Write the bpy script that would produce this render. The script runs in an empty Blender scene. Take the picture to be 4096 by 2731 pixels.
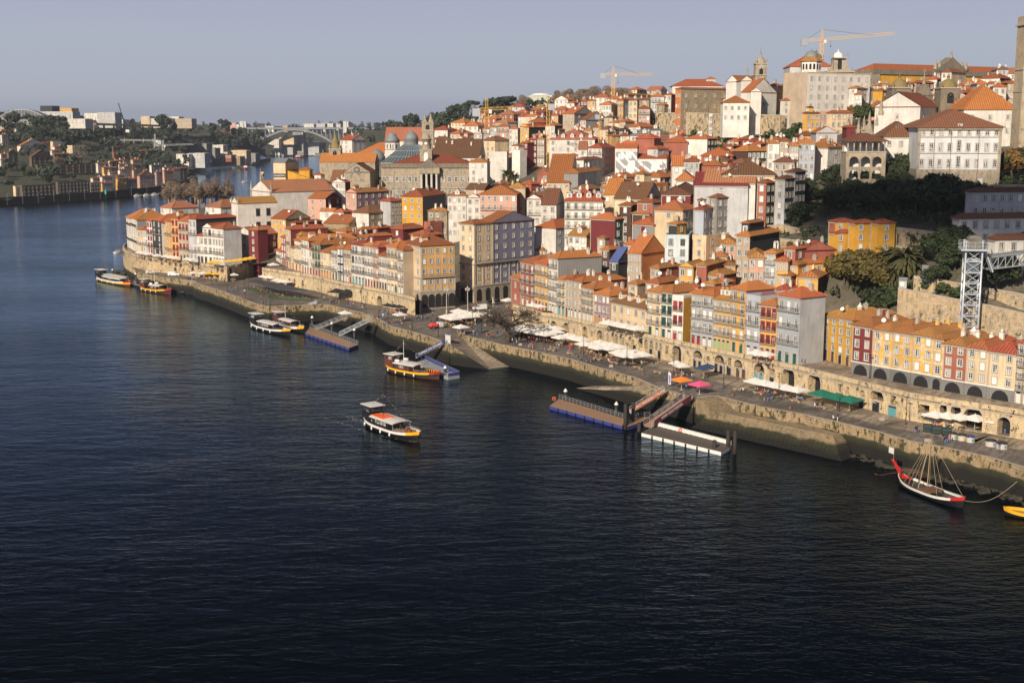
import bpy,math,random
import numpy as np
from mathutils import Vector,Matrix,noise
rad=math.radians
SC=bpy.context.scene
COL=SC.collection
# ------------------------------------------------------------------ camera
H=64.0;F=5080.0;TH=math.atan(860/F);CT,ST=math.cos(TH),math.sin(TH)
cam=bpy.data.cameras.new('camera');camo=bpy.data.objects.new('camera',cam);COL.objects.link(camo)
cam.sensor_width=36.0;cam.lens=F/4096*36.0;cam.clip_start=1.0;cam.clip_end=60000
camo.location=(0,0,H);camo.rotation_euler=(math.pi/2-TH,0,0)
SC.camera=camo
# ------------------------------------------------------------------ light
SUN_AZ,SUN_EL=rad(27),rad(27)
sdir=Vector((-math.sin(SUN_AZ)*math.cos(SUN_EL),-math.cos(SUN_AZ)*math.cos(SUN_EL),math.sin(SUN_EL)))
sl=bpy.data.lights.new('sun','SUN');sl.energy=5.0;sl.angle=rad(0.55);sl.color=(1.0,0.85,0.66)
so=bpy.data.objects.new('sun',sl);COL.objects.link(so)
so.rotation_euler=sdir.to_track_quat('Z','Y').to_euler()
SC.view_settings.view_transform='Standard';SC.view_settings.look='None'
SC.view_settings.gamma=1.0;SC.view_settings.exposure=0.15;SC.view_settings.use_curve_mapping=False
W=bpy.data.worlds.new("World");SC.world=W;W.use_nodes=True
nt=W.node_tree;nt.nodes.clear()
wo=nt.nodes.new('ShaderNodeOutputWorld');bg=nt.nodes.new('ShaderNodeBackground')
sky=nt.nodes.new('ShaderNodeTexSky');sky.sky_type='NISHITA';sky.sun_disc=False
sky.sun_elevation=SUN_EL;sky.sun_rotation=math.atan2(sdir.x,sdir.y)
sky.air_density=1.0;sky.dust_density=2.2;sky.ozone_density=2.0;sky.altitude=60
hs=nt.nodes.new('ShaderNodeHueSaturation');hs.inputs['Saturation'].default_value=0.42
mx=nt.nodes.new('ShaderNodeMix');mx.data_type='RGBA';mx.blend_type='MULTIPLY';mx.inputs[0].default_value=1.0
mx.inputs[7].default_value=(.30,.33,.44,1)
bg.inputs['Strength'].default_value=0.108
nt.links.new(sky.outputs[0],hs.inputs['Color']);nt.links.new(hs.outputs[0],mx.inputs[6])
m2=nt.nodes.new('ShaderNodeMix');m2.data_type='RGBA';
cr=nt.nodes.new('ShaderNodeValToRGB');ce=cr.color_ramp.elements
for k_,(p_,c_)in enumerate(((0,(.392,.425,.515)),(.0165,(.392,.425,.515)),(.0215,(.432,.462,.545)),(.06,(.425,.468,.545)),(.11,(.39,.408,.555)))):
 e_=ce[k_]if k_<2 else ce.new(p_);e_.position=p_;e_.color=(*c_,1)
sc9=nt.nodes.new('ShaderNodeVectorMath');sc9.operation='SCALE';sc9.inputs['Scale'].default_value=8.9;nt.links.new(cr.outputs[0],sc9.inputs[0]);nt.links.new(sc9.outputs[0],m2.inputs[7]);nt.links.new(mx.outputs[2],m2.inputs[6])
nt.links.new(m2.outputs[2],bg.inputs['Color'])
tc=nt.nodes.new('ShaderNodeTexCoord');sx=nt.nodes.new('ShaderNodeSeparateXYZ');nt.links.new(tc.outputs['Generated'],sx.inputs[0])
mrg=nt.nodes.new('ShaderNodeMapRange');mrg.inputs[1].default_value=.10;mrg.inputs[2].default_value=.23;mrg.inputs[3].default_value=.92;mrg.inputs[4].default_value=.0
nt.links.new(sx.outputs[2],mrg.inputs[0])
cn=nt.nodes.new('ShaderNodeTexNoise');cn.inputs['Scale'].default_value=3.0;cn.inputs['Detail'].default_value=4;cmap=nt.nodes.new('ShaderNodeMapping');cmap.inputs['Scale'].default_value=(1,1,14);nt.links.new(tc.outputs['Generated'],cmap.inputs[0]);nt.links.new(cmap.outputs[0],cn.inputs['Vector'])
cad=nt.nodes.new('ShaderNodeMath');cad.operation='MULTIPLY_ADD';cad.inputs[1].default_value=.016;nt.links.new(cn.outputs['Fac'],cad.inputs[0]);nt.links.new(sx.outputs[2],cad.inputs[2]);csb=nt.nodes.new('ShaderNodeMath');csb.operation='SUBTRACT';csb.inputs[1].default_value=.008;nt.links.new(cad.outputs[0],csb.inputs[0]);nt.links.new(csb.outputs[0],cr.inputs[0]);nt.links.new(mrg.outputs[0],m2.inputs[0]);nt.links.new(bg.outputs[0],wo.inputs['Surface'])
SC.render.engine='CYCLES'
cy=SC.cycles;cy.max_bounces=5;cy.diffuse_bounces=2;cy.glossy_bounces=3;cy.transmission_bounces=2
cy.volume_bounces=0;cy.caustics_reflective=False;cy.caustics_refractive=False;cy.use_denoising=True
cy.sample_clamp_indirect=4.0;cy.use_adaptive_sampling=True;cy.adaptive_threshold=0.02
# ------------------------------------------------------------------ measuring: photograph pixel (4096 x 2731) -> point of the place
def ray(px,py):
 u=(px-2048)/F;v=(py-1365.5)/F
 return u,CT-v*ST,-ST-v*CT
def PZ(px,py,z=0.0):
 a,b,c=ray(px,py);t=(z-H)/c
 return Vector((a*t,b*t,z))
def PY(px,py,Y):
 a,b,c=ray(px,py);t=Y/b
 return Vector((a*t,Y,H+c*t))
def proj(p):
 d=p[1]*CT+(H-p[2])*ST
 return 2048+F*p[0]/d,1365.5+F*((H-p[2])*CT-p[1]*ST)/d
# ------------------------------------------------------------------ tagging
def tag(o,label=None,cat=None,group=None,kind=None):
 if label:o['label']=label
 if cat:o['category']=cat
 if group:o['group']=group
 if kind:o['kind']=kind
 return o
def thing(name,label,cat,loc=(0,0,0),rz=0,group=None):
 o=bpy.data.objects.new(name,None);COL.objects.link(o)
 o.empty_display_size=0.1
 o.location=loc;o.rotation_euler=(0,0,rz)
 return tag(o,label,cat,group)
def copy_tree(o,parent=None,loc=None,rz=None,label=None,group=None):
 c=o.copy();COL.objects.link(c);c.parent=parent
 if loc is not None:c.location=loc
 if rz is not None:c.rotation_euler=(0,0,rz)
 if label:c['label']=label
 if group:c['group']=group
 for ch in KIDS.get(o.name,[]):copy_tree(ch,c)
 return c
KIDS={}
def adopt(o,parent):
 o.parent=parent
 KIDS.setdefault(parent.name,[]).append(o)
 return o
# ------------------------------------------------------------------ mesh builder
class MB:
 def __init__(s):s.v=[];s.f=[];s.m=[];s.mats=[];s.sm=[]
 def mi(s,mat):
  if mat not in s.mats:s.mats.append(mat)
  return s.mats.index(mat)
 def add(s,vs,fs,mat,smooth=False):
  n=len(s.v);s.v.extend([tuple(p)for p in vs]);k=s.mi(mat)
  for f in fs:s.f.append([n+i for i in f]);s.m.append(k);s.sm.append(smooth)
  return s
 def quad(s,a,b,c,d,mat):return s.add([a,b,c,d],[(0,1,2,3)],mat)
 def poly(s,pts,mat):return s.add(pts,[tuple(range(len(pts)))],mat)
 def box(s,cx,cy,z0,sx,sy,sz,mat,rz=0,top=None):
  c,n=math.cos(rz),math.sin(rz);p=[]
  for z in(z0,z0+sz):
   for x,y in((-sx/2,-sy/2),(sx/2,-sy/2),(sx/2,sy/2),(-sx/2,sy/2)):
    p.append((cx+x*c-y*n,cy+x*n+y*c,z))
  s.add(p,[(0,1,5,4),(1,2,6,5),(2,3,7,6),(3,0,4,7),(3,2,1,0)],mat)
  s.add(p[4:],[(0,1,2,3)],top or mat)
  return s
 def prism(s,poly,z0,z1,mat,top=None,bottom=False):
  n=len(poly)
  if sum(poly[i][0]*poly[(i+1)%n][1]-poly[(i+1)%n][0]*poly[i][1]for i in range(n))<0:poly=poly[::-1]
  p=[(x,y,z0)for x,y in poly]+[(x,y,z1)for x,y in poly]
  s.add(p,[(i,(i+1)%n,n+(i+1)%n,n+i)for i in range(n)],mat)
  s.add(p[n:],[tuple(range(n))],top or mat)
  if bottom:s.add(p[:n],[tuple(range(n))[::-1]],mat)
  return s
 def tube(s,p,q,r0,r1=None,n=6,mat=None,cap=True):
  p,q=Vector(p),Vector(q);r1=r0 if r1 is None else r1
  d=(q-p)
  if d.length<1e-6:return s
  d.normalize();a=d.cross(Vector((0,0,1)))
  if a.length<0.05:a=d.cross(Vector((0,1,0)))
  a.normalize();b=d.cross(a)
  vs=[]
  for c,r in((p,r0),(q,r1)):
   for i in range(n):
    t=2*math.pi*i/n
    vs.append(c+a*(r*math.cos(t))+b*(r*math.sin(t)))
  fs=[(i,(i+1)%n,n+(i+1)%n,n+i)for i in range(n)]
  if cap:fs+=[tuple(range(n))[::-1],tuple(range(n,2*n))]
  return s.add(vs,fs,mat,n>6)
 def bar(s,p,q,w,mat,h=None):
  p,q=Vector(p),Vector(q);h=h or w
  d=(q-p).normalized();a=d.cross(Vector((0,0,1)))
  if a.length<0.05:a=Vector((1,0,0))
  a.normalize();b=a.cross(d)
  vs=[c+a*(x*w/2)+b*(y*h/2)for c in(p,q)for x,y in((-1,-1),(1,-1),(1,1),(-1,1))]
  return s.add(vs,[(0,1,5,4),(1,2,6,5),(2,3,7,6),(3,0,4,7),(3,2,1,0),(4,5,6,7)],mat)
 def lathe(s,prof,n,mat,cx=0,cy=0,smooth=True,a0=0.0):
  vs=[]
  for r,z in prof:
   for i in range(n):
    t=a0+2*math.pi*i/n
    vs.append((cx+r*math.cos(t),cy+r*math.sin(t),z))
  fs=[]
  for k in range(len(prof)-1):
   for i in range(n):
    j=(i+1)%n
    fs.append((k*n+i,k*n+j,(k+1)*n+j,(k+1)*n+i))
  s.add(vs,fs,mat,smooth)
  if prof[-1][0]>1e-3:s.add(vs[-n:],[tuple(range(n))],mat)
  return s
 def wallx(s,x0,x1,z0,z1,y,holes,mat):
  """a wall in the xz plane at y with arched or plain openings: holes = [(cx, halfw, zbase, zspring, arch?)]"""
  holes=sorted(holes);x=x0
  for cx,hw,zb,zs,arch in holes:
   s.quad((x,y,z0),(cx-hw,y,z0),(cx-hw,y,z1),(x,y,z1),mat)
   if zb>z0+.01:s.quad((cx-hw,y,z0),(cx+hw,y,z0),(cx+hw,y,zb),(cx-hw,y,zb),mat)
   if arch:
    N=8
    pts=[(cx-hw*math.cos(math.pi*i/N),y,zs+hw*math.sin(math.pi*i/N))for i in range(N+1)]
    for i in range(N):
     a,b=pts[i],pts[i+1]
     s.quad(a,b,(b[0],y,z1),(a[0],y,z1),mat)
   else:
    s.quad((cx-hw,y,zs),(cx+hw,y,zs),(cx+hw,y,z1),(cx-hw,y,z1),mat)
   x=cx+hw
  s.quad((x,y,z0),(x1,y,z0),(x1,y,z1),(x,y,z1),mat)
  return s
 def mesh(s,name):
  me=bpy.data.meshes.new(name)
  me.from_pydata(s.v,[],s.f)
  for m in s.mats:me.materials.append(m)
  if s.f:
   me.polygons.foreach_set('material_index',s.m)
   me.polygons.foreach_set('use_smooth',s.sm)
   me.update()
   nl=len(me.loops);npoly=len(me.polygons)
   co=np.empty(len(me.vertices)*3,np.float32);me.vertices.foreach_get('co',co);co=co.reshape(-1,3)
   vi=np.empty(nl,np.int32);me.loops.foreach_get('vertex_index',vi)
   nr=np.empty(npoly*3,np.float32);me.polygons.foreach_get('normal',nr);nr=nr.reshape(-1,3)
   lt=np.empty(npoly,np.int32);me.polygons.foreach_get('loop_total',lt)
   n=np.repeat(nr,lt,axis=0);p=co[vi]
   h=np.hypot(n[:,0],n[:,1]);hh=np.maximum(h,1e-6)
   tx,ty=-n[:,1]/hh,n[:,0]/hh
   flat=h<0.15
   u=np.where(flat,p[:,0],p[:,0]*tx+p[:,1]*ty)
   sx,sy,sz=-n[:,2]*n[:,0]/hh,-n[:,2]*n[:,1]/hh,h
   v=np.where(flat,p[:,1],p[:,0]*sx+p[:,1]*sy+p[:,2]*sz)
   uv=me.uv_layers.new(name='UVMap')
   uv.data.foreach_set('uv',np.stack([u,v],1).astype(np.float32).ravel())
  return me
 def build(s,name,parent=None,loc=(0,0,0),rz=0):
  o=bpy.data.objects.new(name,s.mesh(name));COL.objects.link(o)
  o.location=loc;o.rotation_euler=(0,0,rz)
  if parent is not None:adopt(o,parent)
  return o
def place(name,me,parent=None,loc=(0,0,0),rz=0,sc=None):
 o=bpy.data.objects.new(name,me);COL.objects.link(o);o.location=loc;o.rotation_euler=(0,0,rz)
 if sc:o.scale=sc
 if parent is not None:adopt(o,parent)
 return o
# ------------------------------------------------------------------ materials
MATS={}
def _new(name):
 m=bpy.data.materials.new(name);m.use_nodes=True
 b=m.node_tree.nodes['Principled BSDF'];return m,m.node_tree,b
def N(nt,typ,**kw):
 n=nt.nodes.new(typ)
 for k,v in kw.items():
  if hasattr(n,k):setattr(n,k,v)
 return n
def mixc(nt,fac,a,b,blend='MIX'):
 n=nt.nodes.new('ShaderNodeMix');n.data_type='RGBA';n.blend_type=blend
 for i,x in((0,fac),(6,a),(7,b)):
  if hasattr(x,'is_linked')or isinstance(x,bpy.types.NodeSocket):nt.links.new(x,n.inputs[i])
  else:n.inputs[i].default_value=x if i==0 else(*x[:3],1)
 return n.outputs[2]
def ramp(nt,src,p0,p1,c0=(0,0,0),c1=(1,1,1)):
 n=nt.nodes.new('ShaderNodeValToRGB');e=n.color_ramp.elements
 e[0].position,e[1].position=p0,p1;e[0].color=(*c0,1);e[1].color=(*c1,1)
 nt.links.new(src,n.inputs[0]);return n.outputs[0]
def noise_tex(nt,vec,scale,detail=3,rough=.55,dist=0):
 n=nt.nodes.new('ShaderNodeTexNoise');n.inputs['Scale'].default_value=scale
 n.inputs['Detail'].default_value=detail;n.inputs['Roughness'].default_value=rough;n.inputs['Distortion'].default_value=dist
 if vec is not None:nt.links.new(vec,n.inputs['Vector'])
 return n.outputs['Fac']
def mapping(nt,src,scale=(1,1,1)):
 n=nt.nodes.new('ShaderNodeMapping');n.inputs['Scale'].default_value=scale
 nt.links.new(src,n.inputs['Vector']);return n.outputs[0]
def bump(nt,b,src,strength=.3,dist=.05):
 n=nt.nodes.new('ShaderNodeBump');n.inputs['Strength'].default_value=strength;n.inputs['Distance'].default_value=dist
 nt.links.new(src,n.inputs['Height']);nt.links.new(n.outputs[0],b.inputs['Normal'])
def coords(nt):
 t=nt.nodes.new('ShaderNodeTexCoord');return t.outputs['UV'],t.outputs['Object']
def posn(nt):
 return nt.nodes.new('ShaderNodeNewGeometry').outputs['Position']
def plain(name,c,rough=.6,metal=0,var=.12,emit=0):
 if name in MATS:return MATS[name]
 m,nt,b=_new(name);b.inputs['Roughness'].default_value=rough;b.inputs['Metallic'].default_value=metal
 f=noise_tex(nt,posn(nt),1.3,2)
 col=mixc(nt,f,[x*(1-var)for x in c],[min(1,x*(1+var))for x in c])
 nt.links.new(col,b.inputs['Base Color'])
 MATS[name]=m;return m
def plaster(name,c,dirt=.35,rough=.92,tile=False,peel=None,corr=False):
 """painted render: streaked by rain, blotched; tile = glazed azulejo grid; peel = second colour where the paint is gone; corr = corrugated sheet"""
 if name in MATS:return MATS[name]
 m,nt,b=_new(name);uv,ob=coords(nt);pos=posn(nt)
 b.inputs['Roughness'].default_value=.35 if tile else rough
 big=noise_tex(nt,pos,.22,4,.6)
 streak=noise_tex(nt,mapping(nt,pos,(1.6,1.6,.16)),1.0,4,.65)
 fine=noise_tex(nt,pos,4.5,3)
 col=mixc(nt,ramp(nt,big,.32,.7),[x*.77 for x in c],[min(1,x*1.06)for x in c])
 if peel:col=mixc(nt,ramp(nt,noise_tex(nt,mapping(nt,pos,(1,1,1.8)),.55,5,.7),.5,.56),col,peel)
 col=mixc(nt,ramp(nt,streak,.52,.82),col,[x*(1-dirt)*k for x,k in zip(c,(1,.97,.92))])
 col=mixc(nt,ramp(nt,fine,.2,.8,(.93,.93,.93),(1.05,1.05,1.05)),col,col,'MULTIPLY')if False else col
 if corr:
  w=nt.nodes.new('ShaderNodeTexWave');w.wave_type='BANDS';w.bands_direction='X';w.inputs['Scale'].default_value=.55
  w.inputs['Distortion'].default_value=.4;w.inputs['Detail'].default_value=1
  nt.links.new(uv,w.inputs['Vector'])
  col=mixc(nt,ramp(nt,w.outputs['Fac'],.2,.9),[x*.72 for x in c],col)
  bump(nt,b,w.outputs['Fac'],.6,.08)
 elif tile:
  br=nt.nodes.new('ShaderNodeTexBrick');br.inputs['Scale'].default_value=1.0;br.offset=0
  br.inputs['Brick Width'].default_value=.45;br.inputs['Row Height'].default_value=.45;br.inputs['Mortar Size'].default_value=.03
  nt.links.new(uv,br.inputs['Vector'])
  col=mixc(nt,br.outputs['Fac'],col,(.5,.5,.5))
 else:
  bump(nt,b,fine,.15,.03)
 nt.links.new(vary(nt,col,.86,1.07),b.inputs['Base Color'])
 MATS[name]=m;return m
def vary(nt,col,lo,hi,dh=0.0):
 oi=nt.nodes.new('ShaderNodeObjectInfo');hv=nt.nodes.new('ShaderNodeHueSaturation');mr=nt.nodes.new('ShaderNodeMapRange');mr.inputs[3].default_value=lo;mr.inputs[4].default_value=hi
 nt.links.new(oi.outputs['Random'],mr.inputs[0]);nt.links.new(mr.outputs[0],hv.inputs['Value']);nt.links.new(col,hv.inputs['Color'])
 if dh:
  m2=nt.nodes.new('ShaderNodeMath');m2.operation='PINGPONG';m2.inputs[1].default_value=.13;nt.links.new(oi.outputs['Random'],m2.inputs[0]);m3=nt.nodes.new('ShaderNodeMapRange');m3.inputs[2].default_value=.13;m3.inputs[3].default_value=.5-dh;m3.inputs[4].default_value=.5+dh
  nt.links.new(m2.outputs[0],m3.inputs[0]);nt.links.new(m3.outputs[0],hv.inputs['Hue'])
 return hv.outputs[0]
def rooftile(name,c,moss=.3,metal=False):
 if name in MATS:return MATS[name]
 m,nt,b=_new(name);uv,ob=coords(nt);pos=posn(nt)
 b.inputs['Roughness'].default_value=.88
 n1=noise_tex(nt,pos,.16,4,.65);n2=noise_tex(nt,pos,1.5,4,.7);n3=noise_tex(nt,pos,7,2)
 col=mixc(nt,ramp(nt,n2,.34,.66),[x*.58 for x in c],[min(1,x*1.28)for x in c])
 col=mixc(nt,ramp(nt,n3,.35,.7),col,[c[0]*.95,c[1]*.75,c[2]*.62])
 mf=nt.nodes.new('ShaderNodeMath');mf.operation='MULTIPLY';mf.inputs[1].default_value=moss
 nt.links.new(ramp(nt,n1,.42,.66),mf.inputs[0])
 col=mixc(nt,mf.outputs[0],col,(.21,.125,.035)if not metal else(c[0]*.5,c[1]*.5,c[2]*.5))
 w=nt.nodes.new('ShaderNodeTexWave');w.wave_type='BANDS';w.bands_direction='X'
 w.inputs['Scale'].default_value=.42;w.inputs['Distortion'].default_value=.25;w.inputs['Detail'].default_value=1
 nt.links.new(uv,w.inputs['Vector'])
 col=mixc(nt,ramp(nt,w.outputs['Fac'],.0,.45),[x*.48 for x in c],col)
 w2=nt.nodes.new('ShaderNodeTexWave');w2.wave_type='BANDS';w2.bands_direction='Y';w2.inputs['Scale'].default_value=.35
 w2.inputs['Distortion'].default_value=.8
 nt.links.new(uv,w2.inputs['Vector'])
 col=mixc(nt,ramp(nt,w2.outputs['Fac'],.0,.3,(.25,.25,.25),(0,0,0)),col,[x*.6 for x in c])
 bump(nt,b,w.outputs['Fac'],.8,.12)
 nt.links.new(vary(nt,col,.72,1.22,.012),b.inputs['Base Color'])
 MATS[name]=m;return m
def stone(name,c,bw=1.1,bh=.5,moss=None,weeds=0.,wet=None,contrast=.35):
 """coursed masonry; weeds = dark plants rooted in the joints; wet = height below which the tide stains it"""
 if name in MATS:return MATS[name]
 m,nt,b=_new(name);uv,ob=coords(nt);pos=posn(nt)
 b.inputs['Roughness'].default_value=.93
 br=nt.nodes.new('ShaderNodeTexBrick');br.inputs['Scale'].default_value=1.0
 br.inputs['Brick Width'].default_value=bw;br.inputs['Row Height'].default_value=bh
 br.inputs['Mortar Size'].default_value=.045;br.inputs['Mortar Smooth'].default_value=.4
 br.inputs['Color1'].default_value=(*[x*(1+contrast)for x in c],1)
 br.inputs['Color2'].default_value=(*[x*(1-contrast)for x in c],1)
 br.inputs['Mortar'].default_value=(*[x*.45 for x in c],1)
 nt.links.new(uv,br.inputs['Vector'])
 big=noise_tex(nt,pos,.2,5,.65);mid=noise_tex(nt,mapping(nt,pos,(1.2,1.2,.4)),1.0,5,.7)
 col=mixc(nt,ramp(nt,big,.35,.68),br.outputs['Color'],[c[0]*1.25,c[1]*1.15,c[2]*.95])
 col=mixc(nt,ramp(nt,mid,.5,.74),col,[x*.30 for x in c])
 if weeds:
  wv=noise_tex(nt,mapping(nt,pos,(1,1,.55)),.9,5,.72)
  col=mixc(nt,ramp(nt,wv,.62-weeds*.12,.66-weeds*.12),col,(.045,.045,.018))
 if wet is not None:
  sep=nt.nodes.new('ShaderNodeSeparateXYZ');nt.links.new(pos,sep.inputs[0])
  wob=noise_tex(nt,pos,.35,3)
  ad=nt.nodes.new('ShaderNodeMath');ad.operation='MULTIPLY_ADD';ad.inputs[1].default_value=-1.6
  nt.links.new(wob,ad.inputs[0]);nt.links.new(sep.outputs[2],ad.inputs[2])
  sc=nt.nodes.new('ShaderNodeMath');sc.operation='DIVIDE';sc.inputs[1].default_value=6.0
  nt.links.new(ad.outputs[0],sc.inputs[0])
  t=(wet-.8)/6
  green=ramp(nt,sc.outputs[0],t-.04,t+.03,(1,1,1),(0,0,0))
  dark=ramp(nt,sc.outputs[0],t-.26,t-.08,(1,1,1),(0,0,0))
  col=mixc(nt,green,col,(.030,.031,.013));col=mixc(nt,dark,col,(.008,.0075,.006))
 bump(nt,b,br.outputs['Fac'],-.4,.06)
 nt.links.new(col,b.inputs['Base Color'])
 MATS[name]=m;return m
def paving(name,c,bw=.9,bh=.45):
 if name in MATS:return MATS[name]
 m,nt,b=_new(name);pos=posn(nt)
 r=nt.nodes.new('ShaderNodeMapping');r.inputs['Rotation'].default_value=(0,0,rad(-57));nt.links.new(pos,r.inputs[0])
 br=nt.nodes.new('ShaderNodeTexBrick');br.inputs['Scale'].default_value=1.0
 br.inputs['Brick Width'].default_value=bw;br.inputs['Row Height'].default_value=bh;br.inputs['Mortar Size'].default_value=.03
 br.inputs['Color1'].default_value=(*[x*1.25 for x in c],1);br.inputs['Color2'].default_value=(*[x*.7 for x in c],1)
 br.inputs['Mortar'].default_value=(*[x*.5 for x in c],1)
 nt.links.new(r.outputs[0],br.inputs['Vector'])
 n1=noise_tex(nt,pos,.12,5,.6);n2=noise_tex(nt,mapping(nt,r.outputs[0],(.5,2.5,1)),.5,5,.75)
 col=mixc(nt,ramp(nt,n2,.44,.56),br.outputs['Color'],[min(1,x*1.7)for x in c])
 col=mixc(nt,ramp(nt,n1,.4,.7),col,[x*.55 for x in c])
 nt.links.new(ramp(nt,n2,.4,.6,(.55,.55,.55),(.9,.9,.9)),b.inputs['Roughness'])
 nt.links.new(col,b.inputs['Base Color'])
 MATS[name]=m;return m
def ground(name,c1,c2,c3,s=.08):
 if name in MATS:return MATS[name]
 m,nt,b=_new(name);pos=posn(nt);b.inputs['Roughness'].default_value=.95
 n1=noise_tex(nt,pos,s,6,.7);n2=noise_tex(nt,pos,s*9,5,.7)
 col=mixc(nt,ramp(nt,n1,.38,.62),c1,c2);col=mixc(nt,ramp(nt,n2,.48,.66),col,c3)
 bump(nt,b,n2,.6,.6);nt.links.new(col,b.inputs['Base Color'])
 MATS[name]=m;return m
def leafy(name,c1,c2,c3=None):
 if name in MATS:return MATS[name]
 m,nt,b=_new(name);b.inputs['Roughness'].default_value=.8
 pos=posn(nt);oi=nt.nodes.new('ShaderNodeObjectInfo')
 n1=noise_tex(nt,pos,.5,3,.7);n2=noise_tex(nt,pos,3.5,2,.6)
 col=mixc(nt,ramp(nt,n1,.35,.65),c1,c2);col=mixc(nt,ramp(nt,n2,.45,.7),col,c3 or[x*1.5 for x in c2])
 col=mixc(nt,ramp(nt,oi.outputs['Random'],0,1,(.75,.75,.75),(1.2,1.15,1.1)),(0,0,0),(1,1,1))if False else col
 hv=nt.nodes.new('ShaderNodeHueSaturation')
 mr=nt.nodes.new('ShaderNodeMapRange');mr.inputs[3].default_value=.7;mr.inputs[4].default_value=1.3
 nt.links.new(oi.outputs['Random'],mr.inputs[0]);nt.links.new(mr.outputs[0],hv.inputs['Value']);nt.links.new(col,hv.inputs['Color'])
 nt.links.new(hv.outputs[0],b.inputs['Base Color'])
 MATS[name]=m;return m
def glass(name='window_glass',c=(.035,.045,.055)):
 if name in MATS:return MATS[name]
 m,nt,b=_new(name);b.inputs['Roughness'].default_value=.12
 pos=posn(nt);v=nt.nodes.new('ShaderNodeTexVoronoi');v.inputs['Scale'].default_value=.7;nt.links.new(pos,v.inputs['Vector'])
 s=nt.nodes.new('ShaderNodeSeparateColor');nt.links.new(v.outputs['Color'],s.inputs[0])
 col=mixc(nt,ramp(nt,s.outputs[0],.68,.72),c,(.34,.33,.31))
 nt.links.new(col,b.inputs['Base Color'])
 MATS[name]=m;return m
WALLC=dict(W=(.76,.73,.67),C=(.74,.58,.38),Y=(.74,.42,.11),O=(.72,.43,.17),P=(.66,.38,.29),R=(.20,.035,.04),S=(.37,.125,.085),G=(.30,.30,.29),D=(.045,.055,.06),B=(.40,.46,.55),L=(.52,.53,.54),V=(.23,.23,.34),T=(.52,.42,.31),E=(.10,.19,.12),K=(.10,.055,.045),A=(.62,.70,.72),Z=(.62,.22,.07),J=(.62,.33,.04),Q=(.36,.22,.26))
CNAME=dict(W='white',C='cream',Y='yellow',O='orange',P='pink',R='dark red',S='brick red',G='grey',D='slate black',B='blue tiled',L='pale grey',V='purple',T='beige',E='green',K='brown',A='pale blue',Z='orange tiled',J='ochre',Q='mauve',N='stone',X='peeling yellow',F='dark stone')
def wm(k):
 if k=='N':return stone('rubble_masonry',(.30,.25,.18),.8,.4,contrast=.3)
 if k=='F':return stone('dark_masonry',(.115,.10,.075),1.2,.6)
 if k=='X':return plaster('wall_peeling_yellow',(.72,.42,.09),.2,peel=(.66,.52,.38))
 if k=='B':return plaster('wall_blue_tile',WALLC[k],.2,tile=True)
 if k in 'DGKRQ':return plaster('wall_'+CNAME[k].replace(' ','_'),WALLC[k],.4,corr=True)
 return plaster('wall_'+CNAME[k].replace(' ','_'),WALLC[k],.42)
ROOFC=dict(o=(.52,.185,.06),r=(.40,.12,.055),b=(.23,.105,.06),m=(.48,.225,.07),t=(.46,.20,.11),g=(.22,.23,.24),s=(.30,.05,.06),u=(.12,.17,.50))
RNAME=dict(o='orange',r='red',b='brown',m='mossy',t='terracotta',g='grey metal',s='dark red metal',u='blue tarpaulin')
def rm(k):return rooftile('roof_'+RNAME[k].replace(' ','_'),ROOFC[k],dict(o=.25,r=.15,b=.35,m=.55,t=.35,g=.4,s=.1,u=.1)[k],k in 'gsu')
STONE_T=plain('window_stone_surround',(.40,.36,.30),.9)
WHITE_F=plain('white_painted_frame',(.72,.72,.70),.5)
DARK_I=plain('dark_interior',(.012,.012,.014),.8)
IRON=plain('dark_iron',(.03,.03,.033),.5)
GALV=plain('galvanised_steel',(.42,.45,.48),.42,.4)
# ------------------------------------------------------------------ the lie of the land
class Field:
 """height of the ground: radial interpolation through surveyed points"""
 def __init__(s,pts):
  P=np.array([[p[0],p[1]]for p in pts],float)/100;z=np.array([p[2]for p in pts],float)
  n=len(P);A=np.zeros((n+3,n+3));d=np.hypot(P[:,None,0]-P[None,:,0],P[:,None,1]-P[None,:,1])
  A[:n,:n]=d;A[:n,n]=1;A[:n,n+1:]=P;A[n,:n]=1;A[n+1:,:n]=P.T
  A[:n,:n]+=np.eye(n)*1e-9
  s.P=P;s.w=np.linalg.solve(A,np.concatenate([z,[0,0,0]]))
 def __call__(s,x,y):
  x=np.atleast_1d(np.asarray(x,float))/100;y=np.atleast_1d(np.asarray(y,float))/100
  n=len(s.P);out=np.full(x.shape,s.w[n])+s.w[n+1]*x+s.w[n+2]*y
  for i in range(n):out=out+s.w[i]*np.hypot(x-s.P[i,0],y-s.P[i,1])
  return out
def pts_px(l):return[tuple(PY(*p))for p in l]
NORTH=[(-176,575,10),(-172,548,10),(-150,522,10),(-120,500,10),(-95,485,10),(-60,442,10),(-30,405,6),(0,392,5.8),(-22,428,5.8),(6,410,5.8),(10,436,6),(-10,455,9),(-235,850,7),(-195,690,6),(-200,1000,7),(10,370,10),(30,338,10),(55,300,10),(68,284,10),(82,262,10),(97,245,10),(115,222,10),(-170,620,10),(-130,580,12),(-90,545,13),(-50,490,12),(22,400,9),(40,370,13),(60,335,14),(80,306,15),(90,280,15),(70,297,8.5),(77,283,8.5),(64,305,9),(105,258,15),(130,235,15),(-190,800,6),(-200,1200,6),(-235,1900,6),(-310,2500,6),(-335,2700,6),(-130,750,12),(-100,900,22),(-130,1300,32),(-160,2000,40),(-240,2550,40)]
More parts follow.
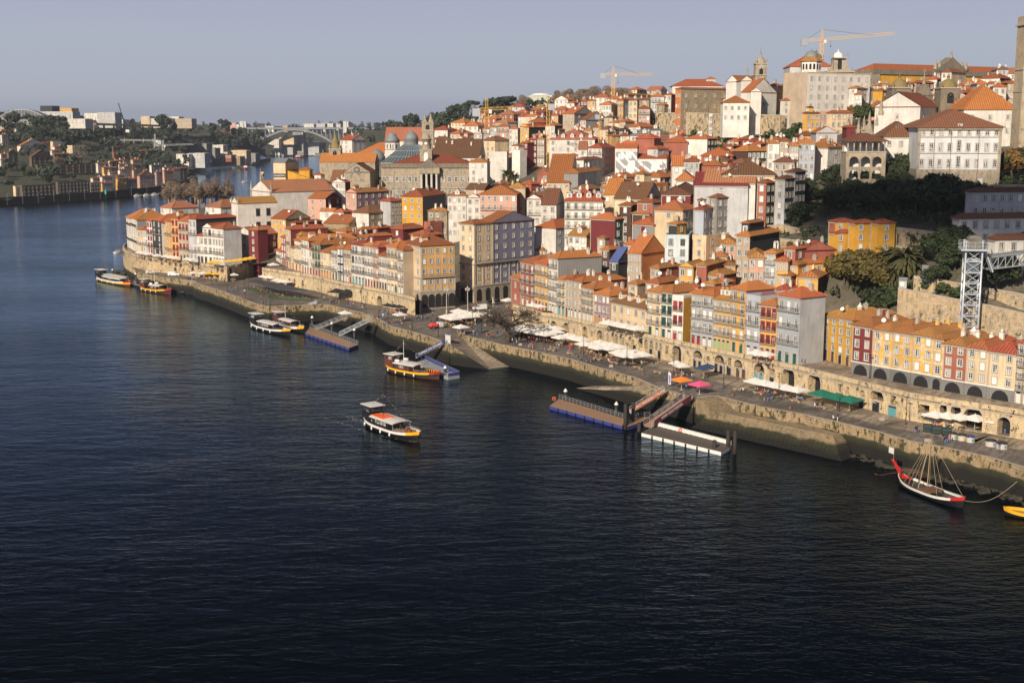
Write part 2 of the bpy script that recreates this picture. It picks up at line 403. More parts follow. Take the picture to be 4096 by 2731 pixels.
NORTH+=pts_px([(3200,1100,320),(2740,1060,370),(2500,1060,392),(2300,1000,420),(2000,950,465),(1900,890,490),(1640,905,500),(1450,860,525),(1700,790,600),(1350,800,590),(1950,700,640),(1900,650,680),(2570,690,560),(2300,690,600),(2800,650,560),(3100,640,500),(2900,560,600),(2900,460,622),(2700,458,640),(2400,850,460),(2200,830,490),(2700,800,470),(3000,720,460),(3450,360,680),(3700,350,640),(3350,560,480),(3600,480,500),(4000,470,480),(3900,400,560),(4050,335,600),(4300,330,620),(3900,740,392),(3500,722,405),(3250,722,420),(4200,750,385),(3950,560,450),(3150,800,420),(3640,800,372),(3900,810,362),(2900,880,402),(2760,935,392),(3250,980,345),(3420,1000,322),(3700,1160,290),(3850,1130,283),(4000,1180,277),(3600,1330,280),(3900,1000,305),(3700,1010,305),(4100,900,300),(2400,470,800),(2400,425,950),(2150,470,1000),(2150,432,1500),(1950,445,1400),(2000,560,800),(1850,590,760),(1900,480,1100),(1650,530,1150),(1600,565,1000),(1450,605,850),(1500,525,1700),(1400,530,2200),(1450,512,2600),])
NORTH+=[(250,950,80),(450,900,84),(700,700,86),(700,1000,86),(120,900,76),(60,1200,80),(500,1500,84),(900,2000,82),(200,2200,70),(1500,2900,80),(1500,1000,86),(0,1800,72),(0,2700,62),(600,2800,70),(700,190,60)]
ZN=Field(NORTH)
def zn(x,y):return float(ZN(x,y)[0])
SOUTH=[(-700,800,6),(-500,930,6),(-427,1045,6),(-371,1142,6),(-350,1246,6),(-365,1455,6),(-470,1830,6),(-508,2110,5),(-482,2215,5),(-462,2421,5),(-470,2500,5),(-1200,900,30)]
SOUTH+=pts_px([(0,720,1170),(300,720,1230),(550,700,1330),(0,640,1330),(300,640,1420),(600,640,1600),(0,560,1500),(300,565,1600),(300,515,1800),(650,512,1900),(0,490,1700),(900,525,2250),(1000,585,2400),(600,600,1900),(850,600,2150),(1050,560,2600),(-300,480,1600),(-300,600,1300),(500,505,2500),(0,500,2600),(900,508,2900),(750,560,2000)])
ZS=Field(SOUTH)
def zs(x,y):return float(ZS(x,y)[0])
FAR=[(-1800,3100,40),(-900,2950,8),(-560,2940,5),(-330,2800,5),(-250,2900,30),(-100,2900,55),(400,3000,60),(1200,3000,70),(-800,3400,45),(-400,3300,48),(-2500,4500,62),(0,4500,62),(2000,4500,66),(0,7000,62),(-3000,7000,60),(3000,7000,66)]
ZF=Field(FAR)
def inpoly(X,Y,poly):
 ins=np.zeros(X.shape,bool);n=len(poly)
 for i in range(n):
  x1,y1=poly[i];x2,y2=poly[(i+1)%n]
  if y1==y2:continue
  c=((y1>Y)!=(y2>Y))&(X<(x2-x1)*(Y-y1)/(y2-y1)+x1)
  ins ^= c
 return ins
def terrain(name,fld,xs,ys,poly,mat,amp=0.0,drop=0.0,label=None):
 X,Y=np.meshgrid(xs,ys);Z=fld(X.ravel(),Y.ravel()).reshape(X.shape)-drop
 if amp:
  for j in range(X.shape[0]):
   for i in range(X.shape[1]):
    Z[j,i]+=amp*noise.fractal(Vector((X[j,i]*.02,Y[j,i]*.02,3.1)),1.0,2.0,4)
 Z=np.maximum(Z,3.0)
 ny,nx=X.shape;idx=np.arange(nx*ny).reshape(ny,nx)
 cx,cy_=(X[:-1,:-1]+X[1:,1:])/2,(Y[:-1,:-1]+Y[1:,1:])/2
 ok=inpoly(cx,cy_,poly)
 a,b,c,d=idx[:-1,:-1][ok],idx[:-1,1:][ok],idx[1:,1:][ok],idx[1:,:-1][ok]
 me=bpy.data.meshes.new(name)
 me.from_pydata(np.stack([X.ravel(),Y.ravel(),Z.ravel()],1).tolist(),[],np.stack([a,b,c,d],1).tolist())
 me.materials.append(mat);me.update();me.polygons.foreach_set('use_smooth',[True]*len(me.polygons))
 o=bpy.data.objects.new(name,me);COL.objects.link(o);return tag(o,kind='structure')
ZSL=lambda x,y:zs(x,y)if inpoly(np.array([float(x)]),np.array([float(y)]),south_poly)[0]else-60.
SHORE_N=[(-176,590),(-186,700),(-190,1000),(-200,1400),(-238,2000),(-335,2640)]
town_poly=[(-172,560),(-148,535),(-100,500),(-66,460),(-24,412),(2,396),(14,374),(34,342),(60,304),(86,268),(103,246),(140,190),(700,190),(700,1010),(-205,1010),(-238,940),(-242,800),(-196,690),(-176,590)]
G_TOWN=ground('hillside_earth',(.15,.125,.10),(.10,.085,.065),(.055,.075,.03))
G_FAR=ground('wooded_slope',(.035,.05,.028),(.06,.065,.035),(.10,.08,.05),.03)
terrain('hillside_terrain',ZN,np.arange(-250,701,7.0),np.arange(190,1011,7.0),town_poly,G_TOWN,.8,.6)
terrain('upper_hill_terrain',ZN,np.arange(-360,1500,24.0),np.arange(990,2900,24.0),[(-190,990),(-200,1400),(-238,2000),(-335,2640),(-335,2900),(1500,2900),(1500,990)],G_FAR,2,.6)
south_poly=[(-1400,500),(-700,780),(-500,905),(-427,1035),(-371,1138),(-347,1244),(-362,1453),(-467,1832),(-506,2112),(-478,2213),(-458,2421),(-475,2560),(-700,2960),(-2300,2960),(-2300,500)]
terrain('south_bank_terrain',ZS,np.arange(-2300,-330,16.0),np.arange(500,2980,16.0),south_poly,G_FAR,1.5,.5)
terrain('far_plain_terrain',ZF,np.arange(-4000,4001,90.0),np.arange(2860,7001,90.0),[(-4000,2900),(-600,2900),(-330,2720),(4000,2860),(4000,7000),(-4000,7000)],G_FAR,2)
# ------------------------------------------------------------------ river
def water_mat():
 m,nt,b=_new('river_water');pos=posn(nt);nt.nodes.remove(b);out=[n for n in nt.nodes if n.type=='OUTPUT_MATERIAL'][0]
 df=nt.nodes.new('ShaderNodeBsdfDiffuse');df.inputs[0].default_value=(.0004,.0014,.0024,1);gl=nt.nodes.new('ShaderNodeBsdfGlossy');gl.inputs['Color'].default_value=(.58,.76,.94,1);gl.inputs['Roughness'].default_value=.10
 fr=nt.nodes.new('ShaderNodeFresnel');fr.inputs[0].default_value=1.33;pw=nt.nodes.new('ShaderNodeMath');pw.operation='POWER';pw.inputs[1].default_value=2.0;nt.links.new(fr.outputs[0],pw.inputs[0]);mk=nt.nodes.new('ShaderNodeMath');mk.operation='MULTIPLY';mk.use_clamp=True;mk.inputs[1].default_value=2.8;nt.links.new(pw.outputs[0],mk.inputs[0])
 ms=nt.nodes.new('ShaderNodeMixShader');nt.links.new(mk.outputs[0],ms.inputs[0]);nt.links.new(df.outputs[0],ms.inputs[1]);nt.links.new(gl.outputs[0],ms.inputs[2]);nt.links.new(ms.outputs[0],out.inputs['Surface'])
 rot=nt.nodes.new('ShaderNodeMapping');rot.inputs['Rotation'].default_value=(0,0,rad(-20));rot.inputs['Scale'].default_value=(.55,1.25,1)
 nt.links.new(pos,rot.inputs[0])
 n1=noise_tex(nt,rot.outputs[0],.30,4,.6,.3);n2=noise_tex(nt,rot.outputs[0],1.0,3,.6,.4);n3=noise_tex(nt,rot.outputs[0],.045,2,.5)
 patch=noise_tex(nt,rot.outputs[0],.012,3,.6)
 def mth(op,a,bb):
  q=nt.nodes.new('ShaderNodeMath');q.operation=op
  for i,x in((0,a),(1,bb)):
   if isinstance(x,(int,float)):q.inputs[i].default_value=x
   else:nt.links.new(x,q.inputs[i])
  return q.outputs[0]
 amp=ramp(nt,patch,.35,.65,(.55,.55,.55),(1.15,1.15,1.15))
 h=mth('ADD',mth('MULTIPLY',n1,1.0),mth('MULTIPLY',n2,.34));h=mth('MULTIPLY',h,amp);h=mth('ADD',h,mth('MULTIPLY',n3,1.6))
 bp=nt.nodes.new('ShaderNodeBump');bp.inputs['Strength'].default_value=1.0;bp.inputs['Distance'].default_value=.27
 nt.links.new(h,bp.inputs['Height']);[nt.links.new(bp.outputs[0],q.inputs['Normal'])for q in(df,gl,fr)]
 return m
WATER=water_mat()
w=MB();w.add([(-9000,-300,0),(9000,-300,0),(9000,60000,0),(-9000,60000,0)],[(0,1,2,3)],WATER)
tag(w.build('river_water'),kind='structure')
# ------------------------------------------------------------------ houses
RECS=[];FOOT=[]
WM={}
GRANB=lambda:stone('weathered_granite',(.34,.30,.245),1.3,.6,contrast=.12)
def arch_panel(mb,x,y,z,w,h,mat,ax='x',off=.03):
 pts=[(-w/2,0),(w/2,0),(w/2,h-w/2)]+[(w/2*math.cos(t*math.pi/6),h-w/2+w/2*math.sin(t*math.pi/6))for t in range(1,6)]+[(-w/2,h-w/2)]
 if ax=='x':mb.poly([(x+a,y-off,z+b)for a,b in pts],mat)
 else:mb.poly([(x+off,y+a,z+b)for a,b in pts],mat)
def win_mesh(w,h,style,near,sur='s'):
 """window seen from outside (-y): surround, sash bars, glass; origin at the middle of its sill"""
 key=(round(w,1),round(h,1),style,near,sur)
 if key in WM:return WM[key]
 w,h=key[0],key[1];S={'s':STONE_T,'w':WHITE_F,'d':plain('dark_frame_paint',(.06,.05,.045)),'r':plain('red_frame_paint',(.30,.04,.04)),'g':plain('green_frame_paint',(.03,.12,.08))}[sur]
 m=MB();t=.17
 m.box(-w/2-t/2,-.04,-t,t,.16,h+2*t,S);m.box(w/2+t/2,-.04,-t,t,.16,h+2*t,S)
 m.box(0,-.04,h,w,.16,t,S);m.box(0,-.07,-t,w,.2,t,S)
 g=MB()if near else m
 fr={'s':WHITE_F,'w':WHITE_F,'d':WHITE_F,'r':S,'g':S}[sur]
 if style=='x':
  g.box(0,-.02,0,w,.06,h,WHITE_F if sur in 'sw' else S)
 else:
  g.quad((-w/2,-.012,0),(w/2,-.012,0),(w/2,-.012,h),(-w/2,-.012,h),glass())
  b=.09 if near else .13
  g.box(-w/2+b/2,-.035,0,b,.05,h,fr);g.box(w/2-b/2,-.035,0,b,.05,h,fr)
  g.box(0,-.03,0,w-2*b,.04,b,fr);g.box(0,-.03,h-b,w-2*b,.04,b,fr)
  g.box(0,-.035,b,b*.8,.05,h-2*b,fr)
  for k in((.5,)if not near else((.34,.67)if h<2 else(.3,.55,.8))):g.box(0,-.028,h*k,w-2*b,.035,b*.6,fr)
 WM[key]=(m.mesh('window'),g.mesh('sash')if near else None)
 return WM[key]
def put_window(par,x,y,z,rz,w,h,style,near,sur):
 a,b=win_mesh(w,h,style,near,sur)
 o=place('window',a,par,(x,y,z),rz)
 if b:place('sash',b,o)
DM={}
DOORC=dict(r=(.30,.03,.04),g=(.02,.10,.07),w=(.62,.62,.60),b=(.10,.055,.04),d=(.02,.02,.025),l=(.30,.42,.14),o=(.50,.20,.05),t=(.10,.30,.32))
def door_mesh(w,h,c):
 if(w,h,c)in DM:return DM[(w,h,c)]
 m=MB();P=plain('door_'+c,DOORC[c],.5)
 m.box(-w/2-.09,-.04,0,.18,.18,h+.2,STONE_T);m.box(w/2+.09,-.04,0,.18,.18,h+.2,STONE_T);m.box(0,-.04,h,w,.18,.2,STONE_T)
 m.box(-w/4,-.02,0,w/2-.03,.07,h*.8,P);m.box(w/4,-.02,0,w/2-.03,.07,h*.8,P)
 m.quad((-w/2,-.015,h*.8),(w/2,-.015,h*.8),(w/2,-.015,h),(-w/2,-.015,h),glass())
 DM[(w,h,c)]=m.mesh('door');return DM[(w,h,c)]
def balcony(par,x0,x1,z,y=0,rz=None):
 m=MB();L=x1-x0;d=.62
 m.box((x0+x1)/2,y-d/2,z-.16,L,d,.16,STONE_T)
 n=max(2,int(L/.28))
 for i in range(n+1):
  x=x0+.04+(L-.08)*i/n
  m.box(x,y-d+.04,z,.035,.035,.95,IRON)
 m.box((x0+x1)/2,y-d+.04,z+.95,L,.05,.05,IRON);m.box((x0+x1)/2,y-d+.04,z+.08,L,.04,.04,IRON)
 for x in(x0+.03,x1-.03):m.box(x,y-d/2,z+.95,.04,d,.05,IRON)
 o=m.build('balcony',par)
 return o
def roof_mb(W_,D,h,kind,mat,wall,pitch=.42,ov=.4):
 """returns roof mesh, gable mesh pieces, ridge height"""
 m=MB();gb=MB();x0,x1,y0,y1=-W_/2-ov,W_/2+ov,-ov,D+ov;t=.14
 zt=h+t
 if kind=='t':
  m.box(0,D/2,h-.02,W_-.5,D-.5,.2,mat)
  for a in((0,.12,W_,.24),(0,D-.12,W_,.24)):gb.box(a[0],a[1],h,a[2],a[3],.7,wall)
  for a in(-W_/2+.12,W_/2-.12):gb.box(a,D/2,h,.24,D-.48,.7,wall)
  return m,gb,h+.7
 m.box(0,D/2,h,x1-x0,y1-y0,t,mat)
 w,d=x1-x0,y1-y0
 if kind in 'hp':
  if kind=='p' or abs(w-d)<.3:r=min(w,d)/2*pitch;pts=[((x0+x1)/2,(y0+y1)/2)]*2
  elif w>d:r=d/2*pitch;pts=[(x0+d/2,(y0+y1)/2),(x1-d/2,(y0+y1)/2)]
  else:r=w/2*pitch;pts=[((x0+x1)/2,y0+w/2),((x0+x1)/2,y1-w/2)]
  a,b=(*pts[0],zt+r),(*pts[1],zt+r)
  c=[(x0,y0,zt),(x1,y0,zt),(x1,y1,zt),(x0,y1,zt)]
  if pts[0]==pts[1]:
   m.add(c+[a],[(0,1,4),(1,2,4),(2,3,4),(3,0,4)],mat)
   for q in c:m.bar((q[0],q[1],q[2]-.05),(a[0],a[1],a[2]+.02),.3,mat,.16)
  elif w>d:
   m.add(c+[a,b],[(0,1,5,4),(1,2,5),(2,3,4,5),(3,0,4)],mat)
   for q,e in((c[0],a),(c[3],a),(c[1],b),(c[2],b),(a,b)):m.bar(q,e,.3,mat,.16)
  else:
   m.add(c+[a,b],[(0,1,4),(1,2,5,4),(2,3,5),(3,0,4,5)],mat)
   for q,e in((c[0],a),(c[1],a),(c[3],b),(c[2],b),(a,b)):m.bar(q,e,.3,mat,.16)
  return m,gb,zt+r
 if kind=='g':
  r=d/2*pitch;ym=(y0+y1)/2;xa,xb=x0+ov-.12,x1-ov+.12
  m.add([(xa,y0,zt),(xb,y0,zt),(xb,ym,zt+r),(xa,ym,zt+r),(xa,y1,zt),(xb,y1,zt)],[(0,1,2,3),(3,2,5,4)],mat)
  m.bar((xa,ym,zt+r),(xb,ym,zt+r),.3,mat,.16)
  for s in(-1,1):
   x=s*W_/2;q=[(x,y0+.3,zt),(x,y1-.3,zt),(x,ym,zt+r*.94)]
   gb.poly(q if s>0 else q[::-1],wall)
  return m,gb,zt+r
 r=w/2*pitch;ya,yb=y0+ov-.12,y1-ov+.12
 m.add([(x0,ya,zt),(0,ya,zt+r),(0,yb,zt+r),(x0,yb,zt),(x1,ya,zt),(x1,yb,zt)],[(0,1,2,3),(1,4,5,2)],mat)
 m.bar((0,ya,zt+r),(0,yb,zt+r),.3,mat,.16)
 gb.poly([(x0+.3,0,zt),(x1-.3,0,zt),(0,0,zt+r*.94)],wall);gb.poly([(x0+.3,D,zt),(0,D,zt+r*.94),(x1-.3,D,zt)],wall)
 return m,gb,zt+r
def roof_z(W_,D,h,kind,x,y,pitch=.42,ov=.4):
 zt=h+.14;w,d=W_+2*ov,D+2*ov
 if kind=='t':return h
 ex=W_/2+ov-abs(x);ey=min(y+ov,D+ov-y)
 if kind in 'hp':return zt+min(ex,ey)*pitch
 return zt+(ey if kind=='g' else ex)*pitch
def dormer(par,x,yf,zf,w,h,wall,roofm,near,rz=0):
 m=MB();d=2.2
 m.box(0,d/2,-.6,w,d,h+.6,wall)
 o=m.build('dormer',par,(x,yf,zf),rz)
 r,gb,_=roof_mb(w,d,h,'f',roofm,wall,.45,.22)
 r.build('dormer_roof',o);gb.build('dormer_gable',o)
 a,b=win_mesh(min(.9,w-.5),min(1.1,h-.3),'s',near,'w')
 return o
def chimney(par,x,y,z,c,s=.7,h=1.3):
 m=MB();m.box(0,0,-1.2,s,s*.75,h+1.2,c);m.box(0,0,h,s+.18,s*.75+.18,.12,STONE_T);m.box(0,0,h+.12,s*.5,s*.4,.28,c)
 m.build('chimney',par,(x,y,z))
def skylight(par,x,y,z,rx,w=.8,l=1.1):
 m=MB();m.box(0,0,0,w,l,.12,plain('skylight_frame',(.3,.3,.31)));m.box(0,0,.12,w-.2,l-.2,.015,glass())
 o=m.build('skylight',par,(x,y,z));o.rotation_euler=(rx,0,0)
HN=dict(h='hip',g='gable',f='front gable',p='pyramid',t='flat')
def house(A,B,zb,ht,D,wall,side,roof,rt,fl,nf,ns,row,flags='',win='s',under=6.0,label=None,name='house',pitch=None,cat='house',parent=None,gable=None):
 """A, B: the two ends of the front seen from outside (left, right); D: depth behind it"""
 A,B=Vector((A[0],A[1])),Vector((B[0],B[1]));W_=max(2.5,(B-A).length)-.03
 ang=math.atan2(B.y-A.y,B.x-A.x);mid=(A+B)/2
 yc=mid.y;near=yc<430 and 'n' not in flags;rng=random.Random(int(mid.x*13+mid.y*7+ht*3))
 flags,_,dcols=flags.partition(':')
 if parent is not None:
  o=thing(name,None,None,(mid.x-parent.location.x,mid.y-parent.location.y,zb-parent.location.z),ang);adopt(o,parent);label='x'
 else:o=thing(name,label,cat,(mid.x,mid.y,zb),ang)
 ww,sw,rf=wm(wall),wm(side),rm(roof)
 m=MB();x0,x1=-W_/2,W_/2
 m.quad((x0,0,-under),(x1,0,-under),(x1,0,ht),(x0,0,ht),ww)
 m.quad((x0,D,-under),(x0,0,-under),(x0,0,ht),(x0,D,ht),sw if 'L' in flags else ww)
 m.quad((x1,0,-under),(x1,D,-under),(x1,D,ht),(x1,0,ht),sw)
 m.quad((x1,D,-under),(x0,D,-under),(x0,D,ht),(x1,D,ht),ww)
 pt=pitch or rng.choice((.42,.48,.54))
 r,gb,zr=roof_mb(W_,D,ht,rt,rf,ww if rt in 'ft' else sw,pt,.42 if D>6 else .3)
 k=len(m.v)
 m.v+=gb.v;m.f+=[[i+k for i in f]for f in gb.f]
 for q in gb.m:m.m.append(m.mi(gb.mats[q]))
 m.sm+=gb.sm
 m.build('wall',o);ro=r.build('roof',o)
 fh=ht/fl
 if near and rt!='t':
  c=MB();c.box(0,-.12,ht-.45,W_,.22,.3,STONE_T);c.build('cornice',o)
  if 'c' not in flags:
   q=MB();q.box(x0+.13,-.05,0,.22,.08,ht-.5,STONE_T);q.build('quoin',o)
 wh=min(2.1 if 'b' in flags else 1.65,fh*.62);wwid=min(1.05,W_/max(nf,1)*.55)*rng.uniform(.88,1.12)
 doors='D' in flags
 for f in range(fl):
  if 'A' in flags and f<2 and fh*(f+.9)<fh*1.9:continue
  for i in range(nf):
   x=x0+W_*(i+.5)/nf
   z=fh*f+fh*(.16 if 'b' in flags and f else .26)
   if f==0 and 'a' in flags:
    if i==0:
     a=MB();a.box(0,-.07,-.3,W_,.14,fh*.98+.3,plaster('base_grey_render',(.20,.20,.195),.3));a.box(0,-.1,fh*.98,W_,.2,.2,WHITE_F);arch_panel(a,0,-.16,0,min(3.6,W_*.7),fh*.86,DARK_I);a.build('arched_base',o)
    continue
   if f==0 and doors:
    dc=rng.choice(dcols or 'rgbdw')
    place('door',door_mesh(round(min(1.15,W_/nf*.6),1),2.4,dc),o,(x,0,0));continue
   if('n' in flags or yc>430)and rng.random()<.10:continue
   st='x' if rng.random()<.13 else 's'
   put_window(o,x,0,z,0,wwid,wh,st,near,win)
  if 'b' in flags and f and(near or f%2):balcony(o,x0+.15,x1-.15,fh*f+fh*.16-.1)
  for i in range(ns):
   y=D*(i+.5)/ns
   put_window(o,x1,y,fh*f+fh*.26,math.pi/2,min(1.0,D/ns*.55),min(1.65,fh*.6),'x' if rng.random()<.1 else 's',near,win)
 if 'A' in flags:
  a=MB();hb=fh*1.55;a.box(0,-.11,-3,W_+.3,.22,hb+3,GRANB());a.box(x1+.11,D/2,-3,.22,D,hb+3,GRANB())
  for z in(hb,ht*.48):a.box(0,-.2,z,W_+.5,.4,.35,STONE_T);a.box(x1+.2,D/2,z,.4,D,.35,STONE_T)
  for i in range(ns+1):a.box(x1+.05,D*i/ns,hb,.22,.45,ht*.48-hb,STONE_T)
  a.box(x1+.06,.3,0,.3,.6,ht-.5,STONE_T);a.build('stone_base',o);n2=max(2,int(W_/3.6))
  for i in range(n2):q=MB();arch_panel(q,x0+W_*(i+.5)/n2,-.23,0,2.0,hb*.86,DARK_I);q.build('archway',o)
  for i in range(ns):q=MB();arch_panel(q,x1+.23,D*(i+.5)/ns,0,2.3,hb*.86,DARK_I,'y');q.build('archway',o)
  c=MB();z=ht*.48+.3
  for i in range(int(D/.4)):c.box(x1+.75,i*.4+.2,z,.04,.04,.95,IRON)
  c.box(x1+.75,D/2,z+.93,.06,D,.06,IRON);c.box(x1+.45,D/2,z-.12,.7,D,.14,STONE_T);c.build('balcony',o)
 ovv=.42 if D>6 else .3
 if rt!='t':
  if 'd' in flags:
   nd=max(1,nf-1)if W_>5 else 1
   if 'd1' in flags:nd=1
   for i in range(nd):
    x=x0+W_*(i+.5)/nd;yy=min(D*.18,1.6)
    if abs(x)>W_/2-1.2 and rt in 'hp':x*=.75
    zz=roof_z(W_,D,ht,rt if rt!='f' else 'g',x,yy,pt,ovv)
    dd=dormer(o,x,yy,zz-.25,1.7,1.6,ww,rf,near);put_window(dd,0,0,.3,0,.9,1.0,'s',near,'w')
  if 'u' in flags:
   a=MB();aw,ad=W_*.55,D*.5;a.box(0,0,-1,aw,ad,3.8,sw if side!=wall else ww)
   ax,ay=(-W_*.12,D*.36);ao=a.build('attic',o,(ax,ay,ht+.5))
   r2,g2,_=roof_mb(aw,ad,2.8,'h',rf,ww,.38,.35);r2.build('attic_roof',ao,(0,-ad/2,0))
   for i in range(max(1,int(aw/2.2))):put_window(ao,-aw/2+aw*(i+.5)/max(1,int(aw/2.2)),-ad/2,.7,0,1.0,1.3,'s',near,'w')
  if 'q' not in flags and W_>4.5 and rng.random()<.28:
   cx,cy2=rng.uniform(-.15,.15)*W_,D*rng.uniform(.35,.6);zz=roof_z(W_,D,ht,rt,cx,cy2,pt,ovv);q=MB();r_=rng.uniform(.6,1.0);q.lathe([(r_,-.6),(r_,.7),(r_+.12,.75),(.12,1.5),(.1,1.8)],12,rng.choice((GALV,WHITE_F,STONE_T)));q.build('roof_lantern',o,(cx,cy2,zz))
  if 'q' not in flags and rng.random()<.22:
   cx,cy2=rng.uniform(-.3,.3)*W_,D*rng.uniform(.1,.4);zz=roof_z(W_,D,ht,rt,cx,cy2,pt,ovv);q=MB();q.lathe([(.05,0),(.45,.14),(.5,.2)],10,WHITE_F);d_=q.build('satellite_dish',o,(cx,cy2,zz+.9));d_.rotation_euler=(1.1,0,.5);q=MB();q.tube((cx,cy2,zz-.3),(cx,cy2,zz+1),.04,n=5,mat=GALV);q.build('aerial',o)
  if 'q' not in flags and rng.random()<.3:
   cx,cy2=rng.uniform(-.35,.35)*W_,D*rng.uniform(.2,.6);zz=roof_z(W_,D,ht,rt,cx,cy2,pt,ovv);q=MB();q.box(cx,cy2,zz-.2,.05,.05,3.0,IRON);q.box(cx,cy2,zz+2.4,1.0,.04,.04,IRON);q.box(cx,cy2,zz+2.1,.7,.04,.04,IRON);q.build('aerial',o)
  for _ in range(rng.choice((0,1,2,3))if 'q' not in flags else 0):
   cx,cy2=rng.uniform(-.36,.36)*W_,rng.uniform(.3,.8)*D
   chimney(o,cx,cy2,roof_z(W_,D,ht,rt,cx,cy2,pt,ovv),rng.choice((ww,STONE_T,plaster('wall_white',WALLC['W']))),rng.uniform(.6,.95),rng.uniform(.9,1.5))
  if rt in 'gh' and W_>6 and rng.random()<.35:
   cx,cy2=rng.uniform(-.25,.25)*W_,D*.22
   skylight(o,cx,cy2,roof_z(W_,D,ht,rt,cx,cy2,pt,ovv)-.02,math.atan(pt))
 if not label:
  RECS.append(dict(o=o,row=row,wall=wall,side=side,fl=fl,rt=rt,roof=roof,flags=flags,win=win,x=proj((mid.x,mid.y,zb+ht))[0]))
 FOOT.append((A.copy(),B.copy(),D,zb,ht,zr,mid.copy()))
 return o
def solve_depth(px,py,h,ground_fn,y0=240,y1=2900):
 """where a wall of height h standing on the ground tops out at this pixel"""
 a,b,c=ray(px,py);prev=None;Y=y0
 while Y<y1:
  t=Y/b;d=H+c*t-(ground_fn(a*t,Y)+h)
  if prev is not None and prev[1]>0>=d:
   return prev[0]+(Y-prev[0])*prev[1]/(prev[1]-d)
  prev=(Y,d);Y+=4 if Y<700 else 10
 return None
def house_px(x0,xm,x1,yt,fl,wall,side,roof,rt,nf,ns,row,flags='',yaw=35,fh=3.05,gfn=zn,D=None,Y=None,y0=240,Dmax=42,yaw0=None,**kw):
 ht=fl*fh
 if Y is None:
  Y=solve_depth(xm,yt,ht,gfn,y0)
  if Y is None:print('NO DEPTH',row,x0,xm,yt);return None
 C=PY(xm,yt,Y);zb=C.z-ht
 K=(H-C.z)*ST;s0,s1=(x0-2048)/F,(x1-2048)/F;a=rad(yaw)
 W_=(C.x-s0*(C.y*CT+K))/(math.cos(a)+s0*math.sin(a)*CT)
 W_=max(3.0,min(W_,90))
 if D is None:
  den=math.sin(a)-s1*math.cos(a)*CT
  D=(s1*(C.y*CT+K)-C.x)/den if x1>xm+1 and den>.05 else 14.0
  D=max(5.0,min(D,Dmax))
 A=(C.x-W_*math.cos(a),C.y+W_*math.sin(a))
 return house(A,(C.x,C.y),zb,ht,D,wall,side,roof,rt,fl,nf,ns,row,flags,**kw)
def table(row,ox,oy,txt,sc=2.94,**kw):
 """x0 xm x1 ytop floors wall side roof type nfront nside [yaw] [flags], in pixels of a detail whose corner is (ox, oy)"""
 for ln in txt.strip().split('\n'):
  p=ln.split()
  if not p or p[0][0]=='#':continue
  yaw=kw.get('yaw0',40);fl_='';kk={}
  for q in p[11:]:
   if q[0]=='=':kk['pitch']=float(q[1:]);continue
   if q[0]=='@':kk['win']=q[1:];continue
   if q[0]=='^':kk['fh']=float(q[1:]);continue
   if q.lstrip('-').replace('.','').isdigit():yaw=float(q)
   else:fl_=q
  f=lambda k,o:o+float(p[k])/sc
  house_px(f(0,ox),f(1,ox),f(2,ox),f(3,oy),int(p[4]),p[5],p[6],p[7],p[8],int(p[9]),int(p[10]),row,fl_,yaw,**kk,**kw)
def baseline(pix,z):
 return[PZ(x,y,z)for x,y in pix]
def on_line(line,px):
 """the point of a ground line that the photograph shows in this pixel column"""
 q=[proj(p)[0]for p in line]
 for i in range(len(q)-1):
  if q[i]<=px<=q[i+1]or i==len(q)-2 or(i==0 and px<q[0]):
   if px>q[i+1]and i<len(q)-2:continue
   a,b=line[i],line[i+1];lo,hi=-3.0,4.0
   for _ in range(40):
    t=(lo+hi)/2;P=a.lerp(b,t)
    if proj(P)[0]<px:lo=t
    else:hi=t
   return P
def front(row,line,ox,oy,txt,sc=2.94,D=12,z=None,**kw):
 """x0 x1 ytop(at the right corner) floors wall side roof type nfront nside [D] [flags]"""
 for ln in txt.strip().split('\n'):
  p=ln.split()
  if not p or p[0][0]=='#':continue
  d=D;fg=''
  xr=None
  for q in p[10:]:
   if q.replace('.','').isdigit():d=float(q)
   elif q[0]=='x' and q[1:].isdigit():xr=ox+float(q[1:])/sc
   else:fg=q
  xa,xb,yt=ox+float(p[0])/sc,ox+float(p[1])/sc,oy+float(p[2])/sc
  A,B=on_line(line,xa),on_line(line,xb)
  top=PY(xb,yt,B.y).z;zb=B.z
  if xr:
   e=(B-A).to_2d().normalized();s1=(xr-2048)/F;K=(H-top)*ST
   den=-e.y-s1*e.x*CT
   d=(s1*(B.y*CT+K)-B.x)/den if den>.05 else 14
   d=max(8,min(d,45))
  wn='s'
  if '@' in fg:fg,wn=fg.split('@')
  kw.setdefault('name','terraced_house');house(A,B,zb,top-zb,d,p[4],p[5],p[6],p[7],int(p[3]),int(p[8]),int(p[9]),row,fg,win=wn,**kw)
# ------------------------------------------------------------------ the riverside terraces
L1=baseline([(512,988),(554,1010),(615,1020),(690,1037),(792,1049),(853,1054),(899,1061)],10.3)
front('in the bastion terrace',L1,350,750,"""
470 530 372 4 W G o h 2 0 14 b
530 600 385 4 W G o h 3 0 14 b
600 660 503 3 C G o h 2 0 10 b
660 715 508 3 W G o h 2 0 10 b
715 775 402 5 W R r h 2 0 12 b@r
775 885 398 5 D D o h 2 0 14 bc
885 930 425 5 T T r h 1 0 12
930 1005 405 5 Y D r h 2 0 12 b
1005 1085 368 5 O D o h 2 0 14 bd1@r
1085 1205 402 4 T D o h 3 0 13 bD:dgb@r
1205 1295 378 5 L D r h 2 0 20 b
1295 1370 572 3 W T r h 2 0 8 bD:dd
1370 1480 478 4 W T r f 2 0 12 bD:gd@d
1480 1612 492 4 W L r h 4 0 8 bD:ww
""")
L2=baseline([(1105,1056),(1129,1064),(1238,1096),(1350,1119),(1459,1141),(1544,1162),(1616,1175)],10.3)
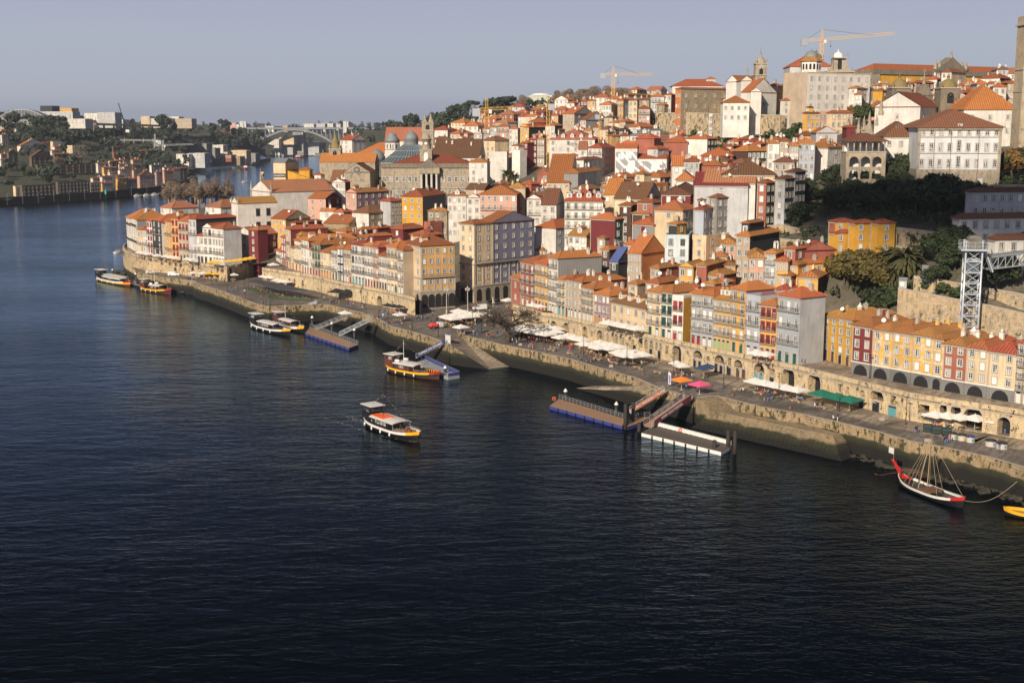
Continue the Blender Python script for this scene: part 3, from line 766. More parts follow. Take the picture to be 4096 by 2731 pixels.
front('in the long western terrace',L2,1000,650,"""
310 375 1052 2 W T o h 2 0 9 b
375 430 890 4 S R r h 2 0 12 D:r@w
430 490 792 5 C R r h 2 0 15 bD:ro
490 530 1012 3 C T o h 1 0 9 D:r
530 612 932 4 C R o h 2 0 14 bD:roc@w
612 700 925 4 W R o h 3 0 20 bd1D:ro
700 735 1030 3 W T o h 1 0 9 D:r
735 835 972 4 T D o h 3 0 16 bD:dr@g
835 965 1072 3 C T m h 4 0 10 bD:oro
965 1035 1035 4 W T o h 2 0 12 bD:rb
1035 1105 1018 4 D D o h 2 0 13 D:tw@w
1105 1200 1032 4 C T o h 3 0 12 bD:rw
1200 1352 985 4 W S r h 4 0 14 bD:rt@d
1352 1450 990 4 W R o h 3 0 14 buD:rr
1450 1520 1002 4 P R r h 2 0 12 bD:db
1520 1615 1108 3 W R o h 3 0 9 bD:bb
1615 1740 1000 4 C T o h 3 0 12 bD:gdw
1740 1810 1035 4 T T o h 2 0 12 bD:wd
""")
def block(xl,xc,xr,yb_c,ytop,z,left,right,roof,nfl,nl,nr,yaw,row,flags='',**kw):
 C=PZ(xc,yb_c,z);t=PY(xc,ytop,C.y).z
 return C,t
C=PZ(1680,1237,5.6)
house_px(1614,1682,1818,985,6,'C','O','r','h',3,5,'','cAd',62,fh=3.35,Y=C.y,label='cream and orange corner block with red hip roof and dormers on the square',name='corner_block',cat='building')
def chain(x0,xm,xs,yt,ht,Y,yaw,parts):
 """one block whose receding side is split between owners; xs: where each ends"""
 C=PY(xm,yt,Y);zb=C.z-ht;K=(H-C.z)*ST;a=rad(yaw);s0=(x0-2048)/F
 W_=(C.x-s0*(C.y*CT+K))/(math.cos(a)+s0*math.sin(a)*CT)
 d0=0;out=[]
 for x1,(wall,side,roof,rt,fl,nf,ns,flags,label)in zip(xs,parts):
  s1=(x1-2048)/F;d1=(s1*(C.y*CT+K)-C.x)/(math.sin(a)-s1*math.cos(a)*CT)
  c=(C.x+d0*math.sin(a),C.y+d0*math.cos(a))
  out.append(house((c[0]-W_*math.cos(a),c[1]+W_*math.sin(a)),c,zb,ht,d1-d0-.04,wall,side,roof,rt,fl,nf,ns,'',flags,label=label,name='corner_block',cat='building',pitch=.3))
  d0=d1
 return out
P1=PZ(1896,1208,5.8);ht1=PY(1896,897,P1.y).z-P1.z
chain(1838,1896,[1968,2138],897,ht1,P1.y,44,[('C','C','o','h',8,2,2,'cqA','tall cream corner block with arcaded foot beside the purple one'),('V','V','o','g',8,0,5,'cqA','tall purple block with orange roof joined to the cream corner block')])
L3a=baseline([(2043,1204),(2084,1217),(2193,1246),(2227,1255),(2329,1278),(2377,1291),(2444,1304)],10.3)
front('in the bare-tree terrace',L3a,1700,950,"""
1012 1122 498 2 S S o h 1 0 9
1124 1290 318 4 S S r h 3 0 12 bD:ww
1290 1448 330 4 Y G o h 4 0 12 bD:br
1450 1560 250 5 W G o h 3 0 x2080 bD:ww
1560 1648 502 4 C R o h 2 0 x2110 bD:tt
1650 1742 505 4 T R o h 3 0 x2200 D:wb
1745 1848 528 4 T R o h 2 0 x2352 D:bw
1850 1983 608 4 C R o h 3 0 x2310 bD:ww
1985 2172 690 3 Q T o h 4 0 12 D:wo
""")
L3b=baseline([(2440,1303),(2585,1339),(2682,1359),(2732,1366),(2757,1374),(2918,1403),(2972,1416),(3033,1429),(3098,1439),(3179,1456)],10.3)
front('in the arcade terrace',L3b,2400,900,"""
128 548 992 2 C C b g 5 0 16 dq
550 712 800 4 C R m h 2 0 14 bD:gw
714 846 800 4 W W o h 2 0 13 bD:gw@g
848 972 862 3 W J o t 2 0 12 bD:rw@r
1064 1190 820 4 B T o h 2 0 14 bD:rr
1192 1324 835 4 B T o h 2 0 14 bD:rw
1326 1528 895 4 Y Y m h 4 0 14 bdD:ll
1530 1700 775 5 Y Q o h 2 0 x2050 bD:gg
1702 1868 870 4 B T o t 2 0 12 bD:rw
1870 2066 960 4 Y T o h 3 0 12 bD:rr@r
2068 2332 862 4 B L o h 3 0 x2590 bD:gg
""")
L4j=baseline([(3284,1432),(3350,1452),(3412,1468)],10.3)
L4=baseline([(3400,1491),(3405,1492),(3760,1560),(3980,1597),(4130,1622)],10.3)
front('in the terrace nearest the lift',L4j,3296,1300,'-20 140 -70 5 J J m h 2 0 14 Dc:bb\n142 318 -52 5 J J m h 2 0 14 Dc:bd')
front('in the terrace nearest the lift',L4,3296,1300,"""
316 548 35 4 R R m h 2 0 14 a
550 778 80 4 X X m h 2 0 14 a
780 1018 112 4 X X m h 2 0 14 a
1020 1262 145 4 X X m h 2 0 14 a
1264 1378 172 4 X X m h 1 0 14 a
1380 1645 252 4 S S m h 2 0 14 a
1647 1908 292 4 C C r h 2 0 14 a
1910 2232 345 4 C C r h 2 0 14 a
2236 2500 240 5 N N r h 3 0 12 bD:ww
""")
table('behind the long western terrace',1000,650,"""
250 420 710 672 4 Y N r g 4 0
140 245 252 655 4 Y Y r h 1 0 15
-20 90 158 800 4 R R m h 1 0
480 540 845 715 4 C R r h 2 0
865 1165 1385 725 3 N N r g 0 0 25
1200 1395 1765 600 4 W N b h 0 4
1125 1250 1635 358 4 P Q m f 2 5 40 d1
965 1118 1180 238 4 W R r f 4 0 20
735 872 962 238 4 W W r h 3 1 35 u
550 730 735 330 4 P P m h 3 0 10 b
1785 2030 2300 405 4 J G o h 3 0 20
1530 1650 1785 460 4 L W r h 0 3
2090 2318 2325 575 4 N N m h 3 0 8
2045 2120 2260 720 4 S S g t 0 0
1010 1130 1310 815 4 P P m h 1 1
1270 1312 1480 800 4 R R o h 1 0
1140 1200 1290 850 4 W W o h 0 0
1235 1290 1450 890 4 D W o f 1 0
1365 1450 1700 905 4 P P o h 3 0
1660 1800 2060 790 4 R R r h 1 0
1440 1500 1660 775 4 R R r h 1 0
1880 2050 2250 862 4 R R r h 1 0
820 985 1005 580 3 W W o g 1 0 15
985 1100 1195 590 3 W L o h 1 0 20
530 600 1080 860 4 S R m h 3 0
""")
table('around the stepped lanes',1700,600,"""
265 485 495 545 5 W W t h 4 0 8 d1
490 648 655 565 5 W W r f 2 0 5
645 1078 1195 525 5 P R o h 6 0 6 b
1197 1365 1510 580 5 W D r f 2 0 10 b
1365 1545 1640 650 5 W W b g 2 0 10 b
1640 2095 2270 605 5 W L r h 5 0 6 bd
1245 1400 1560 540 5 R D b g 0 0
1745 1890 2060 465 4 L P m h 3 2
1430 1700 1850 388 3 C W o g 4 0 8
1350 1440 1450 425 3 W W o g 0 0 8
1635 1800 2065 275 4 G L o h 0 2 20
1320 1505 1512 290 3 S S o f 1 0 10
1508 1632 1640 278 3 S S o f 1 0 10
820 1000 1030 405 4 K K b h 0 0 10
965 1180 1260 450 4 T K m h 2 0 10
1130 1250 1320 405 4 S S o h 1 0
480 700 800 470 5 T D b g 1 0 25
1290 1420 1600 1015 3 L L b h 1 1
1300 1540 1860 925 4 W B o h 0 4
1680 1900 2060 1015 4 W J m g 3 1 35 d1
2050 2150 2235 1000 3 T N m h 1 0
1290 1400 1480 1190 2 W W m h 1 0
1945 2238 2378 820 5 R E o h 0 2 35 @w
2100 2280 2400 530 4 C W o g 2 0 15
2210 2330 2352 360 4 W W o h 1 0
2060 2180 2260 450 4 G G m h 1 0
""")
table('on the hill below the cranes',2100,250,"""
285 820 960 908 4 W W t h 6 0 8 d^
1120 1395 1402 965 3 Z Z o h 4 0 5
740 905 1058 1010 4 W B r h 3 4 25 b
600 690 905 1150 4 W L b h 0 4 30
625 733 740 1025 4 W W t g 1 0 5
380 480 508 1110 3 W T b h 2 0 20
510 620 625 1100 3 B B r h 2 0 8
1630 1905 2030 942 4 S L o h 0 3 25
1300 1520 1600 895 4 S S r h 0 0 25
1890 2145 2262 902 4 W D o h 0 3
1235 1460 1472 862 4 W W g h 3 0 8 d
1475 1590 1600 800 4 W W g h 2 0 8 d
1120 1228 1235 868 4 W W r h 4 0 4
975 1015 1110 865 4 O Y m h 0 2 45
965 1070 1100 830 4 L L o h 2 0 20 d1
1090 1170 1240 800 4 D D b f 1 0 20
880 980 1130 790 4 C D b h 2 0
800 880 900 765 3 C C o h 2 0 10
445 580 815 605 4 T G o g 2 2 40
885 1015 1095 500 4 W T o h 4 1 15
495 580 660 480 3 W S o h 1 1
655 728 735 455 4 R R o h 2 0 10
732 828 832 455 4 O B o h 2 0 8
1095 1158 1165 450 4 O O o h 1 0 10 b
1160 1215 1480 385 4 T T m h 2 0 40
1218 1320 1350 450 4 C C o h 2 1 20
1345 1463 1470 440 4 N N r h 1 0 8
1335 1470 1476 545 4 P P r h 3 0 8 b
1480 1640 1646 405 4 A A o h 4 0 5 b
1640 1720 1765 385 4 W R o h 2 0
1665 1730 1750 285 4 W L g t 0 0
1550 1640 1840 500 3 N N m h 1 2 40
1385 1400 1530 665 2 R R o h 0 3 60
2165 2262 2330 622 4 W W g t 2 0 25 @d
990 1100 1230 712 3 C C o h 1 0
1220 1350 1530 762 3 W W o h 1 1
1080 1180 1290 700 3 T T o h 1 0
930 1030 1090 650 3 T T b h 1 0
650 715 985 680 4 W G r g 2 0 55
565 690 700 780 3 W W o h 4 0 10
690 790 800 800 3 T T o h 2 0 10
50 240 345 708 3 R R r h 0 0 20
75 180 280 560 4 R R o h 1 0
130 230 300 585 4 R R r h 2 0
0 130 200 640 4 C C o h 1 0
310 390 425 625 3 O D o h 2 0
0 45 235 765 4 Y D o h 1 0
90 200 235 860 3 R R o h 2 0
295 400 435 795 3 W G o h 1 0
240 350 440 745 4 W D o h 2 0
52 138 145 905 4 R R o h 2 0 8
142 228 235 905 4 T T o h 3 0 8 b
2350 2420 2530 990 4 W D o h 1 2
820 870 960 930 3 T T b h 1 0
1700 1800 1890 845 3 W W o h 1 0
1440 1560 1690 1020 4 L L o h 2 1
1460 1600 1622 1090 2 R R o h 2 0 12
1030 1165 1290 1345 4 W W o h 0 1
1270 1400 1480 1320 3 C C m h 1 0
150 260 330 1290 3 S S o f 1 0
""".replace('d^','d'))
table('under the wooded western hill',1400,350,"""
1180 1290 1460 548 4 C W o h 2 0
1268 1325 1450 600 4 W T o f 1 1
1455 1553 1560 545 4 W W o f 3 0 8
1560 1645 1650 485 4 T T m h 2 0 8 b
1650 1728 1734 470 4 L L m h 2 0 8
1732 1870 1876 462 4 P P t h 3 0 8 b
1874 1975 2000 488 4 W G o h 3 0 10
2000 2105 2290 462 4 Y D o f 2 0 20
992 1170 1180 605 4 D D b h 5 0 4
1360 1400 1485 690 3 R R m h 0 1
1640 1845 1862 775 4 W W g t 0 0 10
1905 2000 2050 757 4 W W g t 0 0
965 1520 1890 830 3 W W b g 9 0 3
1400 1612 1642 885 4 W L o h 2 0 15
1705 1850 1960 415 3 T W m h 2 0
1950 2100 2130 300 3 R R o h 3 0 15
1975 2130 2190 345 4 W W r h 4 0 15
2110 2310 2352 405 3 R R r h 3 0 15
2135 2250 2330 255 4 R R r h 2 0
1090 1180 1260 700 3 W W o h 1 0
1900 1980 2070 690 4 W W o h 1 0
2010 2090 2200 655 4 R R o h 2 0
1850 1960 2080 800 3 T W o h 2 0
1185 1300 1370 740 3 W W t h 1 0
""")
table('between the mural and the gardens',2400,500,"""
1555 1738 2170 312 4 K D o h 0 9 55 @w
1160 1420 1490 478 4 S G o h 0 0 25
850 1150 1163 485 3 W W o g 3 0 5
990 1170 1180 432 5 L L o h 3 0 8
1105 1745 1860 715 5 L D s g 1 3 12
1215 1830 2020 682 5 W D t g 0 2 14
1440 2060 2190 588 5 C L b h 2 3 10
2045 2290 2400 440 5 T T b h 3 1 15
1190 1560 1700 368 4 S T o h 3 1 15
1430 1560 1720 495 4 L K r h 1 0
1540 1700 1910 455 4 G D b h 1 0
1260 1500 1640 430 4 T D b h 1 0 25
1690 1810 1930 203 3 W W r h 1 0
1840 1930 1960 195 3 R R o h 1 0
1800 1890 2020 228 4 W R o h 1 0
1975 2110 2116 218 4 W W o h 2 0 8
2115 2220 2232 192 4 T T m h 2 0 10
2230 2338 2350 245 5 W W o h 3 0 10
1500 1630 1690 198 3 C D o h 1 0
1640 1760 1860 170 3 R R r h 1 0
340 510 800 715 4 Z Z g t 3 4
150 285 400 620 4 W W o h 0 1
30 100 200 690 4 G D m h 1 0
165 545 715 875 4 C L b g 0 0 20
895 1095 1130 652 4 W W m h 0 0 10 =.8
720 1065 1180 822 5 R R b h 2 0 12
1180 1190 1385 885 5 R R b h 0 3 60 d
640 975 1225 1008 5 C L r h 1 6 30
1200 1222 1385 998 5 B B r h 0 3 30
1340 1380 1592 862 5 G G b h 1 3 50
225 370 475 950 5 K R o p 1 1 25
380 590 840 1052 4 K L m h 0 3
385 632 875 1178 5 G C o h 1 3 35 @r
870 905 995 1170 5 D J m h 0 1
765 1045 1085 1322 4 A G g t 2 0 12 @d
1085 1250 1520 1328 3 C C m t 1 2
1605 1765 2110 1312 5 T D o h 2 0 35 u@
440 620 720 920 5 S L r h 1 0
1850 1960 2060 690 5 S D r h 1 2
2190 2300 2420 560 5 L D b h 1 3
2060 2180 2300 640 5 L D b h 1 3
""".replace('u@','u'))
table('behind the arcade terrace',2400,900,"""
330 490 765 340 5 T Z o g 5 0 40 =.75
115 215 490 440 4 D D u g 1 1 40 =.8
595 700 945 515 4 P S m h 2 1
930 1100 1255 500 5 Y J m f 2 2 30
1230 1255 1475 480 5 S S m h 0 0 30
1250 1410 1600 598 4 C S m h 2 0
1290 1500 1555 378 3 P P m h 3 1 20
1482 1595 1600 475 3 Y Y m h 1 0 8
1420 1600 1606 225 3 P P m h 2 0 8
1750 1935 1945 388 5 P P m h 2 0 10
1940 2070 2180 338 5 B S m h 2 0 30 b
2180 2300 2352 288 5 S S r h 1 1
2065 2215 2400 428 5 Y Y o h 3 0 25
2110 2250 2500 600 4 S S m h 2 1
2210 2330 2470 470 4 Y Y m h 1 1
540 700 960 690 4 S R r h 2 0
1090 1160 1235 735 4 R R r h 1 0
1260 1350 1560 700 4 S S m h 0 0
1400 1480 1530 800 4 Q Q r h 1 0
20 110 275 295 4 K K o h 1 0
280 400 470 235 5 Z S o h 1 0
-20 60 180 160 4 T T m h 1 0
360 440 550 700 4 C T m h 1 0
1760 1880 2080 870 4 T R o h 0 0
2060 2200 2352 770 4 T R r h 0 0
""")
table('under the hanging gardens',3200,850,"""
395 415 655 112 4 S J r p 0 2 72 ^2.5 q
648 656 918 130 4 J J r p 0 2 72 ^2.4 q
912 920 1098 130 4 J J r p 0 1 72 ^2.4 q
405 420 656 246 3 J J r p 0 2 70 ^2.6 q
0 30 408 452 3 S S r g 0 0 70
-60 0 455 608 3 Y Y o h 0 3 70
-20 215 440 768 4 Y K m h 1 1 25
""".replace('q@','q'))
table('on the convent hillside',3296,500,"""
1738 1746 2560 792 4 L L b h 0 8 80 q
1560 1590 2600 1105 3 W W b h 0 8 79 q
2005 2018 2600 1352 3 W W b h 0 4 79 q
""",y0=265)
table('below the great white block',2700,100,"""
1225 1285 1540 728 4 N T m g 0 5 62
1080 1205 1280 720 5 W Y o h 2 1 30 b
1252 1285 1550 888 5 W W o h 0 5 68
1545 1553 1700 1042 4 Y Y b h 0 3 70 d
1696 1703 1832 1038 3 P P g t 0 3 70
1825 1836 2090 1038 3 C C o h 0 4 70
1660 1908 1960 1272 4 L L o f 1 0 6
2030 2122 2130 1207 3 R R o p 1 0 8
1465 1645 1655 1302 3 Z Z b h 1 0 8
1455 1650 1660 1392 4 B P o h 3 0 8
1660 1890 1902 1400 3 W W o h 1 0 10
1620 1800 1990 1442 3 W W m h 0 1
2050 2140 2330 748 4 W W m h 1 3
2120 2200 2210 820 3 W L o h 2 0 10
1100 1220 1320 1350 3 W W o h 1 0
570 720 726 870 3 W W o h 3 0 6
""")
table('among the hilltop bell towers',3296,100,"""
575 690 795 778 3 J J o h 0 2
600 640 815 715 3 W W o h 1 2 60
1055 1090 1292 682 4 T R o h 0 4 60
975 1048 1058 690 4 R R o h 2 0 10
1195 1330 1402 642 3 W G o h 1 1
980 1110 1130 745 3 T T o h 3 0 15
1385 1500 1665 558 4 W C r h 2 0
1845 2070 2210 628 3 W K o h 1 1
2055 2188 2195 527 3 L L b h 3 0 8
1650 1760 1860 688 3 W W o h 2 0
1800 1928 1935 697 4 L D o h 3 0 10
1935 2058 2065 697 4 W W o h 2 0 10
1710 1872 1880 772 3 L L o h 2 0 10
1565 1640 1790 802 4 L D o h 1 3
1990 2148 2160 732 4 W W o h 2 0 12
2160 2272 2280 686 4 T T o h 3 0 8
1845 2088 2110 848 3 C C m h 2 0 8
1560 1640 1700 905 4 T T o h 1 0
1640 1700 1800 745 3 T T o h 1 0
1555 1620 1660 720 3 W W o h 1 0
""")
# ------------------------------------------------------------------ churches, palaces and other large buildings
GRAN=stone('weathered_granite',(.34,.30,.245),1.3,.6,contrast=.12)
GRAN_D=stone('dark_granite',(.19,.17,.14),1.3,.6,contrast=.15)
LEAD=plain('lead_roofing',(.20,.22,.23),.6,0,.2)
MOSSD=plain('lichened_stone',(.22,.17,.07),.9,0,.3)
BLACK=plain('black_paint',(.015,.015,.016),.5)
WHT=plaster('wall_white',WALLC['W'])
def text(s,parent,loc,size,mat,rot=(math.pi/2,0,0),name='lettering',align='CENTER',ext=.01):
 c=bpy.data.curves.new(name,'FONT');c.body=s;c.size=size;c.align_x=align;c.extrude=ext;c.materials.append(mat)
 t=bpy.data.objects.new(name,c);COL.objects.link(t);dg=bpy.context.evaluated_depsgraph_get();dg.update()
 me=bpy.data.meshes.new_from_object(t.evaluated_get(dg));bpy.data.objects.remove(t);o=place(name,me,None,loc);o.rotation_euler=rot
 if parent is not None:adopt(o,parent)
 return o
def belfry(par,name,loc,w,h,mat,dome='round',domemat=None,rz=0,levels=2,open_h=.3,dm_h=.7,finial=True):
 """square bell tower with cornices, arched bell openings and a dome"""
 m=MB();m.box(0,0,-4,w,w,h+4,mat)
 o=m.build(name,par,loc,rz)
 c=MB()
 for k in range(1,levels+1):c.box(0,0,h*k/levels-.35,w+.7,w+.7,.4,STONE_T)
 c.build('cornice',o)
 b=MB();oh=h*open_h
 arch_panel(b,0,-w/2,h*.93-oh-.3,w*.34,oh,DARK_I);b.build('bell_opening',o)
 b=MB();arch_panel(b,w/2,0,h*.93-oh-.3,w*.34,oh,DARK_I,'y');b.build('bell_opening',o)
 b=MB();b.lathe([(.0,-.9),(.45,-.85),(.35,-.3),(.12,0)],8,plain('bronze_bell',(.10,.09,.05),.5,.5));b.build('bell',o,(0,-w/2-.12,h*.93-.8))
 d=MB();dmt=domemat or mat;r=w*.46;dh=w*dm_h
 if dome=='round':d.lathe([(r,0),(r,.4),(r*.95,dh*.25),(r*.78,dh*.55),(r*.5,dh*.8),(r*.16,dh),(r*.16,dh+.6),(r*.24,dh+.7),(.12,dh+1.2),(.02,dh+2.0)],16,dmt)
 elif dome=='bulb':d.lathe([(r,0),(r,dh*.2),(r*.72,dh*.3),(r*.66,dh*.5),(r*.58,dh*.72),(r*.3,dh*.95),(.3,dh*1.05),(.45,dh*1.15),(.1,dh*1.3),(.03,dh*1.6)],12,dmt)
 elif dome=='spirelets':
  for sx in(-.25,.25):d.lathe([(w*.2,0),(w*.2,dh*.3),(w*.1,dh*.6),(w*.12,dh*.8),(.05,dh*1.4)],8,dmt,sx*w,0)
 d.build('dome',o,(0,0,h))
 if finial:
  f=MB()
  for sx in(-1,1):
   for sy in(-1,1):f.lathe([(.35,0),(.2,.5),(.4,1.0),(.12,1.5),(.02,2.4)],6,mat,sx*w*.44,sy*w*.44)
  f.build('pinnacle',o,(0,0,h))
 return o
def finial(par,x,y,z,h,mat=GRAN,cross=False):
 m=MB();m.lathe([(h*.14,0),(h*.16,h*.18),(h*.08,h*.3),(h*.12,h*.42),(.04,h)],6,mat)
 if cross:m.box(0,0,h*.9,.14,.14,h*.5,mat);m.box(0,0,h*1.15,h*.35,.14,.14,mat)
 m.build('finial',par,(x,y,z))
def big(A_px,C_px,Y,yaw=0):
 """ends of a frontage from two pixels; the second lies at distance Y"""
 C=PY(C_px[0],C_px[1],Y);K=(H-C.z)*ST;a=rad(yaw);s0=(A_px-2048)/F
 W_=(C.x-s0*(C.y*CT+K))/(math.cos(a)+s0*math.sin(a)*CT)
 return Vector((C.x-W_*math.cos(a),C.y+W_*math.sin(a))),Vector((C.x,C.y)),C.z
def root_at(name,label,cat,A,B,zb):
 return thing(name,label,cat,((A.x+B.x)/2,(A.y+B.y)/2,zb),math.atan2(B.y-A.y,B.x-A.x))
def exchange_palace():
 A,B,zt=big(1527,(1913,672),600,2);Wd=(B-A).length;h=25;zb=zt-h
 o=root_at('exchange_palace','long grey granite palace with columned portico, pediment and domed clock tower','palace',A,B,zb)
 x0,x1,D=-Wd/2,Wd/2,30
 m=MB();m.box(0,D/2,-6,Wd,D,h+6,GRAN);m.build('wall',o)
 c=MB();c.box(0,D/2,h,Wd+1.2,D+1.2,.5,GRAN_D);c.box(0,-.1,h+.5,Wd+.6,.5,1.5,GRAN_D);c.box(0,-.15,h*.36,Wd,.5,.5,STONE_T);c.build('cornice',o)
 r,g,_=roof_mb(Wd-1.5,D-2,0,'h',rm('r'),GRAN,.36,0);r.build('roof',o,(0,1,h+.5))
 pw=Wd*.20;px_=Wd*-.005
 p=MB();p.box(px_,-1.4,h*.36,pw,2.8,.8,GRAN);p.box(px_,-1.4,-6,pw,2.8,h*.36+6,GRAN);p.box(px_,-1.5,h-2.6,pw+.8,3.2,2.6,GRAN)
 p.add([(px_-pw/2-1,-3.2,h),(px_+pw/2+1,-3.2,h),(px_,-3.2,h+4.6),(px_-pw/2-1,.6,h),(px_+pw/2+1,.6,h),(px_,.6,h+4.6)],[(0,1,2),(3,5,4),(0,2,5,3),(1,4,5,2),(0,3,4,1)],GRAN_D)
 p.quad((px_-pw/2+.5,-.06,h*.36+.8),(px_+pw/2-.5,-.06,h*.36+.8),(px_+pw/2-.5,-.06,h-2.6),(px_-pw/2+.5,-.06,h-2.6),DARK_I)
 for i in range(3):arch_panel(p,px_+(i-1)*pw*.3,-2.8,0,pw*.2,h*.26,DARK_I)
 po=p.build('portico',o)
 for i in range(4):
  q=MB();q.lathe([(.75,0),(.62,.5),(.55,h*.64-4.4),(.8,h*.64-3.6)],10,plain('pale_column',(.55,.52,.46),.8));q.build('column',po,(px_-pw/2+1+(pw-2)*i/3,-2.1,h*.36+.8))
 n=7
 for s in(-1,1):
  L0=px_+s*pw/2;L1=x1 if s>0 else x0
  for i in range(6 if s<0 else 6):
   x=L0+(L1-L0)*(i+.6)/6
   for z,hh in((h*.42,4.2),(h*.74,2.4),(h*.06,3.6)):
    put_window(o,x,0,z,0,1.5,hh,'s',False,'s')
    if hh==4.2:q=MB();q.add([(x-1.2,-.4,z+5),(x+1.2,-.4,z+5),(x,-.4,z+5.8),(x-1.2,0,z+5),(x+1.2,0,z+5),(x,0,z+5.8)],[(0,1,2),(0,2,5,3),(1,4,5,2),(0,3,4,1)],STONE_T);q.build('window_pediment',o)
 T=PY(1704,660,612);loc=((T-Vector((o.location.x,o.location.y,zb))));
 t=MB();t.box(0,0,0,9.2,9.2,14,GRAN);t.box(0,0,14,10.4,10.4,.7,STONE_T);t.lathe([(3.6,14.7),(3.6,22.6),(4.2,22.8),(4.2,23.5),(3.2,23.9),(3.1,24.6),(2.6,26.2),(1.6,27.4),(.3,28.2),(.05,30)],16,GRAN)
 arch_panel(t,0,-4.6,4,3,8,WHITE_F);to=t.build('clock_tower',o,(loc.x,10,h+.3));to.scale=(.62,.62,.56)
 for an in(-math.pi/2,-math.pi*.8,-.2):
  k=MB();k.lathe([(1.35,0),(1.35,.3)],16,GRAN_D);k.lathe([(1.15,.3),(1.15,.38)],16,plain('clock_white',(.8,.8,.76)));k.box(0,.35,.4,.12,.8,.06,BLACK);k.box(.25,0,.4,.6,.12,.06,BLACK)
  f=k.build('clock_face',to,(3.5*math.cos(an),3.5*math.sin(an),19.5));f.rotation_euler=(math.pi/2,0,an+math.pi/2)
exchange_palace()
def gabled(par,A,B,zb,h,D,mat,roof,ridge='f',pitch=.55,name='nave'):
 W_=(B-A).length;e=(B-A).normalized();mid=(A+B)/2
 o=None;m=MB();m.box(0,D/2,-5,W_,D,h+5,mat)
 r,g,top=roof_mb(W_,D,h,ridge,roof,mat,pitch,.35)
 loc=(mid.x-par.location.x,mid.y-par.location.y,zb-par.location.z);an=math.atan2(e.y,e.x)
 k=len(m.v);m.v+=g.v;m.f+=[[i+k for i in f]for f in g.f];m.m+=[m.mi(g.mats[q])for q in g.m];m.sm+=g.sm
 o=m.build(name,par,loc,an);r.build('roof',o);return o,top
def friary_church():
 A,B,zt=big(1275,(1340,690),585,20);o=thing('friary_church','grey granite church with rose window gable, orange roof and domed bell tower','church',(B.x,B.y,zt-16))
 gabled(o,*big(1278,(1500,668),606,2)[:2],zt-16,20,14,GRAN,rm('o'),'g')
 A2,B2,z2=big(1375,(1480,690),590,4)
 g,top=gabled(o,A2,B2,z2-14,14,22,GRAN,rm('b'),'f',.62,'transept')
 k=MB();k.lathe([(1.9,0),(1.9,.25)],20,STONE_T);k.lathe([(1.55,.25),(1.55,.3)],20,DARK_I)
 for i in range(6):k.box(.0,0,.3,3.0,.16,.08,STONE_T,rz=i*math.pi/6)
 r=k.build('rose_window',g,(0,-.05,15.2));r.rotation_euler=(math.pi/2,0,0)
 gabled(o,*big(1320,(1372,700),588,4)[:2],z2-14,9,14,GRAN,rm('b'),'g',.8,'chapel')
 T=PY(1343,645,615);belfry(o,'bell_tower',(T.x-o.location.x,T.y-o.location.y,T.z-4-o.location.z),5.6,10,GRAN,'bulb',MOSSD,dm_h=1.0)
friary_church()
def white_church():
 A,B,zt=big(1003,(1085,770),545,55);o=thing('white_church','white parish church with pinnacled gable and long orange nave roof','church',(B.x,B.y,zt-15))
 g,top=gabled(o,A,B,zt-16,16,30,WHT,rm('t'),'f',.42)
 W_=(B-A).length
 for s in(-1,1):finial(g,s*(W_/2-.3),.2,16.2,4.5)
 finial(g,0,.2,top-.3,4.0,GRAN,True)
 q=MB();
 for s in(-1,1):q.box(s*(W_/2-.5),-.12,-4,1.1,.3,20,GRAN)
 q.build('pilaster',g)
 A,B,zt=big(925,(951,815),520,58);o2=thing('white_chapel','low white chapel with mossy roof and small curved gable before the parish church','chapel',(B.x,B.y,zt-13))
 g,top=gabled(o2,A,B,zt-13,13,17,WHT,rm('m'),'f',.55)
 W_=(B-A).length
 for s in(-1,1):finial(g,s*(W_/2-.2),.2,13.2,2.6)
 for y in(8.5,13):
  for z,hh in((7.5,3.4),(3.2,2.2)):k=MB();k.box(0,0,0,.16,2.0,hh,STONE_T);k.box(.05,0,.2,.16,1.6,hh-.4,DARK_I);k.build('window',g,(W_/2,y,z))
white_church()
def billboard_house():
 A,B,zt=big(1093,(1141,652),700,8);o=root_at('warehouse','yellow riverside warehouse with tall painted end wall lettered in white on black','warehouse',A,B,zt-26)
 Wd=(B-A).length;m=MB();m.box(0,12,-3,Wd,24,29,wm('C'));m.box(Wd/2+9,12,-3,18,20,19,wm('J'));m.build('wall',o)
 m=MB();m.add([(-Wd/2,-.2,26),(Wd/2,-.2,26),(Wd/2,24,26),(-Wd/2,24,26),(-Wd/2,6,28.5),(Wd/2,6,28.5)],[(0,1,5,4),(1,2,5),(2,3,4,5),(3,0,4)],LEAD)
 m.add([(Wd/2,1.8,22),(Wd/2+18,1.8,15.6),(Wd/2+18,22.2,15.6),(Wd/2,22.2,22),(Wd/2,1.8,15.8),(Wd/2+18,1.8,15.5)],[(0,1,2,3),(4,5,1,0)],wm('J'));m.build('roof',o)
 a=MB();a.box(0,0,0,6,6,5,wm('J'));ao=a.build('attic',o,(Wd/2+9,8,17));r,g,_=roof_mb(6,6,5,'h',rm('o'),wm('J'),.4,.5);r.build('attic_roof',ao,(0,-3,0))
 b=MB();b.box(0,-.12,0,Wd-.2,.2,2.0,BLACK);s=b.build('sign_band',o,(0,0,18.2))
 text('SANDEMAN',s,(0,-.3,.5),1.15,plain('sign_white',(.8,.8,.78)),ext=.03)
billboard_house()
def house_label(*a,**k):return house(*a,**k)
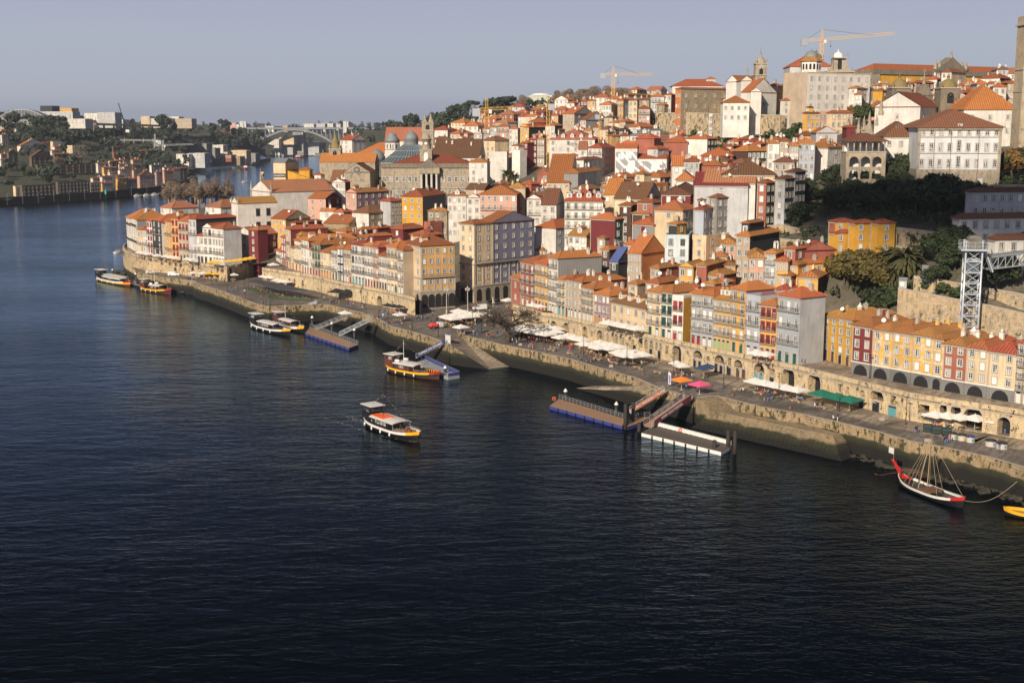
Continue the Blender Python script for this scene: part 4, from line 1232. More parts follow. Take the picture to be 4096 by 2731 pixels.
def twin_tower_church():
 A,B,zt=big(1540,(1697,565),760,0);o=root_at('monastery_church','long white monastery church with orange roof and twin spirelet granite tower','church',A,B,zt-14)
 Wd=(B-A).length;g,top=gabled(o,A,B,zt-14,14,18,WHT,rm('t'),'g',.85);g.location=(0,0,0);g.rotation_euler=(0,0,0)
 for i in range(5):q=MB();q.box(-Wd/2+Wd*i/4,-.5,-4,1.4,1.2,17.5,GRAN);q.build('buttress',o)
 T=PY(1711,590,752);belfry(o,'bell_tower',(T.x-o.location.x,-4,T.z-o.location.z),6.8,14.5,GRAN,'spirelets',None,levels=3,open_h=.2,dm_h=.5)
 T=PY(1570,600,735)
 m=MB();m.box(0,0,-14,11,11,14,WHT);m.lathe([(6.0,0),(6.0,7.5),(6.6,7.8),(5.0,11),(3.6,13.2),(3.4,13.6),(3.4,15),(2.0,15.6),(.1,16)],8,LEAD,a0=math.pi/8)
 l=thing('roof_lantern','octagonal white lantern with grey lead roof over the orange halls','lantern tower',T);l.scale=(.72,.72,.6);x=m.build('lantern',l);
 w=MB();w.lathe([(6.04,.8),(6.04,6.6)],8,WHT,a0=math.pi/8,smooth=False);w.build('wall',l)
 for i in range(8):
  an=math.pi/8+math.pi/8+i*math.pi/4-math.pi/8*2+math.pi/8
  for s in(-1,1):
   k=MB();arch_panel(k,0,0,0,1.1,4.4,DARK_I);f=k.build('window',l,(5.62*math.cos(an)-s*1.1*math.sin(an),5.62*math.sin(an)+s*1.1*math.cos(an),1.2));f.rotation_euler=(0,0,an+math.pi/2)
 A,B,zt=big(1425,(1625,616),740,0);gg=root_at('orange_roofed_hall','low white hall with broad orange roof round the lead lantern','hall',A,B,zt-8)
 m=MB();Wd=(B-A).length;m.box(0,12,-5,Wd,24,13,WHT);m.build('wall',gg);r,g2,_=roof_mb(Wd,24,8,'h',rm('o'),WHT,.5);r.build('roof',gg)
 P=PY(1642,650,665);gh=thing('glass_roof_court','dark glazed pyramid roof with small round lantern beside the clock tower','glass roof',P)
 gl=plain('dark_glazing',(.07,.10,.12),.25);m=MB();m.box(0,8,-12,30,24,12,GRAN)
 m.build('wall',gh);m=MB();c=[(-15,-4,0),(15,-4,0),(15,20,0),(-15,20,0)];t=[(-4,4,9),(4,4,9),(4,12,9),(-4,12,9)]
 m.add(c+t,[(0,1,5,4),(1,2,6,5),(2,3,7,6),(3,0,4,7),(4,5,6,7)],gl)
 for i in range(16):
  f=i/15;m.bar((-15+30*f,-4.02,0.05),(-4+8*f,3.98,9.05),.16,GALV)
 for f in(.33,.66):m.bar((-15+11*f,-4+8*f,9*f+.06),(15-11*f,-4+8*f,9*f+.06),.14,GALV)
 m.build('glazing',gh);m=MB();m.lathe([(3.6,0),(3.6,2.4),(3.9,2.6),(3.2,4.6),(1.8,6.2),(.3,7),(.05,9.5)],16,LEAD,0,8);m.build('lantern',gh,(0,0,9))
 P=PY(1508,640,690);d=thing('small_lead_dome','small round grey lead dome behind the gabled chapels','dome',P);m=MB();m.lathe([(4.4,-9),(4.4,0),(4.7,.2),(4.3,2),(3.2,4),(1.4,5.3),(.1,5.7)],20,LEAD);m.build('dome',d)
twin_tower_church()
def cream_palace():
 A,B,zt=big(1951,(2010,664),655,62)
 house(A,B,zt-20,20,74,'C','T','t','h',3,6,13,'','nq',label='long cream and beige palace with hipped terracotta roof behind the twin palms',name='palace',cat='palace',pitch=.34)
 A,B,zt=big(2045,(2240,655),668,0)
 house(A,B,zt-6,6,30,'T','T','t','p',1,0,0,'','nq',label='tall pyramid terracotta roof rising in the middle of the cream palace',name='palace_hall',cat='hall',pitch=.62)
cream_palace()
def arena_dome():
 P=PY(2165,438,1500);o=thing('arena_dome','pale green ribbed arena dome on the wooded hilltop','arena',P);R=30
 m=MB();m.lathe([(R,-12),(R,0),(R*.93,5),(R*.78,10),(R*.55,14),(R*.34,16)],48,plain('pale_dome_tiles',(.55,.55,.42),.8,0,.2));m.build('shell',o)
 m=MB();m.lathe([(R*.36,16),(R*.36,17),(R*.3,18),(.5,18.6)],32,WHITE_F);m.build('cap',o)
 for i in range(24):
  t=i*math.pi/12;q=MB();pr=[(R+.2,0),(R*.935,5.2),(R*.785,10.2),(R*.555,14.2),(R*.36,16.1)]
  for a,b in zip(pr,pr[1:]):q.bar((a[0]*math.cos(t),a[0]*math.sin(t),a[1]),(b[0]*math.cos(t),b[0]*math.sin(t),b[1]),.4,WHITE_F)
  q.build('rib',o)
arena_dome()
def lookout_church():
 A,B,zt=big(2900,(2950,330),600,60);o=thing('hilltop_church','white hilltop church with crosses on its gables and a tall domed granite belfry','church',(B.x,B.y,zt-22))
 A1,B1,z1=big(2905,(2952,328),602,50);zb=z1-24
 gabled(o,A1,B1,zb,24,22,WHT,rm('o'),'f',.75)
 g,top=gabled(o,*big(2965,(3010,325),590,0)[:2],zb,24,14,WHT,rm('o'),'f',.75,'transept');finial(g,0,0,top,4,GRAN,True)
 A2,B2,z2=big(2965,(3000,370),578,55);g,top=gabled(o,A2,B2,z2-18,18,17,WHT,rm('o'),'g',.7,'chapel')
 for i,(y,z)in enumerate(((4,12),(9,12),(4,7),(12,7))):put_window(g,(B2-A2).length/2,y,z,math.pi/2,1.4,1.8,'s',False,'s')
 A3,B3,z3=big(2893,(2998,412),566,4);g,top=gabled(o,A3,B3,z3-10,10,12,WHT,rm('o'),'h',.5,'vestry')
 for x in(-.4,-.15,.1,.35):put_window(g,x*(B3-A3).length,0,3,0,1.0,1.5,'s',False,'s');put_window(g,x*(B3-A3).length,0,7,0,1.0,1.5,'s',False,'s')
 g2,top=gabled(o,*big(3003,(3046,365),575,4)[:2],z3-12,17,12,WHT,rm('o'),'f',.6,'side_chapel')
 T=PY(3038,372,588)
 b=belfry(o,'bell_tower',(T.x-o.location.x,T.y-o.location.y,T.z-o.location.z-2),5.1,15,GRAN,'round',GRAN,dm_h=.62,open_h=.26,levels=3)
 finial(b,0,0,15+5.1*.6,3,GRAN,True)
 k=MB();k.lathe([(1.2,0),(1.2,.12)],16,STONE_T);c=k.build('clock_face',b,(0,-2.6,13.4));c.rotation_euler=(math.pi/2,0,0)
 A,B,z=big(2690,(2890,345),650,3)
 house(A,B,z-14,14,15,'W','W','o','h',3,6,0,'','nq',label='long white monastery wing with big orange roof and skylights by the hilltop church',name='monastery_wing',cat='monastery',pitch=.45)
 A,B,z=big(2825,(2863,317),655,5)
 house(A,B,z-5,5,6,'L','L','o','p',1,2,1,'','nq',label='small grey roof pavilion with orange cap above the monastery wing',name='roof_pavilion',cat='pavilion')
 A,B,z=big(2702,(2725,356),612,60)
 house(A,B,z-20,20,46,'Z','N','t','h',4,2,8,'','nq',label='long bare stone mansion with seven window bays above the lookout wall',name='stone_mansion',cat='mansion',pitch=.3)
 A,B,z=big(3134,(3231,295),560,62)
 house(A,B,z-27,27,36,'T','W','g','t',7,0,8,'','nqL',label='great white seven-storey block with rows of dark stone-framed windows',name='tenement_block',cat='apartment block')
lookout_church()
def monastery_group():
 P=PY(3243,290,625);o=thing('round_arched_pavilion','white eight-sided pavilion with arched windows and mossy tiled roof','pavilion',P)
 m=MB();m.lathe([(4.9,-9),(4.9,5)],8,WHT,a0=.3,smooth=False);m.build('wall',o)
 m=MB();m.lathe([(5.6,5),(5.6,5.2),(3.8,7.0),(3.5,7.3)],8,rm('m'),a0=.3,smooth=False);m.lathe([(3.4,7.3),(3.2,8.2),(2.0,9.6),(.3,10.3),(.05,11.4)],12,LEAD);m.build('roof',o)
 for i in range(8):
  an=.3+math.pi/8+i*math.pi/4;r=4.93*math.cos(math.pi/8)
  for s in(-1,1):k=MB();arch_panel(k,0,0,0,1.0,2.7,DARK_I);f=k.build('window',o,(r*math.cos(an)-s*.9*math.sin(an),r*math.sin(an)+s*.9*math.cos(an),1.2));f.rotation_euler=(0,0,an+math.pi/2)
 P=PY(3262,290,690);t=thing('domed_bell_tower','weathered granite tower with pointed mossy dome behind the arched pavilion','church tower',P)
 belfry(t,'tower',(0,0,-8),7.0,15,GRAN,'round',MOSSD,dm_h=.46)
 A,B,zt=big(3310,(3412,290),640,3);o=root_at('baroque_church','grey baroque church front with scrolled gable and white dome behind','church',A,B,zt-24)
 Wd=(B-A).length;m=MB();m.box(0,10,-6,Wd,20,30,GRAN);m.box(0,6,24,Wd*.46,8,7,GRAN)
 m.lathe([(3.2,0),(3.2,.6),(2.6,1.2)],12,GRAN,0,0);m.build('wall',o)
 c=MB();c.box(0,9,24,Wd+1.2,22,.6,STONE_T);c.box(0,5,30.8,Wd*.5,9,.5,STONE_T);c.box(0,-.1,12,Wd,.6,.6,STONE_T);c.build('cornice',o)
 k=MB();arch_panel(k,0,2,25.5,2,5,DARK_I);k.build('niche',o)
 for x in(-.46,-.28,.28,.46):finial(o,x*Wd,1,24.6 if abs(x)>.3 else 31,2.6)
 for s in(-1,1):
  q=MB();q.add([(s*Wd*.25,2,24.6),(s*Wd*.44,2,24.6),(s*Wd*.3,2,27.5),(s*Wd*.25,2,31)],[(0,1,2,3)],GRAN);q.build('scroll',o)
 d=MB();d.lathe([(2.9,0),(2.9,1),(2.7,2.4),(2.1,3.7),(1.1,4.6),(.35,5),(.3,5.8),(.05,7)],20,plain('white_dome',(.75,.74,.70)));d.build('dome',o,(0,7,31)).scale=(.9,.9,.66)
 A,B,zt=big(3160,(3330,268),680,2);house(A,B,zt-20,20,20,'L','T','r','h',4,6,0,'','nq',label='long grey monastery range with red roof beneath the crane on the skyline',name='monastery_range',cat='monastery',pitch=.6)
 A,B,zt=big(3416,(3490,284),650,62);C2=B
 o=thing('yellow_courthouse','long yellow courthouse with granite pilasters, pediment and statue on top','courthouse',(B.x,B.y,zt-20),math.atan2((B-A).y,(B-A).x))
 W_=(B-A).length;yel=wm('J');D=108;h=20
 m=MB();m.box(-W_/2,D/2,-6,W_,D,h+6,yel);m.build('wall',o)
 c=MB();c.box(-W_/2,D/2,h-1.6,W_+1.4,D+1.4,2.4,GRAN_D);c.box(-W_/2,D/2,-6,W_+.6,D+.6,9,GRAN_D);c.box(.2,D*.5,-3,.8,22,h+3,GRAN);c.box(.25,1.5,-3,.9,6,h+2,GRAN);c.box(.25,D-3,-3,.9,6,h+2,GRAN);c.build('cornice',o)
 r,g,_=roof_mb(W_-1,D-2,0,'h',rm('o'),yel,.5,0);r.build('roof',o,(-W_/2,1,h+.8))
 for i in range(5):
  for y in(9+i*6.6,D-9-i*6.6):
   put_window(o,0,y,12,math.pi/2,2,3,'s',False,'s');put_window(o,0,y,4.5,math.pi/2,2,4.5,'s',False,'s')
 p=MB();y0=D*.5;p.add([(1.0,y0-12,h+.8),(1.0,y0+12,h+.8),(1.0,y0,h+8),(-4,y0-12,h+.8),(-4,y0+12,h+.8),(-4,y0,h+8)],[(0,1,2),(3,5,4),(0,2,5,3),(1,4,5,2)],GRAN_D)
 p.build('pediment',o)
 s=MB();s.lathe([(1.2,0),(1.0,1.6),(1.1,1.8),(.8,3.2),(1.0,5),(.75,6.4),(.35,6.8),(.5,7.4),(.1,8.2)],8,GRAN);s.build('statue',o,(0,y0,h+7.6)).scale=(.55,.55,.5)
 for dy in(-11,-8,8,11):s=MB();s.lathe([(.9,0),(1.0,2),(.5,3.4),(.15,5)],6,GRAN);s.build('trophy',o,(0,y0+dy,h+1.6))
monastery_group()
def cathedral_edge():
 o=thing('college_church','dark granite college church seen from behind with twin mossy-domed belfries','church',PY(3700,440,475))
 for px,top,base,Y in((3597,351,440,478),(3791,352,440,464)):
  T=PY(px,top,Y);belfry(o,'bell_tower',(T.x-o.location.x,T.y-o.location.y,T.z-20-o.location.z),7.0,20,GRAN_D,'round',MOSSD,dm_h=.46,open_h=.19,levels=2)
 A,B,zt=big(3662,(3733,372),486,0);Wd=(B-A).length
 m=MB();m.prism([(-Wd/2,0),(Wd/2,0),(Wd/2,2.5),(-Wd/2,2.5)],-16,-1,GRAN_D)
 m.add([(-Wd/2,0,-1),(Wd/2,0,-1),(Wd*.33,0,1.2),(Wd*.2,0,2.9),(0,0,3.4),(-Wd*.2,0,2.9),(-Wd*.33,0,1.2),(-Wd/2,2.5,-1),(Wd/2,2.5,-1),(Wd*.33,2.5,1.2),(Wd*.2,2.5,2.9),(0,2.5,3.4),(-Wd*.2,2.5,2.9),(-Wd*.33,2.5,1.2)],[(0,1,2,3,4,5,6),(13,12,11,10,9,8,7),(1,8,9,2),(2,9,10,3),(3,10,11,4),(4,11,12,5),(5,12,13,6),(6,13,7,0)],GRAN_D)
 mid=(A+B)/2;g=m.build('gable',o,(mid.x-o.location.x,mid.y-o.location.y,zt-o.location.z));finial(g,0,1,3.2,4.2,GRAN,True)
 m=MB();a,b=PY(3632,405,472),PY(3760,405,466);
 for dz in(0,1.9):m.bar(a+Vector((0,0,dz)),b+Vector((0,0,dz)),.25,IRON)
 for i in range(9):p=a.lerp(b,i/9);q=a.lerp(b,(i+1)/9);m.bar(p,q+Vector((0,0,1.9)),.14,IRON)
 br=thing('steel_gantry','dark steel lattice gantry spanning between the two dark belfries','gantry',a);k=m;k.v=[(x-a.x,y-a.y,z-a.z)for x,y,z in k.v];k.build('truss',br)
 A,B,zt=big(3500,(3682,428),440,30)
 house(A,B,zt-16,16,34,'W','W','r','f',3,1,3,'','nq',label='large plain white church body with reddish roof below the dark belfries',name='church_nave',cat='church',pitch=.62)
 A,B,zt=big(3856,(4070,440),440,3)
 house(A,B,zt-9,9,22,'W','W','o','h',2,3,0,'','nq',label='low white hall under a very broad orange roof near the tall stone tower',name='hall',cat='hall',pitch=.9)
 T=PY(4108,470,420);t=thing('cathedral_tower','tall square stone and white tower cut by the picture edge, with urn on top','tower',T)
 m=MB();m.box(0,0,-30,7.2,7.2,62,stone('pale_granite',(.42,.36,.27),1,.5,contrast=.12));m.box(1.2,0,-30,5.2,7.24,42,WHT);m.build('wall',t)
 c=MB();c.box(0,0,15,7.7,7.7,.4,STONE_T);c.box(0,0,29,8.3,8.3,.45,STONE_T);c.box(0,0,8,7.6,7.6,.3,STONE_T);c.build('cornice',t)
 u=MB();u.lathe([(.5,0),(.3,.5),(.55,1.2),(.3,1.8),(.1,2.3),(.2,2.6),(.02,3)],8,GRAN,-3.2,-3.2);u.build('urn',t,(0,0,29.4))
 P0,P1=PY(3432,523,432),PY(3492,500,428);w=thing('scrolled_parapet','grey stone parapet topped by a row of turned finials above the brown roof','parapet',P0)
 m=MB();m.bar((0,0,-2),P1-P0+Vector((0,0,-2)),.8,GRAN,5);m.build('wall',w)
 for i,(x,y,h)in enumerate(((3434,520,5),(3456,510,5),(3478,498,5.5),(3506,492,4),(3524,410+40,6))):Q=PY(x,y,430);finial(w,Q.x-P0.x,Q.y-P0.y,Q.z-P0.z-1,h)
cathedral_edge()
def seminary():
 A,B,zt=big(3675,(4007,512),382,8);W_=(B-A).length;h=17.2;zb=zt-h;D=34
 o=root_at('bishops_palace','great white palace with three rows of stone-framed windows above a granite base','palace',A,B,zb)
 w1=plaster('wall_cool_white',(.68,.70,.70),.2);m=MB();m.box(0,D/2,4.9,W_,D,h-4.9,w1);m.build('wall',o)
 b=MB();b.box(0,D/2,-4,W_+.06,D+.06,8.9,GRAN);b.build('granite_base',o)
 r,g,_=roof_mb(W_,D,h,'h',rm('b'),w1,.42,.9);r.build('roof',o)
 c=MB()
 for x in(-W_/2+.3,W_/2-.3):c.box(x,-.08,0,.7,.3,h-.5,GRAN)
 c.box(W_/2+.08,.3,0,.3,.7,h-.5,GRAN)
 for z in(9.6,14.4):c.box(0,-.1,z,W_-1.4,.2,.22,GRAN);c.box(W_/2+.1,D/2,z,.2,D-2,.22,GRAN)
 c.box(0,-.25,h-.6,W_+.6,.6,.6,GRAN);c.build('band',o)
 for f in range(3):
  for i in range(9):
   put_window(o,-W_/2+W_*(i+.5)/9,0,5.6+4.75*f,0,1.15,2.3 if i!=4 else 3.2,'s',True,'s')
  for i in range(6):put_window(o,W_/2,2.2+D*i/6.4,5.6+4.75*f,math.pi/2,1.15,2.3,'s',True,'s')
 for x in(-.36,-.06,.28):place('door',door_mesh(1.3,2.8,'w'),o,(x*W_,-.05,0))
 for x in(-.3,-.1,.235):q=MB();q.tube((x*W_,-.2,0),(x*W_,-.2,h-1),.07,n=5,mat=plain('downpipe',(.2,.13,.12)));q.build('downpipe',o)
 A,B,zt=big(3535,(3676,548),402,5)
 house(A,B,zt-12,12,16,'W','W','b','h',3,3,0,'','qc',label='white wing with long brown roof between the loggia and the great palace',name='convent_wing',cat='convent',pitch=.8)
 A,B,zt=big(3388,(3547,563),392,4);W_=(B-A).length;h=11.6
 o=root_at('arcaded_loggia','granite loggia of two arcades under a balcony gallery and brown roof','loggia',A,B,zt-h)
 m=MB();xs=[-W_/2+W_*k for k in(.2,.49,.78)]
 m.wallx(-W_/2,W_/2,-3,10.4,0,[(x,W_*.115,5.2,7.6,True)for x in xs],GRAN)if False else None
 for z0,z1,zs_ in((-3,3.5,1.3),(3.5,8,5.4)):
  m.wallx(-W_/2,W_/2,z0,z1,0,[(x,W_*.115,max(z0,0)if z0<0 else 3.7,zs_,True)for x in xs],GRAN)
 m.quad((W_/2,0,-3),(W_/2,9,-3),(W_/2,9,8),(W_/2,0,8),GRAN);m.quad((-W_/2,9,-3),(-W_/2,0,-3),(-W_/2,0,8),(-W_/2,9,8),GRAN)
 m.box(0,4.5,8,W_+.3,9.3,.3,STONE_T);m.build('arcade',o)
 q=MB();q.box(0,6.5,-3,W_-.4,5,10.8,WHT);q.box(0,7,8.3,W_-.6,4,3.2,WHT);q.build('wall',o)
 for k in range(7):q=MB();q.box(-W_/2+.4+(W_-.8)*k/6,.3,8.3,.35,.35,3,STONE_T);q.build('column',o)
 balcony(o,-W_/2+.3,W_/2-.3,8.35,.6);r,g,_=roof_mb(W_,10,11.3,'h',rm('b'),WHT,.42,.7);r.build('roof',o)
 for x in(-.2,.05,.3):put_window(o,x*W_,5,8.9,0,1.2,1.9,'s',True,'s')
seminary()
def mural_house():
 m_,nt,b=_new('painted_mural');uv,ob=coords(nt);b.inputs['Roughness'].default_value=.9
 wv=nt.nodes.new('ShaderNodeTexVoronoi');wv.feature='F1';wv.distance='CHEBYCHEV';wv.inputs['Scale'].default_value=.26;nt.links.new(mapping(nt,uv,(1.4,.8,1)),wv.inputs['Vector'])
 s=nt.nodes.new('ShaderNodeSeparateColor');nt.links.new(wv.outputs['Color'],s.inputs[0])
 r=nt.nodes.new('ShaderNodeValToRGB');r.color_ramp.interpolation='CONSTANT';e=r.color_ramp.elements
 e[0].color=(.33,.33,.33,1);e[1].position=.34;e[1].color=(.58,.68,.74,1)
 for p,c in((.5,(.42,.15,.09)),(.65,(.72,.74,.74)),(.82,(.30,.31,.32))):q=e.new(p);q.color=(*c,1)
 nt.links.new(s.outputs[0],r.inputs[0])
 w=nt.nodes.new('ShaderNodeTexWave');w.bands_direction='DIAGONAL';w.inputs['Scale'].default_value=.12;w.inputs['Distortion'].default_value=9;w.inputs['Detail'].default_value=0;w.inputs['Detail Scale'].default_value=.4
 nt.links.new(uv,w.inputs['Vector']);col=mixc(nt,ramp(nt,w.outputs['Fac'],.74,.76),r.outputs[0],(.64,.73,.78));nt.links.new(col,b.inputs['Base Color'])
 A,B,zt=big(2461,(2549,596),520,8);o=root_at('mural_house','stepped end walls painted with a pale blue, grey and rust abstract mural','painted building',A,B,zt-22)
 W1=(B-A).length;A2,B2,z2=big(2549,(2668,638),516,8);W2=(B2-A2).length
 m=MB();m.box(0,7,-4,W1,14,26,WHT);x2=W1/2+W2/2;h2=22+(z2-zt);m.box(x2+.01,7.2,-4,W2,14,h2+4,WHT);m.build('wall',o)
 q=MB();q.quad((-W1/2+.3,-.04,-3),(W1/2,-.04,-3),(W1/2,-.04,20.8),(-W1/2+.3,-.04,20.8),m_)
 q.build('mural',o);q=MB();q.quad((W1/2+.05,.15,-3),(W1/2+W2-.3,.15,-3),(W1/2+W2-.3,.15,h2-.9),(W1/2+.05,.15,h2-.9),m_);q.build('mural',o)
 r,g,_=roof_mb(W2,13,h2,'g',rm('r'),WHT,.3,.1);r.build('roof',o,(x2,.6,0));r,g,_=roof_mb(W1,13,22,'g',rm('o'),WHT,.3,.1);r.build('roof',o,(0,.5,0))
mural_house()
def retaining(name,label,pts,z_or_drop,mat,thick=2.0,group=None,cap=True,part='masonry'):
 """wall along ground points; pts = [(px, py_top, Y)], dropping down z_or_drop metres"""
 P=[PY(*p)for p in pts];o=thing(name,label,'wall',P[0],0,group);m=MB();c=MB()
 for a,b in zip(P,P[1:]):
  a,b=a-P[0],b-P[0];d=(b-a);n=Vector((d.y,-d.x,0)).normalized()*thick;dr=Vector((0,0,-z_or_drop))
  m.add([a,b,b+dr,a+dr,a-n,b-n,b-n+dr,a-n+dr],[(3,2,1,0),(0,1,5,4),(4,5,6,7),(1,2,6,5),(3,0,4,7)],mat)
  if cap:c.bar(a+Vector((0,0,.12))-n*.2,b+Vector((0,0,.12))-n*.2,.7,STONE_T,.24)
 m.build(part,o)
 if cap:c.build('coping',o)
 return o
CLIFF=stone('rough_cliff_wall',(.42,.35,.25),1.6,.8,weeds=.6,contrast=.3)
retaining('lookout_wall','tall rough tan retaining wall with creepers under the lookout terrace',[(2622,455,630),(2700,452,618),(2760,452,612),(2840,455,600),(2915,460,588)],14,CLIFF,3)
retaining('cliff_wall','crumbling ochre stone wall half hidden by shrubs under the hilltop church',[(2915,462,590),(2960,462,582),(3050,460,575),(3120,462,565)],9,CLIFF,3)
GW=stone('garden_wall_stone',(.40,.33,.235),1.0,.45,weeds=.25,contrast=.3)
retaining('garden_wall','high sunlit stone retaining wall behind the lift, lowest of the terraces',[(3592,1154,284),(3700,1175,279),(3800,1195,275),(3960,1225,268),(4200,1280,258)],15,GW,1.5)
retaining('garden_wall','middle stone garden wall with allotment beds above the highest sunlit wall',[(3655,1106,292),(3760,1122,288),(3860,1140,283),(4010,1165,276),(4200,1200,268)],6,GW,1.2)
retaining('garden_wall','shaded stone wall beside the fenced court right of the yellow houses',[(3583,912,318),(3700,925,314),(3830,945,306)],8,GW,1.2)
retaining('garden_wall','shaded rubble wall below the pergola frame',[(3585,985,312),(3700,1005,306),(3800,1020,300),(3850,1030,297)],8,GW,1.2)
retaining('garden_wall','mossy rubble wall under the palace lawn',[(3640,738,374),(3750,743,368),(3850,745,362),(4000,742,356),(4200,742,350)],8,CLIFF,1.5)
retaining('garden_wall','old stone wall among the shrubs behind the brown tiled tower house',[(3050,905,372),(3130,902,368),(3230,925,362)],8,GW,1.2)
retaining('garden_wall','low wall section with ivy next to the yellow lane houses',[(3120,957,352),(3230,968,345)],8,GW,1.2)
# ------------------------------------------------------------------ the many ordinary houses between the ones named above
def hull_px(A,B,D,zb,ht,zr):
 e=(B-A).normalized();n=Vector((-e.y,e.x));pts=[]
 for p in(A,B,B+n*D,A+n*D):
  for z in(zb,zb+ht):pts.append(proj((p.x,p.y,z)))
 c=(A+B)/2+n*D/2;pts.append(proj((c.x,c.y,zb+zr)))
 return pts
def convex(pts):
 pts=sorted(set((round(x,2),round(y,2))for x,y in pts));
 def half(ps):
  h=[]
  for p in ps:
   while len(h)>1 and(h[-1][0]-h[-2][0])*(p[1]-h[-2][1])-(h[-1][1]-h[-2][1])*(p[0]-h[-2][0])<=0:h.pop()
   h.append(p)
  return h
 return half(pts)[:-1]+half(pts[::-1])[:-1]
RW,RH,RS=1024,682,4.0
ZB=np.full((RH,RW),1e9);PROT=np.full((RH,RW),0.0)
def cells(poly):
 xs=[p[0]/RS for p in poly];ys=[p[1]/RS for p in poly]
 x0,x1,y0,y1=max(0,int(min(xs))),min(RW,int(max(xs))+1),max(0,int(min(ys))),min(RH,int(max(ys))+1)
 if x1<=x0 or y1<=y0:return None
 X,Y=np.meshgrid(np.arange(x0,x1)+.5,np.arange(y0,y1)+.5)
 m=inpoly(X,Y,[(a/RS,b/RS)for a,b in poly]);return(slice(y0,y1),slice(x0,x1)),m
OCC={}
def cellset(A,B,D,g=1.0,s=2.0):
 e=(B-A).normalized();n=Vector((-e.y,e.x));out=[];L=(B-A).length
 u=-g
 while u<=L+g:
  v=-g
  while v<=D+g:
   p=A+e*u+n*v;out.append((int(p.x//s),int(p.y//s)));v+=s*.7
  u+=s*.7
 return out
PV=4.6
def register(f,protect=True):
 A,B,D,zb,ht,zr,mid=f
 c=cells(convex(hull_px(A,B,D,zb,ht,zr)))
 d=min(A.y,B.y)
 if c:
  sl,m=c;z=ZB[sl];z[m&(z>d)]=d
 if protect:
  c=cells(convex(hull_px(A,B,D,zb+ht-min(ht*.6,PV),min(ht*.6,PV),zr-ht+min(ht*.6,PV))))
  if c:sl,m=c;p=PROT[sl];p[m&(p<d)]=d
 for k in cellset(A,B,D,.3):OCC[k]=1
for f in FOOT:register(f)
for x0,x1,y0,y1,Y in((1500,1915,640,790,600),(1270,1540,600,745,585),(925,1200,730,870,530),(1090,1195,640,735,700),(1420,1700,530,660,690),(1535,1745,470,600,750),(1950,2330,600,740,650),(2455,2670,590,690,515),(3380,4096,500,735,380),(2680,3100,200,460,565),(3130,3380,290,445,560),(2100,2230,380,440,1450),(2620,2915,455,515,600),(2915,3150,460,580,570),(2180,2205,417,600,568)):
 s_=(slice(int(y0/4),int(y1/4)),slice(int(x0/4),int(x1/4)));PROT[s_]=np.maximum(PROT[s_],Y);ZB[s_]=np.minimum(ZB[s_],Y)
def keepout(poly):
 xs=[p[0]for p in poly];ys=[p[1]for p in poly]
 for i in range(int(min(xs)//2),int(max(xs)//2)+1):
  for j in range(int(min(ys)//2),int(max(ys)//2)+1):
   if inpoly(np.array([i*2+1.]),np.array([j*2+1.]),poly)[0]:OCC[(i,j)]=1
def fill(region,n_max,yaw,seed,fl=(2,4),gfn=zn,y_rng=None,walls='WWWWCCLTTPSRYWWG',roofs='oootttrrmb',step=5.0,min_vis=.30,size=(8,13,10,15)):
 rng=random.Random(seed);out=[]
 xs=[p[0]for p in region];ys=[p[1]for p in region];cand=[]
 y=min(ys)
 while y<max(ys):
  x=min(xs)
  while x<max(xs):
   cand.append((x+rng.uniform(-1.5,1.5),y+rng.uniform(-1.5,1.5)));x+=step
  y+=step
 cand.sort(key=lambda c:c[1])
 for x,y in cand:
  if not inpoly(np.array([x]),np.array([y]),region)[0]:continue
  if(int(x//2),int(y//2))in OCC:continue
  a=rad(yaw+rng.uniform(-12,12));w=rng.uniform(size[0],size[1]);d=rng.uniform(size[2],size[3])
  C=Vector((x,y));A=C+Vector((-w*math.cos(a),w*math.sin(a)))
  cs=cellset(A,C,d,.1)
  if sum(1 for k in cs if k in OCC)>.06*len(cs):continue
  z=gfn(x,y);n=rng.choice((fl[1],fl[1],fl[1]-1,fl[0]))
  while n>0:
   ht=n*2.9;pt=.45;zr=ht+min(w,d)/2*pt
   c=cells(convex(hull_px(A,C,d,z,ht,zr)))
   if c is None:n=0;break
   sl,m=c;tot=m.sum()
   if tot<6:n=0;break
   Y0=min(A.y,C.y);hid=(m&(ZB[sl]<Y0)).sum();bad=(m&(PROT[sl]>Y0)&(ZB[sl]>=Y0)).sum()
   if bad>.05*tot+1:n-=1;continue
   break
  if n<1 or hid>(1-min_vis)*tot:continue
  out.append((A,C,d,z,ht,n,w,tot-hid));register((A,C,d,z,ht,zr,(A+C)/2),False)
 out.sort(key=lambda q:-q[-1])
 return out,rng
FILLS=[]
def add_fill(region,row,keep,yaw=35,seed=1,**kw):
 out,rng=fill(region,0,yaw,seed,**kw)
 for k,(A,C,d,z,ht,n,w,vis)in enumerate(out):
  wc=rng.choice(kw.get('walls','WWWWCCLTTPSRYWWG'));sc=rng.choice((wc,wc,'W','G','D','R',wc));rc=rng.choice(kw.get('roofs','oootttrrmb'));rt=rng.choice('hhhgf')
  if k<keep:
   house(A,C,z,ht,d,wc,sc,rc,rt,n,max(1,int(w/3.2)),max(1,int(d/4.5)),row,'n')
  else:FILLS.append((A,C,d,z,ht,n,w,wc,sc,rc,rt))
 print('fill',row,len(out))
keepout([(-2,330),(60,250),(140,190),(140,250),(110,275),(105,330),(115,420),(78,425),(66,380),(75,320)])
keepout([(50,585),(170,560),(260,600),(260,640),(120,660),(60,650)])
keepout([(88,425),(150,440),(150,600),(95,590)])
keepout([(90,300),(330,250),(330,480),(120,420)])
keepout([(-26,380),(12,380),(24,440),(6,470),(-26,420)])
keepout([(-112,590),(-30,560),(-20,690),(-112,690)])
HOUSEC=set()
